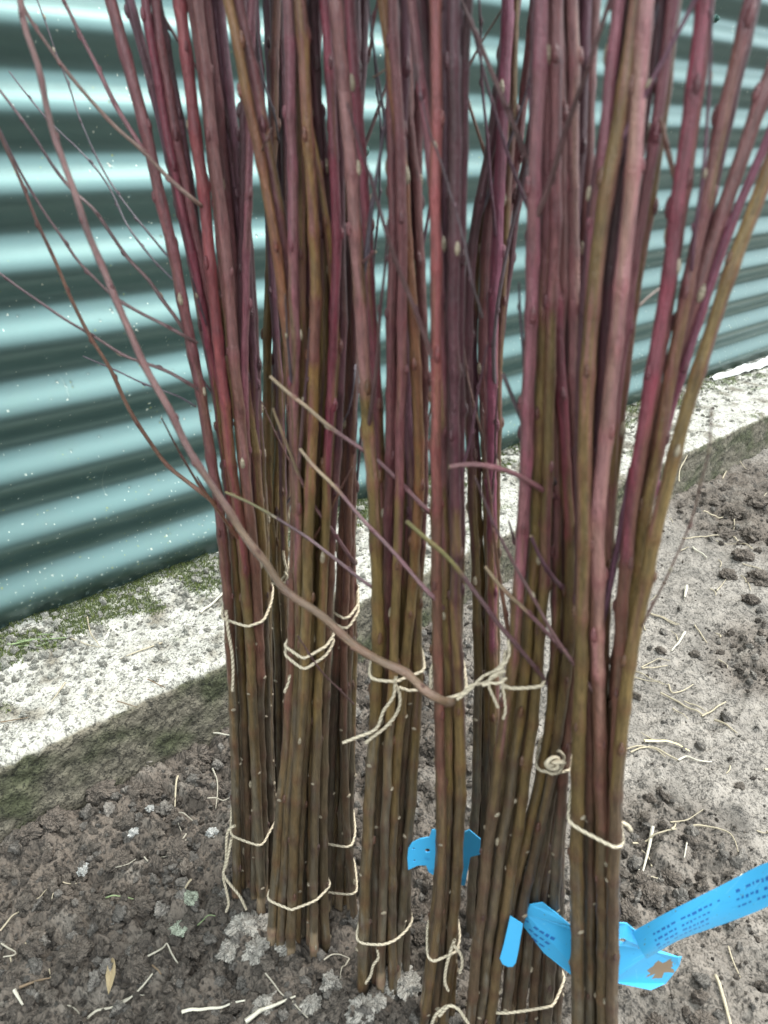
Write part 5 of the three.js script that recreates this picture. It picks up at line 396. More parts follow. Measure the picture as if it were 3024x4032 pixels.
  ['Gf4', 'G', 3.1, 1.6, 'maroon', [[127.2,-30.0,-367.9], [123.5,18.0,-367.7], [120.1,66.0,-367.7], [116.7,114.0,-367.8], [113.3,162.0,-368.0], [110.2,210.0,-368.2], [107.6,258.0,-368.2], [105.0,306.0,-368.2], [101.2,354.0,-368.0], [96.6,402.0,-367.5], [92.2,450.0,-367.3], [88.4,498.0,-367.5], [84.5,546.0,-367.8], [79.5,594.0,-368.2], [74.0,642.0,-368.7], [68.5,690.0,-370.2], [62.8,738.0,-372.8], [57.2,786.0,-376.6], [51.5,834.0,-381.4], [45.9,882.0,-386.9], [40.2,930.0,-392.9], [34.5,978.0,-399.3]]],
  ['Gf5', 'G', 3.9, 2.2, 'mauve', [[119.8,-30.0,-358.8], [117.0,18.0,-358.3], [114.3,66.0,-357.8], [111.8,114.0,-357.6], [109.5,162.0,-357.9], [107.4,210.0,-358.4], [105.7,258.0,-358.1], [104.6,306.0,-357.8], [102.8,354.0,-357.6], [99.5,402.0,-357.9], [94.8,450.0,-358.4], [89.2,498.0,-358.6], [84.4,546.0,-358.7], [79.3,594.0,-359.3], [74.2,642.0,-360.8], [69.2,690.0,-363.0], [64.0,738.0,-366.1], [58.7,786.0,-370.1], [53.4,834.0,-375.0], [48.0,882.0,-380.5], [42.7,930.0,-386.6], [37.2,978.0,-392.9]]],
  ['Hf0', 'H', 3.4, 2.0, 'maroon', [[140.3,-30.0,-317.2], [134.9,18.0,-317.1], [129.5,66.0,-317.1], [124.1,114.0,-317.0], [118.6,162.0,-317.0], [113.2,210.0,-316.9], [107.9,258.0,-316.8], [102.9,306.0,-316.6], [98.0,354.0,-316.2], [93.0,402.0,-315.8], [87.8,450.0,-315.5], [83.0,498.0,-315.6], [80.4,546.0,-316.0], [81.4,594.0,-316.9], [83.0,642.0,-318.3], [83.8,690.0,-319.8], [84.4,738.0,-322.5], [85.0,786.0,-326.5], [85.6,834.0,-331.3], [86.0,882.0,-336.8], [86.4,930.0,-342.9], [86.5,978.0,-349.3]]],
  ['Hf1', 'H', 3.9, 2.3, 'maroon', [[146.4,-30.0,-327.3], [141.3,18.0,-328.6], [135.9,66.0,-329.2], [130.5,114.0,-329.3], [125.0,162.0,-329.2], [119.5,210.0,-329.1], [114.0,258.0,-328.7], [108.4,306.0,-328.3], [103.1,354.0,-327.8], [98.2,402.0,-327.3], [93.6,450.0,-327.0], [89.4,498.0,-326.1], [85.6,546.0,-325.2], [84.8,594.0,-325.2], [83.6,642.0,-326.0], [82.0,690.0,-327.8], [80.2,738.0,-330.8], [78.5,786.0,-335.0], [78.5,834.0,-340.3], [78.8,882.0,-345.9], [78.7,930.0,-351.4], [78.3,978.0,-357.1]]],
  ['Hf2', 'H', 3.4, 1.8, 'mauve', [[150.0,-30.0,-321.3], [144.5,18.0,-321.1], [139.0,66.0,-320.8], [133.5,114.0,-320.6], [128.0,162.0,-320.2], [122.4,210.0,-319.9], [116.4,258.0,-319.7], [110.3,306.0,-319.6], [104.0,354.0,-319.1], [98.4,402.0,-318.6], [94.2,450.0,-318.4], [91.9,498.0,-318.5], [90.6,546.0,-318.8], [88.9,594.0,-319.6], [86.7,642.0,-321.1], [84.4,690.0,-323.3], [81.5,738.0,-326.0], [78.7,786.0,-329.7], [75.8,834.0,-334.4], [72.8,882.0,-339.8], [69.8,930.0,-345.9], [66.7,978.0,-352.2]]],
  ['Hf3', 'H', 3.9, 2.1, 'mauve', [[154.3,-30.0,-327.1], [148.3,18.0,-326.7], [142.3,66.0,-326.5], [136.4,114.0,-326.4], [130.4,162.0,-326.1], [124.3,210.0,-325.7], [118.0,258.0,-325.0], [111.6,306.0,-324.1], [105.2,354.0,-323.3], [99.4,402.0,-322.7], [95.4,450.0,-322.5], [93.4,498.0,-322.6], [92.5,546.0,-322.9], [92.2,594.0,-323.5], [90.9,642.0,-324.5], [88.6,690.0,-326.4], [85.9,738.0,-329.1], [83.0,786.0,-332.5], [80.0,834.0,-336.7], [77.2,882.0,-342.3], [74.7,930.0,-349.3], [72.1,978.0,-356.8]]],
  ['Hf4', 'H', 3.6, 2.0, 'crimson', [[154.0,-30.0,-332.0], [148.2,18.0,-332.0], [142.4,66.0,-332.1], [136.7,114.0,-332.2], [130.9,162.0,-332.1], [125.2,210.0,-331.7], [119.5,258.0,-331.2], [113.8,306.0,-330.6], [108.4,354.0,-330.0], [103.4,402.0,-329.1], [99.3,450.0,-327.7], [96.6,498.0,-326.6], [95.8,546.0,-326.2], [96.9,594.0,-325.9], [97.8,642.0,-326.5], [98.6,690.0,-328.2], [99.4,738.0,-331.1], [100.3,786.0,-335.1], [101.1,834.0,-340.1], [103.0,882.0,-345.7], [104.6,930.0,-351.4], [105.9,978.0,-357.4]]],
  ['Hf5', 'H', 3.4, 1.7, 'olive', [[155.6,-30.0,-323.0], [149.7,18.0,-322.8], [143.8,66.0,-322.6], [137.9,114.0,-322.5], [132.0,162.0,-322.2], [126.4,210.0,-321.9], [120.9,258.0,-321.3], [115.7,306.0,-320.4], [110.8,354.0,-319.6], [106.3,402.0,-319.2], [102.9,450.0,-319.1], [101.2,498.0,-319.1], [101.3,546.0,-319.5], [102.3,594.0,-320.2], [101.7,642.0,-321.5], [100.9,690.0,-323.6], [99.7,738.0,-326.6], [98.3,786.0,-330.4], [96.9,834.0,-335.2], [95.4,882.0,-340.7], [93.8,930.0,-346.7], [92.0,978.0,-353.1]]],
  ['Hf6', 'H', 3.7, 1.9, 'russet', [[157.2,-30.0,-305.3], [151.2,18.0,-305.4], [145.1,66.0,-305.6], [139.1,114.0,-305.7], [133.2,162.0,-305.8], [127.3,210.0,-305.9], [121.9,258.0,-306.1], [117.3,306.0,-306.5], [113.9,354.0,-307.0], [112.0,402.0,-307.6], [110.2,450.0,-308.1], [110.5,498.0,-308.5], [111.0,546.0,-309.0], [110.3,594.0,-309.8], [109.3,642.0,-311.0], [108.2,690.0,-313.0], [106.7,738.0,-316.0], [105.0,786.0,-320.0], [103.3,834.0,-324.9], [101.5,882.0,-330.4], [99.6,930.0,-336.5], [97.4,978.0,-342.9]]],
  ['Hf7', 'H', 3.6, 2.1, 'tan', [[157.4,-30.0,-311.6], [151.4,18.0,-311.6], [145.4,66.0,-311.6], [139.4,114.0,-311.6], [133.5,162.0,-311.6], [127.8,210.0,-311.7], [122.6,258.0,-311.7], [118.2,306.0,-312.1], [115.6,354.0,-312.6], [115.3,402.0,-312.5], [116.2,450.0,-312.4], [118.6,498.0,-312.4], [124.6,546.0,-312.7], [133.6,594.0,-313.7], [143.4,642.0,-315.1], [153.3,690.0,-317.3], [162.6,738.0,-320.3], [171.6,786.0,-324.4], [180.6,834.0,-329.2], [189.4,882.0,-334.8], [197.8,930.0,-340.9], [205.6,978.0,-347.4]]],
  ['Hf8', 'H', 3.6, 1.9, 'maroon', [[157.8,-30.0,-316.4], [151.9,18.0,-316.5], [146.1,66.0,-316.5], [140.3,114.0,-316.5], [134.5,162.0,-316.6], [129.0,210.0,-316.9], [123.9,258.0,-316.9], [119.7,306.0,-316.9], [117.1,354.0,-316.9], [116.3,402.0,-316.8], [117.2,450.0,-316.7], [120.2,498.0,-316.7], [122.5,546.0,-316.9], [125.2,594.0,-317.3], [128.7,642.0,-318.3], [132.1,690.0,-320.2], [135.2,738.0,-323.1], [138.1,786.0,-327.1], [141.0,834.0,-331.9], [143.7,882.0,-337.4], [146.2,930.0,-343.5], [148.3,978.0,-349.9]]],
];
const SHOOTS = [   // stem it grows from, tone, radius at the joint and at the tip, points
  ['E1', 'shoot', 2.49, 1.22, [[40.2,303.0,-351.0], [28.6,326.4,-324.6], [20.2,330.5,-327.2], [11.7,338.8,-329.9], [0.0,343.6,-332.5], [-19.2,356.4,-335.1], [-33.3,370.3,-337.8], [-50.9,384.0,-340.4], [-59.8,397.4,-343.0], [-69.8,410.7,-345.6], [-78.3,426.1,-348.2], [-87.6,442.6,-350.9], [-96.6,458.5,-353.5], [-104.2,476.4,-356.1], [-111.6,492.6,-358.8], [-117.8,509.0,-361.4], [-123.8,524.4,-364.0], [-128.7,539.4,-366.6], [-133.6,554.1,-369.2], [-137.2,568.4,-371.9], [-141.9,582.5,-374.5], [-145.6,596.3,-377.1], [-147.3,618.5,-379.8], [-151.3,634.0,-382.4], [-152.0,649.6,-385.0]]],
  ['A1', 'rust', 1.42, 0.75, [[-108.0,376.6,-455.0], [-111.2,387.2,-445.0], [-124.4,399.7,-445.0], [-134.7,410.7,-445.0], [-144.0,427.4,-445.0], [-154.7,450.8,-445.0], [-161.1,472.0,-445.0], [-169.9,492.8,-445.0], [-177.1,512.4,-445.0], [-182.2,533.6,-445.0], [-188.3,554.9,-445.0], [-194.5,578.9,-445.0], [-199.2,597.6,-445.0], [-201.1,606.9,-445.0]]],
  ['A1', 'twig', 1.16, 0.67, [[-114.9,485.1,-455.0], [-119.1,497.0,-450.9], [-127.2,508.6,-451.8], [-133.9,520.0,-452.7], [-143.1,531.2,-453.6], [-151.8,544.7,-454.5], [-160.3,557.8,-455.5], [-170.4,567.1,-456.4], [-178.6,578.6,-457.3], [-186.2,593.2,-458.2], [-194.0,605.4,-459.1], [-204.0,619.2,-460.0]]],
  ['A1', 'twig', 1.03, 0.57, [[-110.5,483.6,-455.0], [-116.6,489.4,-448.6], [-128.1,495.9,-449.3], [-140.7,502.4,-449.9], [-153.0,510.1,-450.5], [-164.5,522.8,-451.2], [-172.3,531.5,-451.8], [-179.4,543.7,-452.5], [-187.2,557.9,-453.1], [-194.4,574.2,-453.7], [-202.3,596.6,-454.4], [-205.1,603.7,-455.0]]],
  ['A1', 'twig', 1.06, 0.61, [[-109.8,453.5,-455.0], [-114.6,459.6,-449.1], [-126.3,466.6,-449.2], [-139.3,472.2,-449.3], [-152.1,477.6,-449.4], [-164.5,485.8,-449.5], [-171.9,490.5,-449.6], [-183.9,498.5,-449.7], [-195.5,507.6,-449.8], [-206.9,516.6,-449.9], [-220.6,528.3,-450.0]]],
  ['A3', 'straw', 1.2, 0.73, [[-99.2,558.5,-455.0], [-99.0,560.9,-443.9], [-116.4,576.8,-442.8], [-126.7,587.8,-441.7], [-136.9,597.4,-440.6], [-146.5,608.8,-439.4], [-155.6,621.0,-438.3], [-164.2,633.6,-437.2], [-169.8,643.0,-436.1], [-173.9,655.3,-435.0]]],
  ['A1', 'pinktwig', 1.4, 0.84, [[-127.2,584.4,-455.0], [-131.3,592.1,-455.0], [-138.9,604.3,-458.0], [-146.2,618.3,-461.0], [-152.3,632.1,-464.0], [-159.2,646.8,-467.0], [-165.5,658.9,-470.0]]],
  ['A2', 'greytwig', 0.7, 0.45, [[-123.1,518.4,-465.0], [-137.6,529.7,-475.7], [-151.0,544.0,-486.4], [-162.3,565.1,-497.1], [-180.5,585.0,-507.9], [-196.1,597.5,-518.6], [-214.1,613.9,-529.3], [-228.1,629.4,-540.0]]],
  ['A2', 'greytwig', 0.69, 0.42, [[-117.3,524.6,-462.0], [-127.7,532.9,-470.5], [-138.1,543.5,-479.0], [-156.5,564.4,-487.5], [-166.3,580.1,-496.0], [-177.4,604.4,-504.5], [-184.1,622.7,-513.0], [-195.7,656.7,-521.5], [-200.7,667.1,-530.0]]],
  ['A1', 'greytwig', 0.67, 0.48, [[-115.6,444.3,-456.0], [-128.8,447.4,-467.0], [-152.6,452.7,-478.0], [-175.8,458.8,-489.0], [-196.6,464.3,-500.0]]],
  ['D4', 'pale', 1.32, 0.93, [[29.0,404.6,-381.0], [20.6,415.8,-373.6], [8.3,428.5,-375.2], [-3.7,440.0,-376.9], [-13.4,447.0,-378.5], [-27.5,457.5,-380.1], [-39.2,466.8,-381.8], [-49.2,474.4,-383.4], [-58.2,482.9,-385.0]]],
  ['E3', 'pale', 1.28, 0.85, [[31.6,365.5,-351.0], [24.7,378.2,-342.1], [20.1,381.4,-346.2], [12.1,390.9,-350.3], [2.6,401.2,-354.4], [-7.8,410.8,-358.6], [-16.5,419.4,-362.7], [-27.4,431.3,-366.8], [-35.5,439.0,-370.9], [-43.3,447.5,-375.0]]],
  ['D1', 'greentip', 1.07, 0.81, [[-1.8,356.7,-381.0], [-4.0,360.1,-378.1], [-14.7,365.8,-382.2], [-23.4,371.4,-386.3], [-33.9,379.1,-390.4], [-43.8,385.8,-394.5], [-55.3,391.8,-398.6], [-64.3,395.6,-402.7], [-75.4,400.2,-406.8], [-84.7,402.6,-410.9], [-93.3,404.6,-415.0]]],
  ['C1', 'pale', 1.29, 0.78, [[-18.7,341.0,-443.0], [-19.5,359.1,-417.2], [-24.8,369.2,-414.5], [-31.7,382.2,-411.8], [-40.1,397.5,-409.0], [-46.2,414.3,-406.2], [-51.2,430.3,-403.5], [-56.0,445.9,-400.8], [-59.7,461.6,-398.0]]],
  ['F3', 'greentip', 1.29, 1.03, [[87.0,328.4,-335.0], [69.0,358.9,-322.4], [57.6,373.6,-322.9], [50.4,384.1,-323.3], [39.2,399.1,-323.7], [28.5,413.5,-324.1], [18.1,423.4,-324.6], [10.5,430.2,-325.0]]],
  ['G1', 'pale', 1.31, 0.9, [[98.7,340.5,-348.0], [90.3,359.4,-323.6], [81.0,368.8,-325.2], [68.2,381.9,-326.8], [57.1,393.3,-328.4], [49.5,403.0,-330.0]]],
  ['G2', 'grey', 1.4, 0.9, [[86.7,435.2,-348.0], [78.4,448.6,-336.0], [71.9,458.2,-337.0], [65.3,470.7,-338.0], [58.9,484.2,-339.0], [53.4,496.8,-340.0]]],
  ['G2', 'pinktwig', 1.52, 1.03, [[89.8,429.0,-348.0], [70.4,446.8,-327.6], [58.6,455.4,-323.2], [47.4,460.9,-318.8], [36.6,463.4,-314.4], [28.2,463.8,-310.0]]],
  ['H6', 'straw', 0.67, 0.46, [[99.5,526.5,-318.0], [107.2,531.9,-324.0], [114.8,535.8,-330.0]]],
  ['B4', 'twig', 0.66, 0.44, [[-20.2,251.8,-411.0], [-37.9,291.2,-392.5], [-51.9,325.0,-385.0]]],
  ['C2', 'greytwig', 0.89, 0.46, [[-17.0,398.2,-445.0], [-12.5,447.2,-447.1], [-7.5,506.8,-449.3], [-3.9,547.1,-451.4], [-2.2,570.3,-453.6], [-2.1,599.9,-455.7], [-4.4,624.6,-457.9], [-6.0,648.3,-460.0]]],
  ['I1', 'straw', 0.63, 0.38, [[39.6,620.4,-428.0], [40.8,623.5,-426.2], [46.8,634.0,-427.5], [53.8,643.8,-428.7], [59.1,652.6,-430.0]]],
  ['H3', 'mauvetwig', 1.65, 1.19, [[103.3,386.7,-308.0], [103.3,396.2,-306.4], [104.0,407.6,-307.8], [106.0,430.6,-309.2], [107.1,448.8,-310.6], [107.5,462.7,-312.0]]],
  ['H5', 'straw', 0.58, 0.28, [[117.8,373.7,-308.0], [116.4,398.8,-290.0], [118.7,428.4,-280.0], [120.2,464.9,-270.0], [116.5,489.9,-260.0], [110.0,510.1,-250.0]]],
  ['H5', 'mauvetwig', 0.76, 0.46, [[118.8,540.7,-308.0], [113.2,562.1,-297.5], [111.1,584.1,-295.0], [107.5,612.0,-292.5], [103.6,632.2,-290.0]]],
  ['D3', 'straw', 0.47, 0.31, [[-4.6,615.6,-381.0], [-1.8,616.5,-374.0], [0.9,618.2,-372.0]]],
  ['C2', 'pinktwig', 0.81, 0.5, [[-7.2,629.1,-443.0], [-4.8,639.6,-429.7], [-2.4,650.2,-427.3], [-1.4,654.8,-425.0]]],
  ['I1', 'straw', 0.9, 0.48, [[58.9,428.3,-428.0], [49.5,461.7,-411.7], [44.1,479.7,-408.3], [40.6,502.0,-405.0]]],
  ['E3', 'grey', 0.54, 0.27, [[44.3,519.4,-351.0], [38.0,536.0,-337.1], [33.4,552.5,-336.3], [26.2,572.6,-335.4], [22.1,583.8,-334.6], [17.5,594.6,-333.7], [14.2,607.6,-332.9], [12.1,616.8,-332.0]]],
  ['I4', 'grey', 1.27, 0.66, [[64.7,447.1,-428.0], [60.1,483.0,-415.0], [59.5,511.9,-414.0], [63.0,539.0,-413.0], [64.9,554.4,-412.0], [67.9,572.2,-411.0], [70.2,590.5,-410.0]]],
  ['P1', 'greytwig', 0.72, 0.45, [[-63.2,590.6,-515.0], [-63.0,604.0,-498.8], [-67.2,620.2,-497.5], [-69.2,636.2,-496.2], [-69.9,652.8,-495.0]]],
  ['C1', 'greytwig', 0.7, 0.42, [[-16.2,479.1,-443.0], [-16.4,469.9,-427.2], [-18.1,459.8,-426.5], [-21.5,447.9,-425.7], [-26.8,440.4,-425.0]]],
  ['F2', 'twig', 0.83, 0.49, [[73.0,389.8,-338.0], [70.2,398.1,-338.7], [65.1,412.3,-339.3], [61.3,423.1,-340.0]]],
  ['G3', 'mauvetwig', 1.38, 0.86, [[96.6,374.5,-348.0], [80.9,401.9,-324.7], [74.2,412.5,-323.3], [68.8,424.0,-322.0]]],
  ['D1', 'pinktwig', 0.78, 0.56, [[-10.5,538.6,-381.0], [-7.1,543.2,-361.5], [-3.3,546.8,-355.0]]],
  ['B1', 'straw', 0.63, 0.38, [[-58.9,587.2,-411.0], [-55.4,591.5,-401.0], [-52.2,596.8,-400.0]]],
];
const TWINES = [   // bundle, height, turns
  ['A', 296.4, 1],
  ['A', 90.2, 1],
  ['P', 290.6, 1],
  ['B', 301.8, 2],
  ['B', 68.7, 1],
  ['C', 308.8, 2],
  ['C', 96.5, 1],
  ['C', 42.8, 1],
  ['D', 305.8, 1],
  ['D', 71.0, 1],
  ['E', 315.2, 1],
  ['E', 94.0, 1],
  ['F', 334.4, 1],
  ['G', 267.8, 1],
  ['G', 52.0, 1],
  ['H', 265.3, 1],
];
const TAILS = [   // bundle, radius, points
  ['D', 1.0, [[7.1,308.8,-366.0], [6.4,304.2,-366.0], [8.7,298.6,-366.0], [9.5,289.2,-366.0], [6.6,279.6,-366.0], [-0.3,269.9,-366.0], [-6.5,264.0,-366.0], [-11.2,259.0,-366.0]]],
  ['D', 1.0, [[6.4,305.8,-364.0], [5.7,296.5,-364.0], [-0.3,285.2,-364.0], [-4.9,271.6,-364.0], [-17.2,264.8,-364.0], [-25.0,260.8,-364.0]]],
  ['D', 0.87, [[8.7,301.4,-366.0], [14.7,299.0,-366.0], [19.9,299.4,-366.0]]],
  ['A', 1.16, [[-107.1,304.0,-444.0], [-107.0,288.6,-444.0], [-106.0,271.7,-444.0], [-106.4,254.4,-444.0], [-108.3,236.5,-444.0]]],
  ['A', 1.16, [[-116.6,108.7,-440.0], [-122.0,103.2,-440.0], [-127.0,69.4,-440.0], [-130.6,51.9,-440.0], [-129.8,37.0,-440.0], [-129.3,18.7,-440.0], [-132.2,9.4,-440.0]]],
  ['A', 1.17, [[-119.8,97.1,-438.0], [-126.2,68.9,-438.0], [-129.7,57.3,-438.0], [-125.6,45.5,-438.0], [-118.5,30.5,-438.0], [-114.5,15.1,-438.0]]],
  ['E', 0.79, [[37.7,323.1,-330.0], [41.7,325.6,-330.0], [45.5,330.6,-330.0], [52.1,332.3,-330.0], [57.3,335.6,-330.0], [61.8,338.9,-330.0]]],
  ['E', 0.79, [[38.9,323.0,-328.0], [45.3,329.7,-328.0], [51.6,338.0,-328.0], [58.0,342.1,-328.0], [62.8,348.5,-328.0]]],
  ['F', 0.82, [[62.1,346.6,-322.0], [58.3,345.0,-322.0], [54.6,341.8,-322.0], [54.2,336.9,-322.0], [56.6,330.4,-322.0], [59.7,322.9,-322.0]]],
  ['F', 0.76, [[57.8,348.1,-320.0], [61.4,352.8,-320.0], [62.9,359.1,-320.0], [61.7,366.7,-320.0]]],
  ['F', 0.77, [[60.6,340.2,-322.0], [62.5,330.4,-322.0], [63.9,320.3,-322.0], [63.1,315.3,-322.0]]],
  ['F', 0.76, [[50.3,340.1,-318.0], [54.1,341.7,-318.0], [58.6,341.7,-318.0], [62.3,344.9,-318.0]]],
  ['B', 0.88, [[-60.5,282.1,-402.0], [-61.7,276.1,-402.0], [-64.5,268.9,-402.0]]],
  ['H', 0.96, [[121.4,265.3,-296.0], [125.1,268.0,-296.0], [128.0,266.2,-296.0], [130.5,262.5,-296.0]]],
  ['E', 1.06, [[46.7,114.1,-340.0], [43.9,98.8,-340.0], [41.9,83.0,-340.0], [41.9,69.5,-340.0], [44.4,61.3,-340.0]]],
  ['E', 1.06, [[45.8,111.9,-338.0], [51.3,101.6,-338.0], [52.6,91.2,-338.0], [51.2,83.3,-338.0]]],
  ['E', 1.11, [[43.6,50.9,-336.0], [36.8,42.4,-336.0], [33.6,30.4,-336.0], [32.0,22.2,-336.0]]],
  ['F', 1.07, [[37.1,62.5,-322.0], [43.5,73.4,-322.0], [48.7,70.7,-322.0], [54.2,59.8,-322.0], [58.0,51.5,-322.0]]],
  ['D', 1.08, [[-5.0,59.6,-372.0], [-4.1,49.7,-372.0], [-7.9,41.1,-372.0], [-9.9,29.4,-372.0], [-13.7,20.5,-372.0]]],
  ['P', 1.02, [[-74.8,317.0,-505.0], [-74.3,308.4,-505.0], [-73.2,301.8,-505.0], [-75.0,295.3,-505.0], [-79.1,290.8,-505.0]]],
  ['P', 1.03, [[-74.7,300.2,-504.0], [-73.0,295.8,-504.0], [-74.2,291.4,-504.0], [-79.2,288.1,-504.0]]],
  ['G', 0.92, [[100.7,265.4,-335.0], [102.1,273.0,-335.0], [100.8,278.7,-335.0], [97.7,281.5,-335.0]]],
];
const STRAWS = [   // kind, radius, points x, z
  ['white', 1.79, [[-235,-679], [-207,-671], [-185,-660], [-160,-649]]],
  ['root', 0.95, [[-178,-609], [-171,-596], [-165,-559]]],
  ['root', 0.79, [[-176,-571], [-161,-576], [-148,-581]]],
  ['straw', 1.05, [[-210,-595], [-207,-565]]],
  ['root', 0.66, [[-199,-552], [-184,-544]]],
  ['root', 0.65, [[-197,-538], [-191,-528]]],
  ['root', 0.75, [[-186,-526], [-190,-512], [-193,-502], [-203,-499]]],
  ['root', 0.75, [[-185,-520], [-182,-487]]],
  ['root', 0.62, [[-217,-497], [-209,-491], [-196,-493], [-193,-499]]],
  ['root', 0.62, [[-246,-498], [-242,-489], [-231,-487], [-223,-493]]],
  ['straw', 1.1, [[-170,-475], [-172,-456]]],
  ['straw', 0.6, [[-284,-476], [-272,-476]]],
  ['straw', 0.69, [[-282,-460], [-282,-451]]],
  ['straw', 0.68, [[-300,-454], [-291,-468]]],
  ['green', 0.68, [[-236,-451], [-221,-453], [-204,-455]]],
  ['straw', 0.85, [[-316,-426], [-307,-442]]],
  ['root', 0.74, [[-311,-416], [-302,-412], [-295,-408], [-304,-404]]],
  ['straw', 0.63, [[-296,-401], [-293,-396]]],
  ['straw', 0.65, [[-292,-417], [-286,-409]]],
  ['bark', 1.3, [[-276,-373], [-266,-379], [-255,-382]]],
  ['straw', 0.63, [[-262,-392], [-256,-382]]],
  ['white', 1.47, [[-279,-371], [-270,-363]]],
  ['root', 1.01, [[-218,-353], [-215,-359], [-201,-364], [-189,-372], [-179,-386]]],
  ['root', 0.82, [[-187,-401], [-177,-406], [-175,-412], [-165,-400], [-157,-399]]],
  ['bark', 0.81, [[-182,-395], [-173,-387]]],
  ['white', 1.45, [[-151,-361], [-131,-363], [-104,-365]]],
  ['white', 2.01, [[-101,-349], [-87,-359], [-67,-370]]],
  ['green', 0.76, [[-162,-437], [-158,-429], [-153,-432], [-149,-441], [-142,-441]]],
  ['root', 0.62, [[-91,-383], [-81,-374], [-75,-370]]],
  ['root', 0.6, [[-69,-365], [-56,-353]]],
  ['root', 0.51, [[-237,-364], [-228,-359], [-220,-349]]],
  ['root', 0.69, [[-202,-367], [-193,-371], [-182,-372]]],
  ['leaf', 4.15, [[-214,-399], [-211,-387], [-209,-372]]],
  ['white', 3.01, [[443,-975], [431,-948]]],
  ['straw', 1.1, [[369,-904], [398,-882]]],
  ['straw', 1.1, [[354,-896], [350,-867]]],
  ['straw', 1.08, [[421,-880], [425,-844]]],
  ['white', 1.97, [[400,-859], [369,-819]]],
  ['straw', 0.85, [[307,-784], [328,-764], [344,-752]]],
  ['straw', 0.98, [[298,-771], [315,-764], [338,-754]]],
  ['straw', 0.96, [[344,-754], [343,-735], [374,-754]]],
  ['straw', 1.21, [[327,-733], [345,-713], [363,-696]]],
  ['straw', 1.17, [[362,-695], [400,-721]]],
  ['straw', 0.8, [[349,-717], [372,-705]]],
  ['straw', 1.54, [[373,-686], [381,-675], [390,-665]]],
  ['blade', 2.24, [[284,-654], [312,-654], [330,-642]]],
  ['straw', 0.98, [[255,-639], [285,-644], [300,-631]]],
  ['straw', 0.97, [[263,-634], [288,-646]]],
  ['straw', 1.11, [[288,-644], [313,-627]]],
  ['white', 1.21, [[312,-627], [324,-634], [331,-627], [348,-627]]],
  ['straw', 0.77, [[276,-544], [291,-547], [312,-557]]],
  ['straw', 1.09, [[290,-536], [297,-540], [311,-538], [326,-528], [325,-506]]],
  ['white', 1.96, [[257,-538], [248,-518], [233,-489]]],
  ['straw', 1.07, [[233,-521], [255,-527], [276,-530]]],
  ['white', 1.26, [[232,-507], [230,-489]]],
  ['white', 0.96, [[282,-518], [274,-501]]],
  ['straw', 0.76, [[355,-534], [363,-531]]],
  ['straw', 0.92, [[332,-705], [343,-686]]],
  ['straw', 0.85, [[321,-787], [348,-803], [362,-803]]],
  ['straw', 0.85, [[321,-784], [356,-793]]],
  ['straw', 1.52, [[260,-391], [260,-372], [258,-349]]],
  ['straw', 0.74, [[283,-420], [281,-392]]],
  ['straw', 0.81, [[231,-485], [245,-483]]],
  ['blade', 1.0, [[309,-474], [319,-483]]],
  ['straw', 1.41, [[714,-1482], [725,-1432]]],
  ['straw', 1.33, [[658,-1384], [708,-1469]]],
  ['straw', 1.13, [[491,-1129], [562,-1146]]],
  ['white', 1.65, [[496,-1097], [508,-1066]]],
  ['straw', 1.35, [[584,-1172], [593,-1097]]],
  ['white', 2.02, [[446,-981], [430,-945]]],
  ['straw', 1.2, [[614,-1218], [594,-1172]]],
  ['straw', 1.24, [[680,-1276], [715,-1318]]],
  ['straw', 1.06, [[554,-1044], [579,-1029]]],
  ['straw', 1.2, [[561,-1227], [598,-1227]]],
  ['straw', 0.95, [[368,-906], [402,-883]]],
  ['straw', 1.0, [[485,-968], [512,-1001]]],
  ['root', 0.82, [[-48,-404], [-39,-410], [-28,-408]]],
  ['root', 0.73, [[-28,-408], [-33,-394], [-34,-382]]],
];
const FOOTING_STRAWS = [
  ['white', 1.87, [[-215,-765], [-193,-813]]],
  ['straw', 1.01, [[-245,-711], [-264,-697], [-282,-679]]],
  ['straw', 1.05, [[-342,-752], [-330,-726], [-309,-697]]],
  ['straw', 0.89, [[-349,-714], [-327,-704], [-311,-697]]],
  ['green', 1.12, [[-411,-699], [-382,-709], [-350,-714]]],
  ['green', 0.76, [[-407,-709], [-394,-711], [-380,-710]]],
  ['green', 0.76, [[-386,-719], [-372,-720], [-360,-719]]],
  ['green', 0.75, [[-399,-697], [-381,-699], [-368,-709]]],
  ['straw', 0.94, [[-327,-640], [-329,-608]]],
  ['bark', 0.76, [[-366,-580], [-342,-585]]],
  ['bark', 0.68, [[-264,-610], [-241,-600]]],
  ['bark', 0.71, [[-244,-646], [-222,-631]]],
  ['straw', 1.12, [[481,-1160], [500,-1210], [535,-1274]]],
];
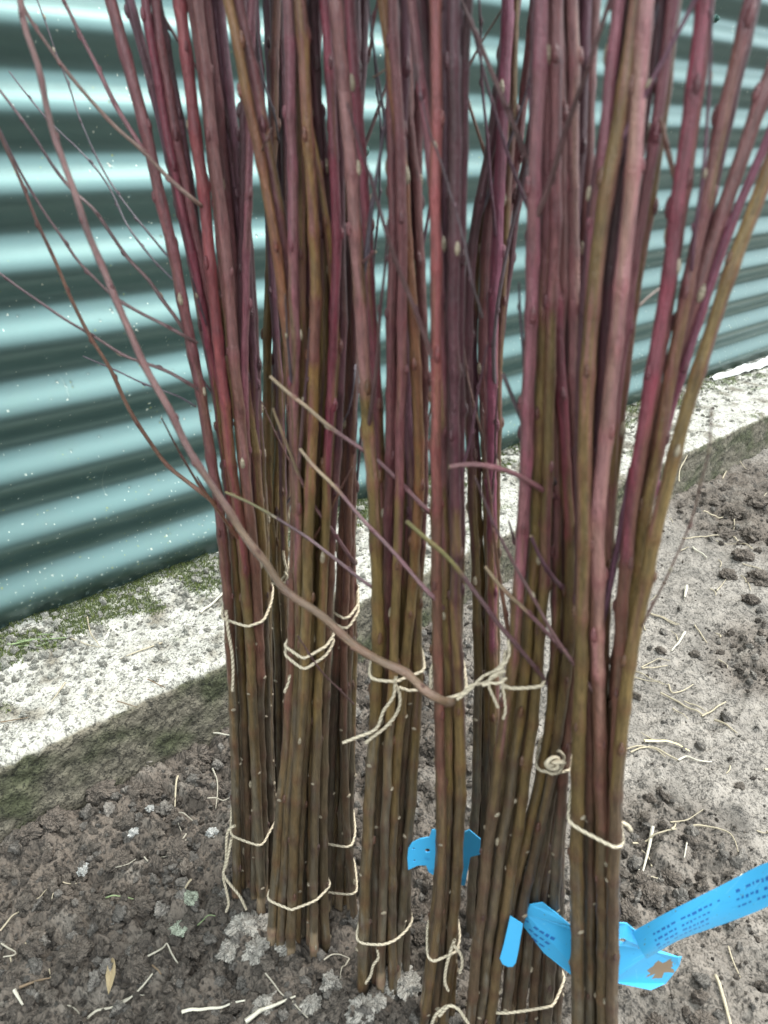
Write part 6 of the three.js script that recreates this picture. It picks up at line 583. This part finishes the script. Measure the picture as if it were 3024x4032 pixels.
const CLODS = [   // tone, radius, x, z
  ['pale', 16.5, -266, -621],
  ['brown', 13.1, -282, -573],
  ['pale', 7.5, -315, -563],
  ['brown', 13.0, -198, -636],
  ['brown', 8.7, -235, -582],
  ['brown', 10.1, -313, -535],
  ['brown', 8.5, -330, -520],
  ['brown', 9.2, -280, -495],
  ['brown', 7.6, -295, -476],
  ['brown', 8.7, -239, -497],
  ['brown', 10.2, -188, -503],
  ['brown', 9.3, -163, -594],
  ['brown', 7.8, -201, -547],
  ['brown', 8.6, -205, -448],
  ['brown', 9.3, -245, -403],
  ['brown', 8.2, -155, -416],
  ['brown', 8.7, -193, -392],
  ['brown', 7.3, -277, -403],
  ['brown', 7.7, -242, -448],
  ['brown', 6.5, -140, -448],
  ['dry', 12.5, -115, -425],
  ['dry', 8.9, -101, -403],
  ['dry', 8.1, -124, -407],
  ['dry', 11.8, -107, -434],
  ['dry', 13.0, 8, -384],
  ['dry', 8.9, 19, -378],
  ['dry', 7.6, -6, -363],
  ['dry', 9.8, -17, -357],
  ['dry', 8.2, -80, -411],
  ['dry', 8.4, -90, -363],
  ['dry', 7.0, -41, -380],
  ['dry', 6.8, -54, -363],
  ['brown', 7.8, -65, -378],
  ['brown', 8.4, -35, -363],
  ['brown', 7.3, 28, -448],
  ['brown', 8.4, 29, -427],
  ['brown', 8.1, 24, -484],
  ['dry', 6.9, 79, -448],
  ['lichen', 7.1, -169, -425],
  ['lichen', 5.6, -165, -451],
  ['white', 5.0, -272, -492],
  ['white', 5.2, -235, -526],
  ['white', 4.8, -162, -527],
  ['white', 4.2, -222, -431],
  ['white', 3.9, -276, -551],
  ['white', 3.7, -229, -558],
  ['brown', 9.7, 232, -468],
  ['brown', 10.8, 256, -448],
  ['brown', 8.6, 208, -448],
  ['brown', 8.1, 257, -484],
  ['brown', 8.3, 239, -357],
  ['brown', 7.5, 204, -353],
  ['brown', 16.2, 623, -1237],
  ['brown', 17.0, 616, -1157],
  ['brown', 14.5, 569, -1157],
  ['brown', 16.6, 678, -1280],
  ['brown', 13.6, 566, -1068],
  ['brown', 13.7, 562, -1005],
  ['brown', 11.5, 519, -1012],
  ['brown', 11.6, 523, -940],
];
const TAGA = [[91.9,125.7], [91.8,141.3], [93.3,151.1], [100.4,155.6], [108.9,148.0], [118.2,141.1], [132.8,136.5], [146.1,146.6], [153.8,143.2], [160.2,137.7], [164.6,129.2], [175.1,113.8], [180.6,110.5], [195.3,101.6], [199.9,96.4], [199.2,88.6], [195.6,79.3], [192.0,73.1], [178.8,77.9], [150.0,89.9], [138.7,85.4], [123.0,94.3], [105.5,107.4]];
const TAGEND = [[78.0,159.4], [86.0,152.2], [85.1,128.2], [84.4,115.9], [82.7,111.9], [79.7,111.9], [76.3,114.4], [74.3,119.6], [75.9,133.1]];
const TAGHOLE = [150.9, 130.9];
const TAGB = [[16.2,149.3], [16.8,158.4], [18.9,163.7], [24.2,168.2], [30.6,170.5], [32.0,177.1], [33.6,177.8], [34.7,175.6], [34.6,170.5], [34.3,164.5], [39.9,160.0], [39.4,147.7], [39.0,132.4], [34.8,134.5], [30.9,137.6], [29.1,143.9], [23.1,143.1], [16.8,138.1]];
const TAGB2 = [[37.2,154.6], [50.5,152.3], [55.3,167.5], [57.9,169.0], [66.0,159.2], [66.2,144.6], [59.7,143.0], [57.1,115.1], [54.8,115.9], [47.2,122.4], [38.6,128.0]];
const TAGBHOLES = [[20.1,158.7,1.0], [20.8,147.4,1.0], [29.5,158.1,1.9]];
const STRAP = [[158.5,135.9,-330.0,167.8,120.6,-324.0], [172.9,163.8,-323.0,180.5,142.8,-317.0], [187.8,188.5,-316.0,194.5,164.1,-310.0], [201.8,210.0,-309.0,205.5,185.8,-303.0], [212.5,229.7,-302.0,214.9,205.7,-296.0], [219.2,244.8,-295.0,221.3,222.8,-289.0]];

const LABELS = {
  A: 'leftmost bundle of red-barked stems, nearest the left end of the mossy footing', P: 'dark half-hidden bundle in the gap behind the two leftmost bundles', B: 'second bundle from the left, doubled twine and one crimson stem in front',
  C: 'maroon bundle standing behind and right of the doubled-twine bundle', D: 'central bundle with a long loose twine knot hanging down its front', E: 'narrow bundle of few stems just right of the central bundle, blue tag behind its foot',
  I: 'rear bundle in the gap right of centre, its foot hidden by nearer stems', F: 'leaning bundle with a frayed tangle of twine at its upper tie', G: 'leaning bundle with a round twine knot, long blue tag around its foot', H: 'rightmost bundle of thick stems, spreading to the right above its twine',
};
const stemMesh = {}, bundles = {}, curves = {};
for (const [b, [x, z]] of Object.entries(BUNDLES)) { bundles[b] = thing('stem_bundle', LABELS[b], 'stem bundle', [x / 1000, 0, z / 1000], 'tied bundles of cut stems heeled into the soil'); curves[b] = []; }
const m3 = (p) => new THREE.Vector3(p[0] / 1000, p[1] / 1000, p[2] / 1000);
let seed = 100;
function addStem(id, b, r0, r1, tone, pts) {
  const m = mesh('stem', stemGeometry(pts, r0, r1, tone, seed++, bundles[b].position), bark, bundles[b]);
  stemMesh[id] = m; curves[b].push({ pts, r0, r1, c: new THREE.CatmullRomCurve3(pts, false, 'centripetal') });
}
for (const [id, b, r0, r1, tone, pts] of STEMS) { addStem(id, b, r0 / 1000, r1 / 1000, tone, pts.map(m3)); }
for (const [id, tone, r0, r1, pts] of SHOOTS) {
  const b = STEMS.find((s) => s[0] === id)[1];
  mesh('side_shoot', stemGeometry(pts.map(m3), r0 / 1000, r1 / 1000, tone, seed++, bundles[b].position, { twig: true, tip: true }), bark, stemMesh[id]);
}
{ // fine side twigs scattered up the bundles
  const R = rng(616), tones = ['greytwig', 'mauvetwig', 'twig', 'rust'];
  for (const [b, n] of Object.entries({ A: 7, P: 2, B: 4, C: 4, D: 5, E: 3, I: 4, F: 4, G: 3, H: 4 })) for (let k = 0; k < n; k++) {
    const list = STEMS.filter((q) => q[1] === b && q[0] !== 'H7'), st = list[Math.floor(R() * list.length)], cv = new THREE.CatmullRomCurve3(st[5].map(m3), false, 'centripetal'), p = cv.getPoint(0.36 + 0.28 * R());
    const a = b === 'A' ? Math.PI * (0.6 + 0.7 * R()) : R() * Math.PI * 2, len = 0.05 + 0.10 * R(), out = 0.22 + 0.4 * R(), bow = 0.15 + 0.2 * R(), pts = [];
    for (let j = 0; j <= 6; j++) { const t = j / 6; pts.push(new THREE.Vector3(p.x + Math.cos(a) * len * out * (t + bow * t * (1 - t)), p.y + len * 0.9 * t, p.z + Math.sin(a) * len * out * 0.7 * (t + bow * t * (1 - t)))); }
    mesh('side_shoot', stemGeometry(pts, 0.0009 + 0.0005 * R(), 0.0004, tones[k % 4], seed++, bundles[b].position, { twig: true, tip: true }), bark, stemMesh[st[0]]);
  }
}
for (const [b, y, turns] of TWINES) for (let k = 0; k < turns; k++) {
  const Y = y / 1000 - k * 0.0052, R = rng(900 + Math.round(y) + k), pts = [], rt = 0.001, o = bundles[b].position;
  for (const s of curves[b]) { const q = s.c.getPoints(160); for (let i = 0; i < 160; i++) if (q[i].y <= Y && q[i + 1].y >= Y) { const t = (Y - q[i].y) / (q[i + 1].y - q[i].y), x = mix(q[i].x, q[i + 1].x, t), z = mix(q[i].z, q[i + 1].z, t), r = mix(s.r0, s.r1, i / 160) * 1.04 + rt; for (let a = 0; a < 12; a++) pts.push([x + Math.cos(a / 6 * Math.PI) * r, z + Math.sin(a / 6 * Math.PI) * r]); break; } }
  if (pts.length < 12) continue;
  const h = hull(pts), cx = h.reduce((a, p) => a + p[0], 0) / h.length, cz = h.reduce((a, p) => a + p[1], 0) / h.length, tx = (R() - 0.5) * 0.14 * (k ? -1.4 : 1), tz = -0.20 - 0.16 * k;
  const loop = h.map(([x, z]) => new THREE.Vector3(x - o.x, Y - o.y + (x - cx) * tx + (z - cz) * tz + (R() - 0.5) * 0.0008, z - o.z)).filter((p, i, a) => p.distanceTo(a[(i + 1) % a.length]) > 0.0012);
  mesh('twine', cord(loop, rt, true, 50 + k), twineMaterial, bundles[b]);
}
for (const [i, [b, r, pts]] of TAILS.entries()) mesh('twine_end', cord(pts.map(m3).map((p) => p.sub(bundles[b].position)), r / 1000, false, 300 + i), twineMaterial, bundles[b]);
{ // the round knot on the leaning bundle
  const o = bundles.G.position, k = new THREE.TorusKnotGeometry(0.0028, 0.0013, 80, 7, 2, 3); k.scale(1.2, 0.85, 1); k.translate(0.094 - o.x, 0.2815 - o.y, -0.325 - o.z); mesh('twine_knot', k, twineMaterial, bundles.G);
}

// ---------- loose clods ----------
function clodGeometry(s, detail) {
  const g = mergeVertices(new THREE.IcosahedronGeometry(1, detail).deleteAttribute('normal').deleteAttribute('uv')), p = g.attributes.position, v = new THREE.Vector3(), uv = [], ab = (f, o) => Math.abs(noise.noise(v.x * f + s * 3.7 + o, v.y * f + s, v.z * f - s * 1.9));
  for (let i = 0; i < p.count; i++) { v.fromBufferAttribute(p, i); const k = 0.72 + 0.55 * noise.noise(v.x * 1.2 + s * 7.7, v.y * 1.2, v.z * 1.2) + 0.55 * ab(1.7, 0) + 0.36 * ab(3.9, 4) + (detail > 3 ? 0.22 * ab(8.3, 8) + 0.13 * ab(17, 2) : 0); p.setXYZ(i, v.x * k, v.y * k * 0.78, v.z * k); uv.push((v.x + v.y * 0.5) * 0.16, (v.z - v.y * 0.5) * 0.16); }
  g.setAttribute('uv', new THREE.Float32BufferAttribute(uv, 2)); g.computeVertexNormals(); return g;
}
const clodShapes = [1, 2, 3, 4, 5, 6].map((s) => clodGeometry(s, 16)), crumbShapes = [1, 2, 3].map((s) => clodGeometry(s + 20, 5));
const clodMat = (c) => new THREE.MeshStandardMaterial({ color: new THREE.Color(...c), map: soilGrain, bumpMap: soilBump, bumpScale: 0.0014, roughness: 0.96 });
const clodTones = { brown: clodMat([0.125, 0.10, 0.08]), pale: clodMat([0.26, 0.225, 0.19]), dry: clodMat([0.37, 0.335, 0.29]), lichen: clodMat([0.44, 0.47, 0.36]), white: clodMat([0.66, 0.64, 0.6]) };
const where = (x, z) => x < -0.2 ? (z < -0.46 ? 'near the footing at the left edge' : 'in the bottom left corner') : x < -0.13 ? (z < -0.48 ? 'between the footing and the leftmost bundle' : 'left of the leftmost bundle') : x < -0.05 ? 'at the foot of the two leftmost bundles' : x < 0.03 ? 'at the foot of the central bundle'
  : x < 0.14 ? 'among the feet of the right-hand bundles' : z > -0.43 ? 'in the bottom right corner' : z > -0.62 ? 'just above the long blue tag' : z > -0.85 ? 'on the smooth soil right of the bundles' : z > -1.1 ? 'farther off on the smooth soil at the right' : 'on the rough soil near the footing at the far right';
{
  const R = rng(31), look = { brown: 'brown crumbly clod lying', pale: 'pale crusted clod lying', dry: 'light grey dried clod lying', lichen: 'pale greenish mossy lump lying', white: 'small whitish pebble lying' };
  CLODS.forEach(([tone, r, x, z], i) => {
    const X = x / 1000, Z = z / 1000, rr = r / 1000, m = mesh(numbered(tone === 'white' ? 'pebble' : tone === 'lichen' ? 'mossy_lump' : 'soil_clod'), clodShapes[i % 6], clodTones[tone], scene);
    m.scale.set(rr * (0.9 + 0.3 * R()), rr * (0.75 + 0.2 * R()), rr * (0.85 + 0.3 * R())); m.rotation.y = R() * 6.28; m.position.set(X, groundY(X, Z) + rr * 0.36, Z);
    const first = tone === 'pale' && r > 18;
    tag(m, first ? 'largest pale lump of earth lying against the footing at the left' : `${look[tone]} ${where(X, Z)}`, tone === 'white' ? 'pebble' : 'clod', `${look[tone]} ${where(X, Z)}`);
  });
}
{ // crumbs: too many and too small to count
  const R = rng(5), M = 9000, meshes = crumbShapes.map((g, i) => new THREE.InstancedMesh(g, [clodTones.brown, clodMat([0.15, 0.122, 0.098]), clodMat([0.21, 0.185, 0.16])][i], Math.floor(M / 3))), d = new THREE.Object3D(), c = new THREE.Color();
  meshes.forEach((im, k) => {
    let n = 0; for (let t = 0; t < 400000 && n < im.count; t++) { const u = -0.1 + 1.7 * R() * (0.5 + 0.5 * R()), v = -0.605 + 0.62 * R(), p = W(u, 0, v), l = loose(p.x, p.z); if (R() > 0.04 + 0.96 * l * l) continue; const s = 0.0012 + 0.006 * Math.pow(R(), 4.5); d.position.set(p.x, groundY(p.x, p.z) + s * 0.3, p.z); d.rotation.set(R() * 6, R() * 6, R() * 6); d.scale.set(s, s * (0.7 + 0.4 * R()), s); d.updateMatrix(); im.setMatrixAt(n, d.matrix); const q = 0.75 + 0.6 * R(); im.setColorAt(n, c.setRGB(q, q, q)); n++; }
    im.count = n; ready(im); im.name = numbered('soil_crumbs'); tag(im, ['dark brown soil crumbs scattered over the dug ground', 'mid brown soil crumbs scattered over the dug ground', 'greyish soil crumbs scattered over the dug ground'][k], 'crumbs', null, 'stuff'); scene.add(im);
  });
}
{ // crusty stones and moss on the footing
  const R = rng(6), stone = new THREE.InstancedMesh(crumbShapes[1], clodMat([0.50, 0.47, 0.415]), 3600), d = new THREE.Object3D(), c = new THREE.Color(); let n = 0;
  for (let t = 0; t < 200000 && n < 3600; t++) { const u = -0.1 + 2.6 * R() * (0.35 + 0.65 * R()), v = -0.83 + 0.19 * R(), k = sm(-0.70, -0.77, v) * (0.35 + 0.65 * sm(-0.1, 0.2, fbm(u * 9, 4, v * 9, 2))); if (R() > 0.12 + 0.88 * k) continue; const p = W(u, 0, v), s = 0.001 + 0.004 * Math.pow(R(), 3); d.position.set(p.x, footTop(u, v) + s * 0.35, p.z); d.rotation.set(R() * 6, R() * 6, R() * 6); d.scale.set(s * (0.8 + 0.5 * R()), s * 0.8, s); d.updateMatrix(); stone.setMatrixAt(n, d.matrix); const q = 0.75 + 0.5 * R(); stone.setColorAt(n, c.setRGB(q, q, q * 0.97)); n++; }
  stone.count = n; ready(stone); stone.name = 'gravel'; tag(stone, 'pale grit and small stones strewn along the footing below the wall', 'gravel', null, 'stuff'); scene.add(stone);
  const blade = new THREE.ConeGeometry(0.22, 1, 4, 2); blade.translate(0, 0.5, 0); { const p = blade.attributes.position; for (let i = 0; i < p.count; i++) p.setX(i, p.getX(i) + 0.25 * p.getY(i) ** 2); }
  const moss = new THREE.InstancedMesh(blade, new THREE.MeshStandardMaterial({ color: new THREE.Color(1, 1, 1), roughness: 0.9 }), 42000); n = 0;
  for (let t = 0; t < 900000 && n < 42000; t++) {
    const u = -0.1 + 2.4 * R() * (0.3 + 0.7 * R()), v = -0.85 + 0.225 * R(), m = mossy(u, v); if (R() > m * m * (0.25 + sm(-0.70, -0.80, v))) continue;
    const p = W(u, 0, v), s = 0.0014 + 0.0026 * R(); d.position.set(p.x, footTop(u, v) - 0.0006, p.z); d.rotation.set((R() - 0.5) * 1.5, R() * 6.28, (R() - 0.5) * 1.5); d.scale.set(s, s * (0.8 + R()), s); d.updateMatrix(); moss.setMatrixAt(n, d.matrix); const q = R(); moss.setColorAt(n, c.setRGB(mix(0.045, 0.14, q * q), mix(0.062, 0.165, q * q), mix(0.016, 0.035, q))); n++;
  }
  moss.count = n; ready(moss); moss.name = 'moss'; tag(moss, 'green moss growing along the footing at the base of the wall', 'moss', null, 'stuff'); scene.add(moss);
}

// ---------- straws, roots and leaves on the ground ----------
const strawMats = {}; for (const [k, c] of Object.entries({ white: [0.60, 0.55, 0.45], straw: [0.45, 0.38, 0.27], root: [0.42, 0.375, 0.30], bark: [0.21, 0.145, 0.09], green: [0.26, 0.33, 0.16], leaf: [0.34, 0.26, 0.15], blade: [0.62, 0.53, 0.31] })) strawMats[k] = new THREE.MeshStandardMaterial({ color: new THREE.Color(...c), map: barkMap, roughness: 0.8, side: THREE.DoubleSide });
const kinds = { white: ['straw', 'straight bleached white straw'], straw: ['straw', 'thin pale yellow straw'], root: ['root_fibre', 'thin crooked whitish root fibre'], bark: ['bark_strip', 'short brown twig'], green: ['green_sprig', 'thin green stem'], leaf: ['dead_leaf', 'narrow curled dead brown leaf'], blade: ['dried_grass', 'flat yellowed grass blade'] };
function strawGeometry(pts2, r, heightAt, s, flat) {
  const R = rng(s), base = new THREE.CatmullRomCurve3(pts2.map(([x, z]) => new THREE.Vector3(x / 1000, 0, z / 1000)), false, 'centripetal'), n = Math.max(3, Math.ceil(base.getLength() / 0.008)), q = base.getPoints(n), c0 = q[Math.floor(n / 2)].clone();
  const ys = q.map((p) => Math.max(heightAt(p.x, p.z), heightAt(p.x + 0.003, p.z), heightAt(p.x, p.z + 0.003)) + r * 1.1 + 0.0006); // lies over the bumps, not in them
  const y = ys.map((v, i) => Math.max(v, ((ys[i - 1] ?? v) + v + (ys[i + 1] ?? v)) / 3, Math.max(ys[i - 1] ?? v, ys[i + 1] ?? v) - 0.002)); c0.y = y[Math.floor(n / 2)];
  const g = new THREE.TubeGeometry(new THREE.CatmullRomCurve3(q.map((p, i) => new THREE.Vector3(p.x, y[i], p.z).sub(c0)), false, 'centripetal'), n * 4, r, 6, false), p = g.attributes.position, uv = g.attributes.uv, nn = g.attributes.normal;
  for (let i = 0; i < p.count; i++) { const t = uv.getX(i), taper = flat === 'leaf' ? Math.sin(Math.PI * Math.min(0.98, t * 0.96 + 0.02)) : mix(1, 0.55 + 0.2 * Math.sin(s), t), w = (taper - 1) * r + 0.16 * r * noise.noise(t * 20, s, 0); let yy = p.getY(i) + nn.getY(i) * w; if (flat) { const cy = p.getY(i) - nn.getY(i) * r; yy = cy + (yy - cy) * (flat === 'leaf' ? 0.12 : 0.3) + (flat === 'leaf' ? 0.004 * Math.abs(nn.getX(i)) * Math.sin(t * 3) : 0); } p.setXYZ(i, p.getX(i) + nn.getX(i) * w, yy, p.getZ(i) + nn.getZ(i) * w); uv.setXY(i, uv.getY(i) * 0.3 + R() * 0.01, t * base.getLength() / 0.2); }
  g.computeVertexNormals(); return [g, c0];
}
const special = {
  0: 'long white straw lying against the footing left of the bundles', 20: 'stubby bleached straw near the bottom left corner', 22: 'long crooked root fibre at the bottom left', 25: 'white straw lying level at the bottom, left of the thickest one', 26: 'thickest white straw, slanting at the bottom centre',
  45: 'broad yellow flattened straw on the smooth soil at the right', 41: 'long straw forming the left arm of a V on the smooth soil', 42: 'straw forming the right arm of a V on the smooth soil', 52: 'broad white straw standing tilted near the right-hand twine end', 60: 'pale straw slanting in the bottom right corner', 51: 'long hooked straw curving down the smooth soil at the right', 19: 'brown strip of bark at the bottom left',
};
STRAWS.forEach(([kind, r, pts], i) => {
  const [g, c] = strawGeometry(pts, r / 1000, groundY, 400 + i, kind === 'leaf' ? 'leaf' : kind === 'blade' ? 'blade' : null), [name, look] = kinds[kind], m = mesh(numbered(name), g, strawMats[kind], scene);
  m.position.copy(c); const l = `${look} lying ${where(c.x, c.z)}`; tag(m, special[i] ?? l, name.replace('_', ' '), l);
});
const footY = (x, z) => footTop(uOf(x, z), vOf(x, z));
FOOTING_STRAWS.forEach(([kind, r, pts], i) => {
  const [g, c] = strawGeometry(pts, r / 1000, footY, 700 + i, null), [name, look] = kinds[kind], m = mesh(numbered(name), g, strawMats[kind], scene);
  m.position.copy(c); const l = `${look} lying on the pale footing`; tag(m, i === 0 ? 'bright white straw lying across the moss beside the leftmost bundle' : l, name.replace('_', ' '), l);
});
{ // a scatter of finer straws over the trodden soil
  const R = rng(88), chips = []; 
  for (let k = 0; k < 46; k++) { const u = 0.35 + 1.25 * R(), v = -0.58 + 0.45 * R(), p = W(u, 0, v), a = R() * 6.28, L = 14 + 38 * R() * R(); if (loose(p.x, p.z) > 0.75 || p.x < 0.05) continue; chips.push([[p.x * 1000, p.z * 1000], [p.x * 1000 + Math.cos(a) * L * 0.5 + R() * 4, p.z * 1000 + Math.sin(a) * L * 0.5], [p.x * 1000 + Math.cos(a) * L, p.z * 1000 + Math.sin(a) * L]]); }
  chips.forEach((pts, i) => { const [g, c] = strawGeometry(pts, 0.0006 + 0.0006 * R(), groundY, 900 + i, null), m = mesh(numbered('straw'), g, strawMats.straw, scene); m.position.copy(c); const l = `${kinds.straw[1]} lying ${where(c.x, c.z)}`; tag(m, l, 'straw', l); });
}

// ---------- blue plastic tags ----------
function tagCanvas(w, h, draw) { const c = document.createElement('canvas'); c.width = w; c.height = h; const x = c.getContext('2d'); x.fillStyle = '#44b0e4'; x.fillRect(0, 0, w, h); draw(x); const R = rng(w + h); for (let k = 0; k < 160; k++) { x.fillStyle = ['rgba(120,98,74,0.75)', 'rgba(190,215,225,0.35)', 'rgba(30,100,170,0.30)'][k % 3]; x.beginPath(); x.ellipse(R() * w, R() * h, (1 + 7 * R() * R()) * w / 1024, (1 + 4 * R() * R()) * w / 1024, R() * 3, 0, 7); x.fill(); } for (let k = 0; k < 22; k++) { x.strokeStyle = k % 2 ? 'rgba(205,232,242,0.30)' : 'rgba(25,95,165,0.25)'; x.lineWidth = 1 + 2 * R(); x.beginPath(); const a = R() * w, b = R() * h; x.moveTo(a, b); x.lineTo(a + (R() - 0.5) * w * 0.3, b + (R() - 0.5) * h * 0.4); x.stroke(); } const t = new THREE.CanvasTexture(c); t.colorSpace = THREE.SRGBColorSpace; return t; }
function smudgedPrint(x, x0, y0, w, rows, gap, size, s) { const R = rng(s); x.fillStyle = 'rgba(18,70,150,0.70)'; for (let r = 0; r < rows; r++) for (let a = x0 + R() * 10; a < x0 + w * (0.75 + 0.25 * R());) { const l = size * (0.4 + 0.9 * R()); x.fillRect(a, y0 + r * gap + (R() - 0.5) * 2, l, size * (0.45 + 0.35 * R())); a += l + size * (0.25 + 0.5 * (R() < 0.2 ? 2.4 : 0.4)); } }
const plastic = (map) => new THREE.MeshPhysicalMaterial({ map, roughness: 0.36, clearcoat: 0.4, clearcoatRoughness: 0.3, side: THREE.DoubleSide });
function plate(outline, holes, thick, bend, box, material, name, parent, at) {       // outline in millimetres in an upright plane
  const s = new THREE.Shape(outline.map(([a, b]) => new THREE.Vector2(a / 1000, b / 1000)));
  for (const [a, b, r] of holes) { const h = new THREE.Path(); h.absarc(a / 1000, b / 1000, r / 1000, 0, Math.PI * 2, true); s.holes.push(h); }
  const g = new THREE.ExtrudeGeometry(s, { depth: thick, bevelEnabled: true, bevelSize: 0.0003, bevelThickness: 0.0002, bevelSegments: 2, curveSegments: 10, steps: 1 }), p = g.attributes.position, uv = g.attributes.uv;
  for (let i = 0; i < p.count; i++) { const X = p.getX(i) * 1000, Y = p.getY(i) * 1000; uv.setXY(i, (X - box[0]) / (box[2] - box[0]), (Y - box[1]) / (box[3] - box[1])); p.setZ(i, p.getZ(i) + bend(X, Y)); }
  g.computeVertexNormals(); const m = mesh(name, g, material, parent); m.position.set(...at); return m;
}
{
  const box = [84, 70, 206, 160];
  const map = tagCanvas(1024, 760, (x) => { x.save(); x.translate(40, 190); x.rotate(0.55); smudgedPrint(x, 0, 0, 230, 5, 46, 25, 3); x.restore(); x.fillStyle = '#8d7760'; x.beginPath(); const R = rng(12); for (let k = 0; k < 26; k++) { const a = k / 26 * 6.28, r = 78 * (0.55 + 0.75 * R()); x.lineTo(862 + Math.cos(a) * r * 1.15, 590 + Math.sin(a) * r); } x.fill(); for (let k = 0; k < 26; k++) { x.beginPath(); x.arc(770 + R() * 220, 530 + R() * 160, 2 + 6 * R() * R(), 0, 7); x.fill(); } });
  const g = thing('plant_tag', 'large bright blue plastic strap tag with arrow end behind the rightmost bundle', 'tag', [0.145, 0.0, -0.331]);
  const o = [-145, 0];
  const pts = TAGA.map(([a, b]) => [a + o[0], b]), hb = [box[0] + o[0], box[1], box[2] + o[0], box[3]];
  plate(pts, [[TAGHOLE[0] + o[0], TAGHOLE[1], 3.4]], 0.0004, (X, Y) => -0.000004 * (X * X) + 0.003 + 0.0012 * Math.sin(X * 0.16 + Y * 0.11) + 0.0012 * Math.sin(Y * 0.3 - X * 0.09), hb, plastic(map), 'arrow_head', g, [0, 0, 0]);
  const smap = tagCanvas(1024, 256, (x) => { smudgedPrint(x, 90, 62, 430, 4, 40, 23, 5); smudgedPrint(x, 600, 56, 330, 3, 46, 25, 6); });
  // the strap itself: a ribbon that rises away to the right
  const A = STRAP, n = 28, cs = 7, pos = [], uv = [], idx = [], ca = new THREE.CatmullRomCurve3(A.map((q) => m3([q[0], q[1], q[2]]))), cb = new THREE.CatmullRomCurve3(A.map((q) => m3([q[3], q[4], q[5]])));
  for (const side of [0, 1]) for (let i = 0; i <= n; i++) { const p = ca.getPoint(i / n), q = cb.getPoint(i / n); for (let j = 0; j <= cs; j++) { const r = p.clone().lerp(q, j / cs); r.z += 0.0034 * Math.sin(j / cs * Math.PI) + 0.0015 * Math.sin(i / n * 7 + j * 0.3); r.y += 0.0012 * Math.sin(i / n * 9) - side * 0.0005; pos.push(r.x - 0.145, r.y, r.z + 0.331); uv.push(i / n, 1 - j / cs); } }
  const row = cs + 1, off = row * (n + 1); for (let i = 0; i < n; i++) for (let j = 0; j < cs; j++) { const a = i * row + j; idx.push(a, a + 1, a + row, a + 1, a + row + 1, a + row); idx.push(off + a, off + a + row, off + a + 1, off + a + 1, off + a + row, off + a + row + 1); }
  for (let i = 0; i < n; i++) for (const j of [0, cs]) { const a = i * row + j; idx.push(a, a + row, off + a, a + row, off + a + row, off + a); }
  const sg = new THREE.BufferGeometry(); sg.setAttribute('position', new THREE.Float32BufferAttribute(pos, 3)); sg.setAttribute('uv', new THREE.Float32BufferAttribute(uv, 2)); sg.setIndex(idx); sg.computeVertexNormals(); mesh('strap', sg, plastic(smap), g);
  const plain = plastic(tagCanvas(64, 64, () => {}));
  plate(TAGEND.map(([a, b]) => [a + o[0], b]), [], 0.0004, () => 0, [-100, 0, 100, 200], plain, 'strap_end', g, [0, 0, 0.0075]);
  const g2 = thing('plant_tag', 'small blue plastic tag with round holes behind the narrow bundle right of centre', 'tag', [0.03, 0, -0.374]);
  plate(TAGB.map(([a, b]) => [a - 30, b]), TAGBHOLES.map(([a, b, r]) => [a - 30, b, r]), 0.0004, (X) => 0.00010 * X, [-40, 80, 60, 160], plain, 'tag_end', g2, [0, 0, 0]);
  plate(TAGB2.map(([a, b]) => [a - 30, b]), [], 0.0004, (X) => -0.00012 * X, [-40, 80, 60, 160], plain, 'strap', g2, [0, 0, -0.004]);
}
// ---------- scrap of white sheeting caught under the wall ----------
{
  const us = [], vs = []; for (let k = 0; k <= 60; k++) us.push(k / 60); for (let k = 0; k <= 16; k++) vs.push(k / 16);
  const c = W(1.93, 0, -0.79), place = (a, b) => { const u = 1.72 + 0.55 * a, wid = 0.036 * Math.sin(Math.PI * Math.min(0.98, a * 0.7 + 0.08)) + 0.005, v = -0.822 + wid * b + 0.006 * fbm(a * 7, b * 2, 1, 2), y = FOOT + 0.006 + 0.012 * Math.sin(Math.PI * b * 0.92) * (0.5 + 0.6 * Math.abs(noise.noise(a * 9, 3, 1))) + 0.012 * Math.abs(noise.noise(a * 12 + b * 3, b * 4, 7)); return W(u, y, v).sub(c); };
  const g = gridMesh(us, vs, place, () => [1, 1, 1], 1), m = mesh('plastic_scrap', g, new THREE.MeshStandardMaterial({ color: new THREE.Color(0.60, 0.59, 0.57), roughness: 0.45, side: THREE.DoubleSide }), scene);
  m.position.copy(c); tag(m, 'crumpled white plastic sheeting caught under the wall at the far right', 'plastic sheet');
}
renderer.render(scene, camera);
